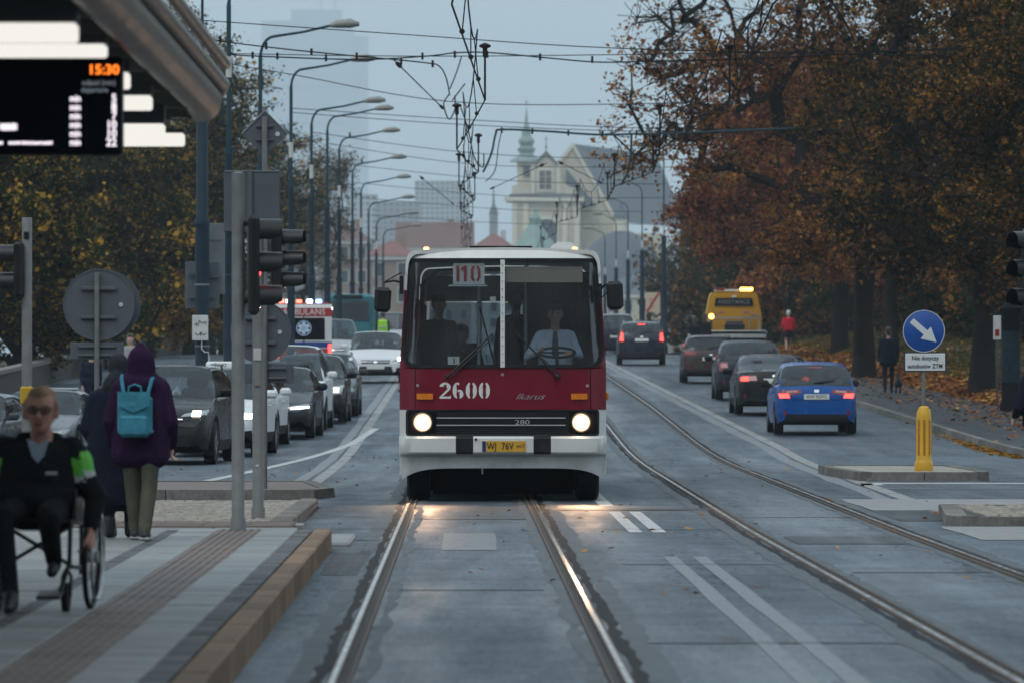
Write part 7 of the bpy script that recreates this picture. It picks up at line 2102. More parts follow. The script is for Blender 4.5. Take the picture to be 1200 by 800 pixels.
# ---------------------------------------------------------------- overhead wires
def wire(name, label, pts, r, cat="wire", group=None, mat=m_wire, clips=None, parent=None):
    if parent is None:
        t = thing(name, label, cat, (0, 0, 0), 0, group)
    else: t = parent
    # smooth the polyline a little
    P_ = [Vector(p) for p in pts]; out = []
    for i in range(len(P_) - 1):
        p0, p1, p2, p3 = P_[max(0, i - 1)], P_[i], P_[i + 1], P_[min(len(P_) - 1, i + 2)]
        for s in range(6):
            u = s / 6
            out.append(.5 * ((2 * p1) + (-p0 + p2) * u + (2 * p0 - 5 * p1 + 4 * p2 - p3) * u * u + (-p0 + 3 * p1 - 3 * p2 + p3) * u ** 3))
    out.append(P_[-1])
    mb = MB(); mb.tube(out, r, 5); mb.build("strand", mat, t)
    if clips:
        for c in clips:
            mb = MB(); mb.cyl(Vector(c) + Vector((0, 0, -.075)), Vector(c) + Vector((0, 0, .075)), .03, n=6); mb.build("clip", m_insul, t)
    return t
def row(pts, d): return [W(px, py, d) for px, py in pts]
def span(label, pts, d, r=.011, **k): return wire("span_wire", label, row(pts, d), r, group="span wires across the street", **k)
span("topmost thin span wire crossing the sky under the upper edge", [(237, 24), (480, 41), (730, 57), (1110, 66)], 112, .010)
fw = span("heavy clipped feeder cable, the highest bundle across the street", [(268, 64), (300, 66), (420, 70), (500, 66), (535, 62), (575, 62), (640, 68), (700, 73), (760, 72), (900, 68), (1150, 55)], 124, .016,
          clips=[W(x, y, 123.9) for x, y in ((296, 65), (325, 66), (382, 68), (495, 66), (533, 64), (571, 64), (633, 67), (694, 70), (757, 71))])
wire("", "", row([(268, 63), (560, 66), (1150, 58)], 124.1), .010, parent=fw)
fb = span("second feeder bundle sagging from the mast to the left tram wire", [(237, 45), (285, 52), (365, 61), (440, 68), (500, 74), (515, 78), (523, 92), (527, 112)], 123, .015, clips=[W(x, y, 122.9) for x, y in ((258, 47), (312, 54), (365, 61), (418, 66), (470, 72), (507, 75))])
wire("", "", row([(237, 46.5), (330, 57), (420, 66)], 123.1), .009, parent=fb)
span("thin span wire meeting the left tram wire below the feeder", [(237, 70), (345, 88), (525, 119), (740, 122), (1000, 113)], 143, .011)
span("upper of the paired span wires above the church spire", [(341, 127), (540, 140), (740, 150), (1000, 152)], 168, .011)
span("lower of the paired span wires above the church spire", [(341, 132), (540, 146), (740, 154), (1000, 158)], 170, .011)
span("span wire passing the spire's green bulbs", [(365, 155), (560, 180), (780, 187), (900, 185)], 191, .011)
span("span wire just above the church gable", [(383, 168), (560, 193), (780, 196), (900, 196)], 213, .011)
span("span wire level with the church window", [(398, 192), (600, 212), (780, 216)], 233, .012)
span("span wire level with the church cornice", [(413, 214), (600, 230), (778, 232)], 261, .012)
span("span wire low over the red roofs", [(423, 232), (600, 246), (752, 248)], 282, .012)
span("lowest misty span wire over the bus roof", [(432, 252), (600, 262), (752, 263)], 305, .013)
cf = span("thick teal cross feeder hanging above the church roof", [(566, 202), (572, 190), (577, 176), (581, 157), (588, 152), (640, 154), (700, 158), (750, 157), (800, 156), (1030, 146)], 152, .030, mat=m_pole_t, clips=[W(x, y, 151.9) for x, y in ((588, 153), (624, 154), (666, 156), (706, 157), (746, 156))])
wire("", "", row([(740, 158), (739, 182), (735, 203), (728, 217)], 152.1), .030, parent=cf, mat=m_pole_t)
wire("", "", row([(569, 213), (580, 200), (584, 172), (588, 153)], 152.2), .014, parent=cf, mat=m_pole_t)
def stay(label, a, b_, d0, d1):
    t = thing("pull_off_rod", label, "wire", (0, 0, 0), 0, "pull-off rods of the tram wires")
    A, B_ = W(*a, d0), W(*b_, d1)
    mb = MB(); mb.tube([A, B_], .014, 5); mb.build("rod", m_wire, t)
    for s, rr in ((.06, .05), (.93, .035)):
        p = A.lerp(B_, s); q = A.lerp(B_, s + .05)
        mb = MB(); mb.tube([p, q], rr, 6); mb.build("insulator", m_insul, t)
stay("pull-off rod slanting from the upper feeder to the left tram wire", (462, 71), (520, 128), 124, 135)
stay("pull-off rod slanting over the grey blocks left of the bus roof", (491, 206), (532, 240), 213, 215)
stay("pull-off rod left of the church pediment", (641, 191), (574, 222), 200, 202)
stay("pull-off rod right of the church pediment", (653, 189), (706, 215), 200, 202)

def catenary(label, cu, name="tram_wire"):
    t = thing(name, label, "wire", (0, 0, 0), 0, "tram contact lines")
    sup = [40, 62, 84, 104, 124, 143, 168, 191, 213, 233, 261, 282, 305, 332, 360]
    def con(y, sg): return Vector((X(cu(y), y) + sg, y, gz(y) + 5.55))
    cpts, mpts = [], []
    for i in range(len(sup) - 1):
        y0, y1 = sup[i], sup[i + 1]; s0, s1 = .22 * (-1) ** i, .22 * (-1) ** (i + 1)
        for k in range(8):
            s = k / 8; y = y0 + (y1 - y0) * s; sg = s0 + (s1 - s0) * s
            c_ = con(y, sg); cpts.append(c_); m_ = c_ + Vector((-sg * .5, 0, .42 + .62 * (2 * s - 1) ** 2)); mpts.append(m_)
            if k and k % 2 == 0:
                mb = MB(); mb.tube([c_, m_], .008, 4); mb.build("dropper", m_wire, t)
                mb = MB(); mb.ball(c_ + Vector((0, 0, .03)), .035, 6, 4); mb.build("clip", m_insul, t)
        p = con(y0, s0)
        if y0 > 80:
            mb = MB(); mb.lathe([(.016, 0), (.016, .62), (.035, .64), (.035, .76), (.085, .78), (.085, .81), (.02, .84)], p, 8); mb.build("hanger", m_insul, t)
    mb = MB(); mb.tube(cpts, .012, 5); mb.build("contact_wire", m_wire, t)
    mb = MB(); mb.tube(mpts, .011, 5); mb.build("messenger_wire", m_wire, t)
    # loose jumper cables hanging near the feeder
    return t
ct = catenary("tram wire with droppers hanging above the bus's own track", lambda y: 0.0)
for pts in ([(527, 110), (520, 122), (526, 140), (533, 128), (533, 112)], [(540, 126), (548, 150), (556, 185), (566, 196), (567, 180)], [(545, 98), (536, 110), (530, 118)], [(541, 66), (535, 85), (527, 105)]):
    wire("", "", row(pts, 139), .016, parent=ct)
catenary("tram wire with droppers above the empty right-hand track", u_rt)
# ================================================================ STOP ROOF AND DISPLAY
m_roofskin = M("canopy_underside", (0.085, 0.10, 0.105), 0.6, var=0.15, scale=3)
m_rollskin = M("weathered_roof_edge", (0.20, 0.17, 0.155), 0.45, 0.25, var=0.2, scale=4, dirt=(0.33, 0.21, 0.14), dirt_amt=0.45, dscale=1.2)
m_tube_lit = lamp("luminaire_lit", (1.0, 0.97, 0.90), 0.53)
cano = thing("stop_canopy", "roof of the tram stop with rolled edge and lit tube lamps in the corner", "canopy", (X(-3.5, 32), 32, PZ))
ox, oy = X(-3.5, 32), 32
def cl(u, y, z): return (X(u, y) - ox, y - oy, z - PZ)
vs, fs = [], []
ysl = frange(18, 38.9, 2)
for y in ysl: vs += [cl(-6.5, y, 3.62), cl(-1.85, y, 3.40), cl(-1.85, y, 3.52), cl(-6.5, y, 3.74)]
for i in range(len(ysl) - 1):
    for j in range(4): fs.append((i * 4 + j, i * 4 + (j + 1) % 4, i * 4 + 4 + (j + 1) % 4, i * 4 + 4 + j))
fs += [(0, 1, 2, 3), tuple(len(vs) - 1 - j for j in range(4))]
MB().add(vs, fs).build("roof_panel", m_roofskin, cano)
mb = MB(); mb.tube([cl(-1.83, y, 3.40) for y in frange(18, 38.2, 2)] + [cl(-1.85, 38.7, 3.38), cl(-1.89, 39.0, 3.36), cl(-1.93, 39.12, 3.35)], [.130] * len(frange(18, 38.2, 2)) + [.122, .09, .03], 20); mb.build("rolled_edge", m_rollskin, cano, smooth=50)
mb = MB(); mb.tube([cl(-1.685, y, 3.475) for y in frange(18, 38.0, 2)] + [cl(-1.73, 38.5, 3.45)], .045, 10); mb.build("gutter_lip", m_rollskin, cano, smooth=50)
mb = MB(); mb.tube([cl(-1.645, y, 3.58) for y in frange(18, 37.4, 2)], .04, 8); mb.build("gutter_lip", m_rollskin, cano, smooth=50)
for y in (21, 24, 27.6, 30, 32.6, 35, 37.2, 38.7):
    mb = MB(); mb.box(Vector(cl(-4.1, y, 3.45)), (4.6, .08, .14), Matrix.Rotation(R(2.6), 3, 'Y')); mb.build("rib", m_roofskin, cano)
    mb = MB(); mb.tube([cl(-2.35, y, 3.38), cl(-2.30, y, 3.28), cl(-2.12, y, 3.26), cl(-2.02, y, 3.36)], .02, 6); mb.build("cable_bracket", m_iron, cano)
for (px, py, d, h, hh) in ((91, 39, 27, .09, .10), (125, 60, 29.3, .065, .02), (178, 121, 34, .085, .04), (193, 158, 36.6, .135, .10), (216, 164, 38.3, .085, .0), (152, 95, 32.3, .09, .05)):
    p = W(px, py, d); L_ = 1.6
    rot = Matrix.Rotation(R(-3.0), 3, 'Y')
    lum = thing("luminaire", None, None, (p.x - ox, d - oy, p.z - PZ)); lum.parent = cano
    mb = MB(); mb.bbox((-L_ / 2, 0, 0), (L_, .16, h), .012, None); tb_ = mb.build("lit_tube", m_tube_lit, lum)
    mb = MB(); mb.bbox((-L_ / 2, .01, h / 2 + hh / 2 + .012), (L_ + .004, .17, hh + .022), .005); mb.build("housing", m_roofskin, lum)
    mb = MB(); mb.box((-L_ * .3, 0, h / 2 + hh + .12), (.05, .05, .24)); mb.box((-L_ * .8, 0, h / 2 + hh + .12), (.05, .05, .24)); mb.build("hanger", m_roofskin, lum)
for y in (22, 29, 36):
    mb = MB(); mb.lathe([(.09, -.02), (.09, 3.4)], cl(-5.2, y, PZ), 12); mb.build("column", m_pole, cano)
# hanging departure display
dd = 31.0; k = dd / F_PX
p = W(-5, 124.5, dd)
disp = thing("departure_display", "black hanging departure display with orange clock and white minutes", "display", (p.x, dd, p.z))
def dl(px, py): v = W(px, py, dd); return (v.x - p.x, v.z - p.z)
wd, hd_ = 296 * k, 115 * k
mb = MB(); mb.bbox((0, .07, 0), (wd, .16, hd_), .012); mb.build("case", M("display_case", (0.007, 0.009, 0.013), 0.5, spec=0.08, var=0.05), disp)
mb = MB(); mb.bbox((0, -.014, 0), (wd - .05, .01, hd_ - .06), .003); scr = mb.build("screen", M("display_screen", (0.004, 0.007, 0.013), 0.5, spec=0.03, var=0.0), disp)
m_led_w = lamp("display_white", (1.0, 0.90, 0.98), 0.8); m_led_o = lamp("display_orange", (1.0, 0.20, 0.02), 1.3); m_led_g = lamp("display_dim", (0.30, 0.36, 0.42), 0.22)
def dtext(s, px, py, size, mat, sx=1.0, al='CENTER'):
    x, z = dl(px, py); text(s, "led_text", mat, size * k * 1.38, scr, (x, -.023, z), sx=sx, bold=.0012, align=al)
dtext("15:30", 121.5, 82.5, 11.5, m_led_o, 1.05)
dtext("odjazd (min)", 116, 97.5, 6, m_led_g, .95); dtext("departure", 111, 106, 6, m_led_g, .95)
for i, s in enumerate(("5", "8", "7", "10", "10", "22")):
    dtext(s, 137, 116 + i * 10.3, 9.5, m_led_w, .95, 'RIGHT'); dtext("min", 88.5, 116 + i * 10.3, 8, m_led_w, .8)
    x, z = dl(-20, 116 + i * 10.3)
rs = random.Random(9)
for (a, b_, py, h) in ((0, 21, 149, 9), (-50, -6, 149, 9), (-120, -60, 149, 9), (-120, -70, 116, 9), (-120, -50, 126, 9), (-120, -66, 137, 9), (-40, 5, 168, 4), (10, 62, 168, 4)):
    x = a
    mb = MB()
    while x < b_ - 2:
        w_ = min(rs.uniform(2.2, 4.2), b_ - x); (q, z) = dl(x + w_ / 2, py); mb.box((q, -.023, z + rs.uniform(-.3, .3) * k), ((w_ - .8) * k, .004, h * rs.uniform(.8, 1) * k)); x += w_
    o = mb.build("led_row", m_led_w, scr); o["kind"] = "stuff"
for px in (-80, 70):
    x, _ = dl(px, 0); mb = MB(); mb.cyl((x, .07, hd_ / 2), (x, .07, hd_ / 2 + .30), .025, n=8); mb.build("hanger", m_roofskin, disp)
# ================================================================ PEOPLE
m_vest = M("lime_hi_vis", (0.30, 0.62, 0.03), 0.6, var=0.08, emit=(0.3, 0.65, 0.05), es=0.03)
m_green_sleeve = M("green_hi_vis_sleeve", (0.09, 0.42, 0.03), 0.6, var=0.08)
m_refl = M("reflective_tape", (0.42, 0.44, 0.44), 0.4, var=0.05)
m_purple = cloth("purple_padded_coat", (0.026, 0.010, 0.034), scale=6, bump=0.9, bscale=10)
m_olive = cloth("olive_trousers", (0.085, 0.085, 0.062))
m_bluebag = cloth("sky_blue_backpack", (0.05, 0.20, 0.265), bscale=12, bump=0.8)
m_red_jkt = cloth("red_running_jacket", (0.52, 0.015, 0.03)); m_shoe = M("grey_black_shoe", (0.02, 0.021, 0.024), 0.6, var=0.3, scale=12); m_sole = M("pale_sole", (0.35, 0.35, 0.34), 0.6, var=0.1)
m_knit = cloth("grey_knit", (0.03, 0.035, 0.042), bscale=60, bump=0.8)
m_glass_frame = M("spectacle_frame", (0.012, 0.010, 0.010), 0.3, var=0)
m_lens_sp = glass("spectacle_lens", (0.75, 0.75, 0.75), 0.02)

# ---- wheelchair and its rider
wd_ = 33.4; wx = -2.765
chair = thing("wheelchair", "black-framed wheelchair carrying the old man at the left edge", "wheelchair", (wx, wd_, PZ), R(-4))
m_wc = M("wheelchair_tube", (0.015, 0.016, 0.02), 0.35, 0.3, var=0.1)
for s in (-1, 1):
    w_ = thing("rear_wheel", None, None, (s * .29, .16, .305)); w_.parent = chair
    w_.rotation_euler = (0, R(s * 1.5), 0)
    mb = MB(); mb.tube([(0, math.cos(a) * .292, math.sin(a) * .292) for a in np.linspace(0, 2 * math.pi, 37)], .016, 8, cap=False); mb.build("tyre", m_rubber, w_, smooth=50)
    mb = MB(); mb.tube([(s * .035, math.cos(a) * .25, math.sin(a) * .25) for a in np.linspace(0, 2 * math.pi, 33)], .009, 6, cap=False); mb.build("hand_rim", m_alu, w_, smooth=50)
    mb = MB(); mb.lathe([(.035, -.04), (.035, .04)], n=10, axis='x')
    for k in range(18):
        a = 2 * math.pi * k / 18; mb.tube([((-.03 if k % 2 else .03), 0, 0), (0, math.cos(a) * .285, math.sin(a) * .285)], .0022, 3)
    mb.build("spokes", m_alu, w_)
    c_ = thing("caster", None, None, (s * .20, -.26, .085)); c_.parent = chair
    mb = MB(); mb.lathe([(.05, -.018), (.085, -.018), (.085, .018), (.05, .018)], n=18, axis='x'); mb.build("tyre", m_rubber, c_, smooth=40)
    mb = MB(); mb.tube([(.025, 0, 0), (.025, .03, .12), (0, .03, .17)], .010, 5); mb.tube([(-.025, 0, 0), (-.025, .03, .12), (0, .03, .17)], .010, 5); mb.build("fork", m_wc, c_)
    mb = MB(); mb.tube([(s * .22, .22, .95), (s * .22, .22, .45), (s * .22, .20, .20)], .014, 6); mb.tube([(s * .22, .22, .50), (s * .22, -.22, .52), (s * .22, -.26, .28), (s * .18, -.36, .12)], .014, 6); mb.tube([(s * .22, -.22, .26), (s * .22, .20, .24)], .014, 6); mb.tube([(s * .22, .2, .70), (s * .22, -.08, .70), (s * .22, -.1, .52)], .013, 6); mb.tube([(s * .22, .22, .95), (s * .22, .34, .96)], .018, 6); mb.build("side_frame", m_wc, chair)
    mb = MB(); mb.bbox((s * .13, -.42, .105), (.14, .16, .02), .006, Matrix.Rotation(R(12), 3, 'X')); mb.build("footplate", m_wc, chair)
    mb = MB(); mb.bbox((s * .225, .05, .60), (.02, .30, .18), .006); mb.build("side_guard", m_black_plastic, chair)
mb = MB(); mb.tube([(-.21, -.05, .25), (.21, -.05, .50)], .013, 6); mb.tube([(.21, -.02, .25), (-.21, -.02, .50)], .013, 6); mb.build("cross_brace", m_wc, chair)
mb = MB(); mb.bbox((0, -.02, .515), (.44, .42, .035), .012); mb.build("seat", m_black_cloth, chair)
mb = MB(); mb.bbox((0, .225, .72), (.43, .03, .40), .012); mb.build("backrest", m_black_cloth, chair)

SK, JK, TR, SHO, HR, SL = range(6)
P_ = head_prims((.02, -.06, 1.155), (.06, -1, .02), None, 1.06)
hc = Vector((.02, -.06, 1.155))
P_.append(([(hc + Vector((0, .045, .065)), .094), (hc + Vector((0, .055, -.01)), .085), (hc + Vector((0, -.03, .10)), .05)], HR))
for s in (-1, 1): P_.append(limb(hc + Vector((s * .075, -.005, .05)), hc + Vector((s * .082, .02, -.01)), .03, .025, HR))
P_.append(limb((.02, .0, .97), (.02, -.03, 1.06), .066, .06, SK))
P_.append(([((s * .175, .02, .90), .095) for s in (-1, 1)] + [((s * .11, -.02, .66), .125) for s in (-1, 1)] + [((0, -.06, .86), .11)], JK))
P_.append(([((s * .11, -.03, .66), .128) for s in (-1, 1)] + [((s * .10, .04, .57), .11) for s in (-1, 1)] + [((0, -.10, .64), .11)], JK))
P_.append(([((s * .10, .02, 1.00), .04) for s in (-1, 1)] + [((s * .10, .07, .94), .05) for s in (-1, 1)], JK))          # raised collar
# image-left leg stretched to the ground, image-right leg tucked back under the seat
P_.append(limb((-.10, .0, .58), (-.15, -.44, .56), .095, .075, TR)); P_.append(limb((-.15, -.44, .56), (-.085, -.50, .12), .072, .05, TR))
P_.append(([((-.085, -.48, .05), .045), ((-.085, -.50, .10), .05), ((-.075, -.66, .035), .034)], SHO))
P_.append(limb((.10, .0, .58), (.12, -.42, .55), .095, .075, TR)); P_.append(limb((.12, -.42, .55), (.12, -.20, .30), .07, .05, TR))
P_.append(([((.12, -.16, .27), .042), ((.12, -.28, .23), .034)], SHO))
for s, el, wr in ((-1, (-.32, -.02, .66), (-.30, -.16, .50)), (1, (.335, .02, .66), (.315, -.05, .50))):
    P_.append(limb((s * .19, .02, .93), (s * .225, .01, .87), .086, .086, JK)); P_.append(limb((s * .232, .01, .865), (s * .25, .0, .80), .087, .082, SL)); P_.append(limb((s * .251, .0, .795), (s * .258, .0, .775), .082, .081, 6)); P_.append(limb((s * .26, .0, .765), el, .078, .068, JK)); P_.append(limb(el, wr, .070, .050, JK))
P_ += hand_prims((.318, -.065, .465), (.02, -.10, -1), (-.2, -1, 0), SK, .9, 1.12) + hand_prims((-.30, -.18, .465), (0, -.10, -1), (.2, -1, 0), SK, .9, 1.12)
man = person("old man in glasses with green shoulder flashes sitting in the wheelchair", P_, [m_skin_red, m_black_cloth, m_black_cloth, m_black_leather, m_hair_red, m_green_sleeve, m_refl], (wx, wd_, PZ), R(-4), .0095)
fw_ = Vector((.06, -1, .02)).normalized()
for s in (-1, 1):
    c = hc + Vector((.006 + s * .036, -.098, .012))
    mb = MB(); mb.tube([c + Vector((math.cos(a) * .030, -.004 - abs(s * math.cos(a)) * .002, math.sin(a) * .021)) for a in np.linspace(0, 2 * math.pi, 17)], .0042, 6, cap=False); mb.build("spectacle_rim", m_glass_frame, man)
    mb = MB(); mb.lathe([(.028, 0), (.001, -.002)], c, 14, 'y', cap=False); mb.build("spectacle_lens", m_lens_sp, man)
    mb = MB(); mb.tube([c + Vector((s * .030, 0, .008)), hc + Vector((s * .095, -.01, .02))], .004, 5); mb.build("spectacle_arm", m_glass_frame, man)
    mb = MB(); mb.ball(c + Vector((0, .012, 0)), .012, 8, 6, (1.2, .6, .7)); mb.build("eye", m_ink, man)
mb = MB(); mb.tube([hc + Vector((-.01, -.103, .018)), hc + Vector((.022, -.103, .018))], .004, 5); mb.build("spectacle_bridge", m_glass_frame, man)
mb = MB(); mb.ball(hc + Vector((.006, -.098, -.070)), .026, 10, 5, (1.1, .35, .28)); mb.build("mouth", M("lips", (0.20, 0.07, 0.06), 0.5, var=0), man)
mb = MB(); mb.prism([(-.045, 1.0), (-.015, .90), (.02, .86), (.055, .90), (.085, 1.0), (.02, .97)], -.168, -.155); mb.build("shirt_collar", M("pale_shirt", (0.28, 0.34, 0.42), 0.8, var=0.1), man)
mb = MB(); mb.bbox((.10, -.168, .80), (.07, .008, .02), .003); mb.build("chest_badge", m_refl, man)

# ---- the two women walking away
d = 47.2
P_ = []
wz = 1.0
P_.append(([((0, 0, 1.465), .118), ((0, .02, 1.50), .105), ((0, -.01, 1.38), .128)], HAIR))                 # hood
P_.append(([((0, .03, 1.56), .06), ((0, .05, 1.61), .025)], HAIR))
P_.append(([((0, -.085, 1.46), .045)], SKIN))
P_.append(([((s * .155, 0, 1.255), .085) for s in (-1, 1)] + [((0, .02, 1.30), .11), ((s_ := -.10, .0, 1.30), .08), ((.10, 0, 1.30), .08)], TOP))
P_.append(([((s * .15, 0, 1.24), .085) for s in (-1, 1)] + [((s * .115, 0, .95), .125) for s in (-1, 1)], TOP))
P_.append(([((s * .115, 0, .95), .125) for s in (-1, 1)] + [((s * .12, 0, .72), .13) for s in (-1, 1)], TOP))
for s, dy in ((1, -.10), (-1, .14)):
    hip, kn, an = (s * .085, 0, .78), (s * .075, dy * .4 - .02, .42), (s * .055, dy + .02, .10)
    P_.append(limb(hip, kn, .085, .068, LEGS)); P_.append(limb(kn, an, .068, .056, LEGS))
    P_.append(([((an[0], an[1] + .025, .045), .045), ((an[0], an[1] - .15, .04), .036), ((an[0], an[1], .085), .042)], SHOE))
for s in (-1, 1):
    el = (s * .25, .03, .98); wr = (s * .235, -.10, .80)
    P_.append(limb((s * .175, 0, 1.25), el, .074, .066, TOP)); P_.append(limb(el, wr, .070, .058, TOP))
    P_ += hand_prims((wr[0], wr[1] - .01, wr[2] - .03), (0, -.4, -1), (0, -1, 0), SKIN, .6, .9)
px_ = (165 - 600) * d / F_PX
pur = person("woman in a purple hooded coat with a blue backpack walking away", P_, [m_skin, m_purple, m_olive, m_shoe, m_purple, m_purple], (px_, d, PZ), R(176), .011)
for s, dy in ((1, -.10), (-1, .14)):
    mb = MB(); mb.bbox((s * .055, dy - .045, .018), (.085, .26, .03), .012); mb.build("shoe_sole", m_sole, pur)
bag = thing("backpack", "sky blue flap backpack on the purple coat's back", "backpack", (px_ - .02, d, PZ), R(176))
mb = MB(); mb.bbox((0, .205, 1.03), (.285, .14, .36), .045); mb.build("pouch", m_bluebag, bag)
mb = MB(); mb.bbox((0, .285, .945), (.235, .05, .17), .02); mb.build("front_pocket", m_bluebag, bag)
mb = MB(); mb.prism([(-.135, 1.225), (.135, 1.225), (.13, 1.11), (.04, 1.07), (0, 1.055), (-.04, 1.07), (-.13, 1.11)], .28, .292); mb.build("flap", m_bluebag, bag)
mb = MB(); mb.tube([(-.055, .21, 1.20), (-.05, .22, 1.265), (0, .225, 1.285), (.05, .22, 1.265), (.055, .21, 1.20)], .010, 6); mb.build("grab_handle", m_bluebag, bag)
for s in (-1, 1):
    mb = MB(); mb.tube([(s * .10, .15, 1.21), (s * .125, .10, 1.325), (s * .135, .0, 1.355), (s * .135, -.09, 1.28), (s * .15, -.12, 1.1), (s * .16, 0, .93), (s * .12, .15, .89)], .017, 6); mb.build("strap", m_bluebag, bag)

P_ = []
P_.append(([((0, 0, 1.42), .092), ((0, .01, 1.46), .085)], HAIR)); P_.append(([((0, -.01, 1.36), .088)], SKIN)); P_.append(([((0, .05, 1.32), .085), ((.0, .02, 1.28), .10), ((.05, 0, 1.27), .09)], COLL))
P_.append(([((s * .15, .0, 1.17), .085) for s in (-1, 1)] + [((s * .135, 0, .85), .135) for s in (-1, 1)], TOP))
P_.append(([((s * .135, 0, .85), .135) for s in (-1, 1)] + [((s * .15, .01, .48), .145) for s in (-1, 1)] + [((s * .15, .01, .36), .135) for s in (-1, 1)], TOP))
for s, dy in ((1, .02), (-1, -.10)):
    P_.append(limb((s * .085, 0, .5), (s * .075, dy, .12), .062, .048, LEGS)); P_.append(([((s * .075, dy + .02, .05), .045), ((s * .075, dy, .16), .055), ((s * .075, dy - .14, .04), .036)], SHOE))
for s in (-1, 1):
    P_.append(limb((s * .19, 0, 1.16), (s * .26, .03, .92), .078, .070, TOP)); P_.append(limb((s * .26, .03, .92), (s * .22, -.14, .76), .068, .055, TOP)); P_ += hand_prims((s * .22, -.16, .74), (0, -.7, -.6), (-s, 0, .3), SKIN, .7, .9)
d2 = 47.6; px2 = (139 - 600) * d2 / F_PX
person("woman in a long black coat and knit hat beside the purple coat", P_, [m_skin, m_navy_cloth, m_black_cloth, m_black_leather, m_knit, m_knit], (px2, d2, PZ), R(170), .012)
hb = thing("handbag", "small dark handbag hanging between the two walking women", "bag", (px2 + .19, d2 - .05, PZ), R(170))
mb = MB(); mb.bbox((0, 0, .82), (.10, .26, .22), .03); mb.build("pouch", m_black_leather, hb)
mb = MB(); mb.tube([(0, -.1, .92), (0, -.06, 1.1), (0, .06, 1.1), (0, .1, .92)], .010, 6); mb.build("strap", m_black_leather, hb)
mb = MB(); mb.bbox((-.055, .02, .84), (.008, .05, .05), .004); mb.build("buckle", m_chrome, hb)

# ---- others
def at_px(px, d, dz=0.0): x = (px - 600) * d / F_PX; return (x, d, TZ(x, d) + dz)
person("man in a dark jacket and pale shirt walking by the parapet under the round sign", standing(1.76, .35, hair='short', arms=((.10, .02), (-.12, .02))), [m_skin, m_navy_cloth, m_navy_cloth, m_black_leather, m_hair_brown, m_white_cloth], at_px(107, 134), R(20), .02)
pr = person("man with short dark hair looking at a phone near the parapet", standing(1.78, 0, hair='short', arms=((.30, .22), (.30, .22))), [m_skin, m_grey_wall, m_navy_cloth, m_black_leather, m_hair_brown, m_black_cloth], at_px(153, 150), R(-10), .02)
for lb, px, h in (("taller police officer in a white cap and lime vest beyond the white hatchback", 448.5, 1.86), ("shorter police officer in a dark cap and lime vest beside the taller one", 435, 1.72)):
    tall = h > 1.8
    o = person(lb, standing(h, 0, hair='short', sleeves=COLL), [m_skin, m_vest, m_navy_cloth, m_black_leather, m_hair_brown, m_navy_cloth], at_px(px, 246 if tall else 248), R(180), .022)
    k_ = h / 1.75
    mb = MB(); mb.lathe([(.105 * k_, 1.69 * k_), (.105 * k_, 1.735 * k_)], (0, -.02, 0), 14); mb.build("cap_band", m_ink, o)
    mb = MB(); mb.lathe([(.10 * k_, 1.735 * k_), (.145 * k_, 1.785 * k_), (.12 * k_, 1.81 * k_), (.02, 1.815 * k_)], (0, -.02, 0), 14); mb.build("cap_top", m_white_cloth if tall else m_navy_cloth, o)
    mb = MB(); mb.box((0, .135, 1.14 * k_), (.36, .012, .05)); mb.build("reflective_band", m_refl, o)
jg = person("jogger in a red jacket, black shorts and white cap under the trees", standing(1.74, .42, hair='short', bulk=1.18, arms=((.16, .22), (-.04, .22)), armout=.09), [m_skin, m_red_jkt, m_skin, m_shoe, m_white_cloth, m_red_jkt], at_px(924, 236, .14), R(178), .02)
mb = MB(); mb.lathe([(.19, 0), (.20, .12), (.17, .32)], (0, 0, .64), 14); mb.build("shorts", m_black_cloth, jg, smooth=50)
person("dark-clothed man walking a dog away along the footway", standing(1.78, .25, hair='short', bulk=1.2, coat=.86), [m_skin, m_navy_cloth, m_navy_cloth, m_black_leather, m_hair_brown, m_navy_cloth], at_px(1041, 156, .13), R(180), .018)
dp = at_px(1052.5, 155, .13)
D_ = [([((0, -.18, .34), .10), ((0, .16, .33), .085), ((0, -.05, .30), .10)], 0), ([((0, -.24, .42), .065), ((0, -.34, .52), .062)], 0), ([((0, -.36, .52), .058), ((0, -.47, .48), .030)], 0)]
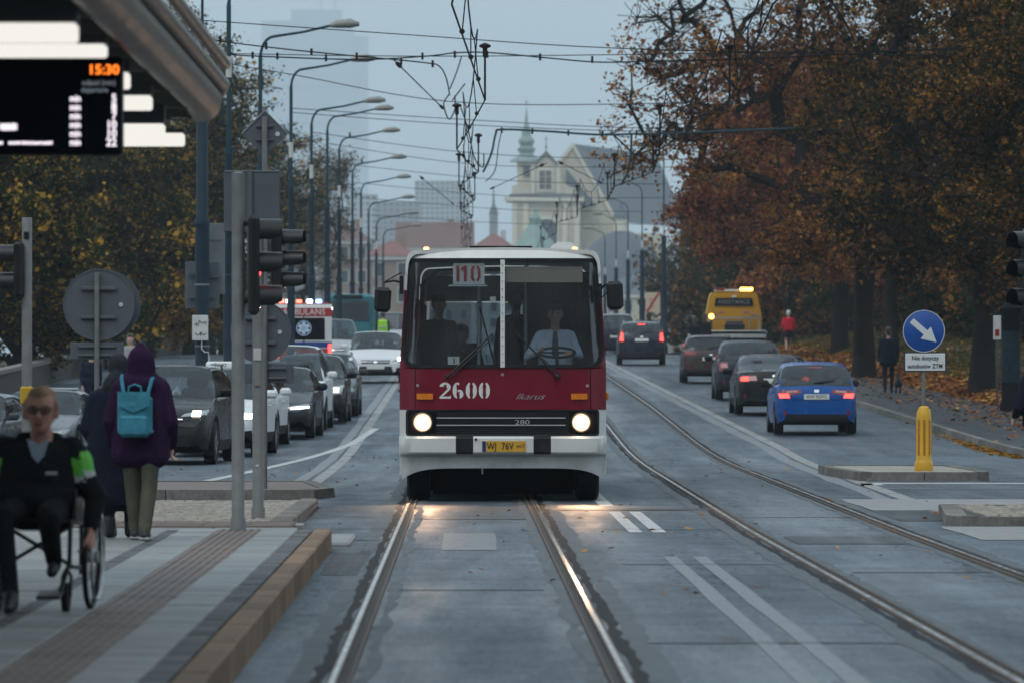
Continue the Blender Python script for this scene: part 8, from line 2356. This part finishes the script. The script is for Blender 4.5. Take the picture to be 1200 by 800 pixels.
for sx in (-1, 1):
    D_ += [([((sx * .055, -.20, .28), .05), ((sx * .055, -.20, .15), .028)], 0), ([((sx * .055, -.20, .15), .026), ((sx * .055, -.22, .03), .022)], 0), ([((sx * .055, .18, .28), .065), ((sx * .055, .14, .18), .036)], 0), ([((sx * .055, .14, .18), .034), ((sx * .055, .22, .12), .025)], 0), ([((sx * .055, .22, .12), .024), ((sx * .055, .19, .03), .022)], 0), ([((sx * .045, -.34, .57), .025), ((sx * .055, -.32, .50), .012)], 0)]
D_.append(([((0, .22, .38), .03), ((0, .34, .48), .014)], 0))
tag(link(figure_mesh("dog", D_, [M("black_dog_fur", (0.012, 0.011, 0.010), 0.8, var=0.2, scale=30)], .016), "dog", None, dp, R(178)), "small black dog on the footway beside the dark-clothed man", "dog")
for lb, px, dd_, h in (("person with dark hair standing left of the tow truck's amber beacon", 814.5, 214, 1.72), ("second dark-haired person half hidden by the tow truck", 826, 221, 1.80)):
    person(lb, standing(h, 0, hair='long'), [m_skin, m_black_cloth, m_navy_cloth, m_black_leather, m_hair_brown, m_black_cloth], at_px(px, dd_, .1), R(150), .024)
person("person in dark clothes cut off by the right edge on the small island", standing(1.72, .2, hair='short', bulk=1.2, arms=((.05, .15), (.05, .15)), armout=.10), [m_skin, m_navy_cloth, m_pole_t, m_shoe, m_hair_brown, m_navy_cloth], (5.64, 60.8, .10), R(200), .016)
for lb, car_px, dcar in ():
    pass
# ================================================================ HAZE
m_haze = bpy.data.materials.new("haze_air"); m_haze.use_nodes = True
hn, hl = m_haze.node_tree.nodes, m_haze.node_tree.links
hn.clear()
h_out = hn.new("ShaderNodeOutputMaterial"); h_v = hn.new("ShaderNodeVolumePrincipled")
h_v.inputs["Color"].default_value = (0.77, 0.89, 0.97, 1.0)
h_v.inputs["Density"].default_value = 0.00023
for k in ("Density Attribute", "Color Attribute", "Temperature Attribute"):
    if k in h_v.inputs: h_v.inputs[k].default_value = ""
hl.new(h_v.outputs[0], h_out.inputs["Volume"])
mb = MB(); mb.box((0, 5100, 300), (9000, 10500, 604))
hz = mb.build("haze", m_haze)
tag(hz, "pale blue autumn haze hanging over the whole street", "haze", kind="stuff")
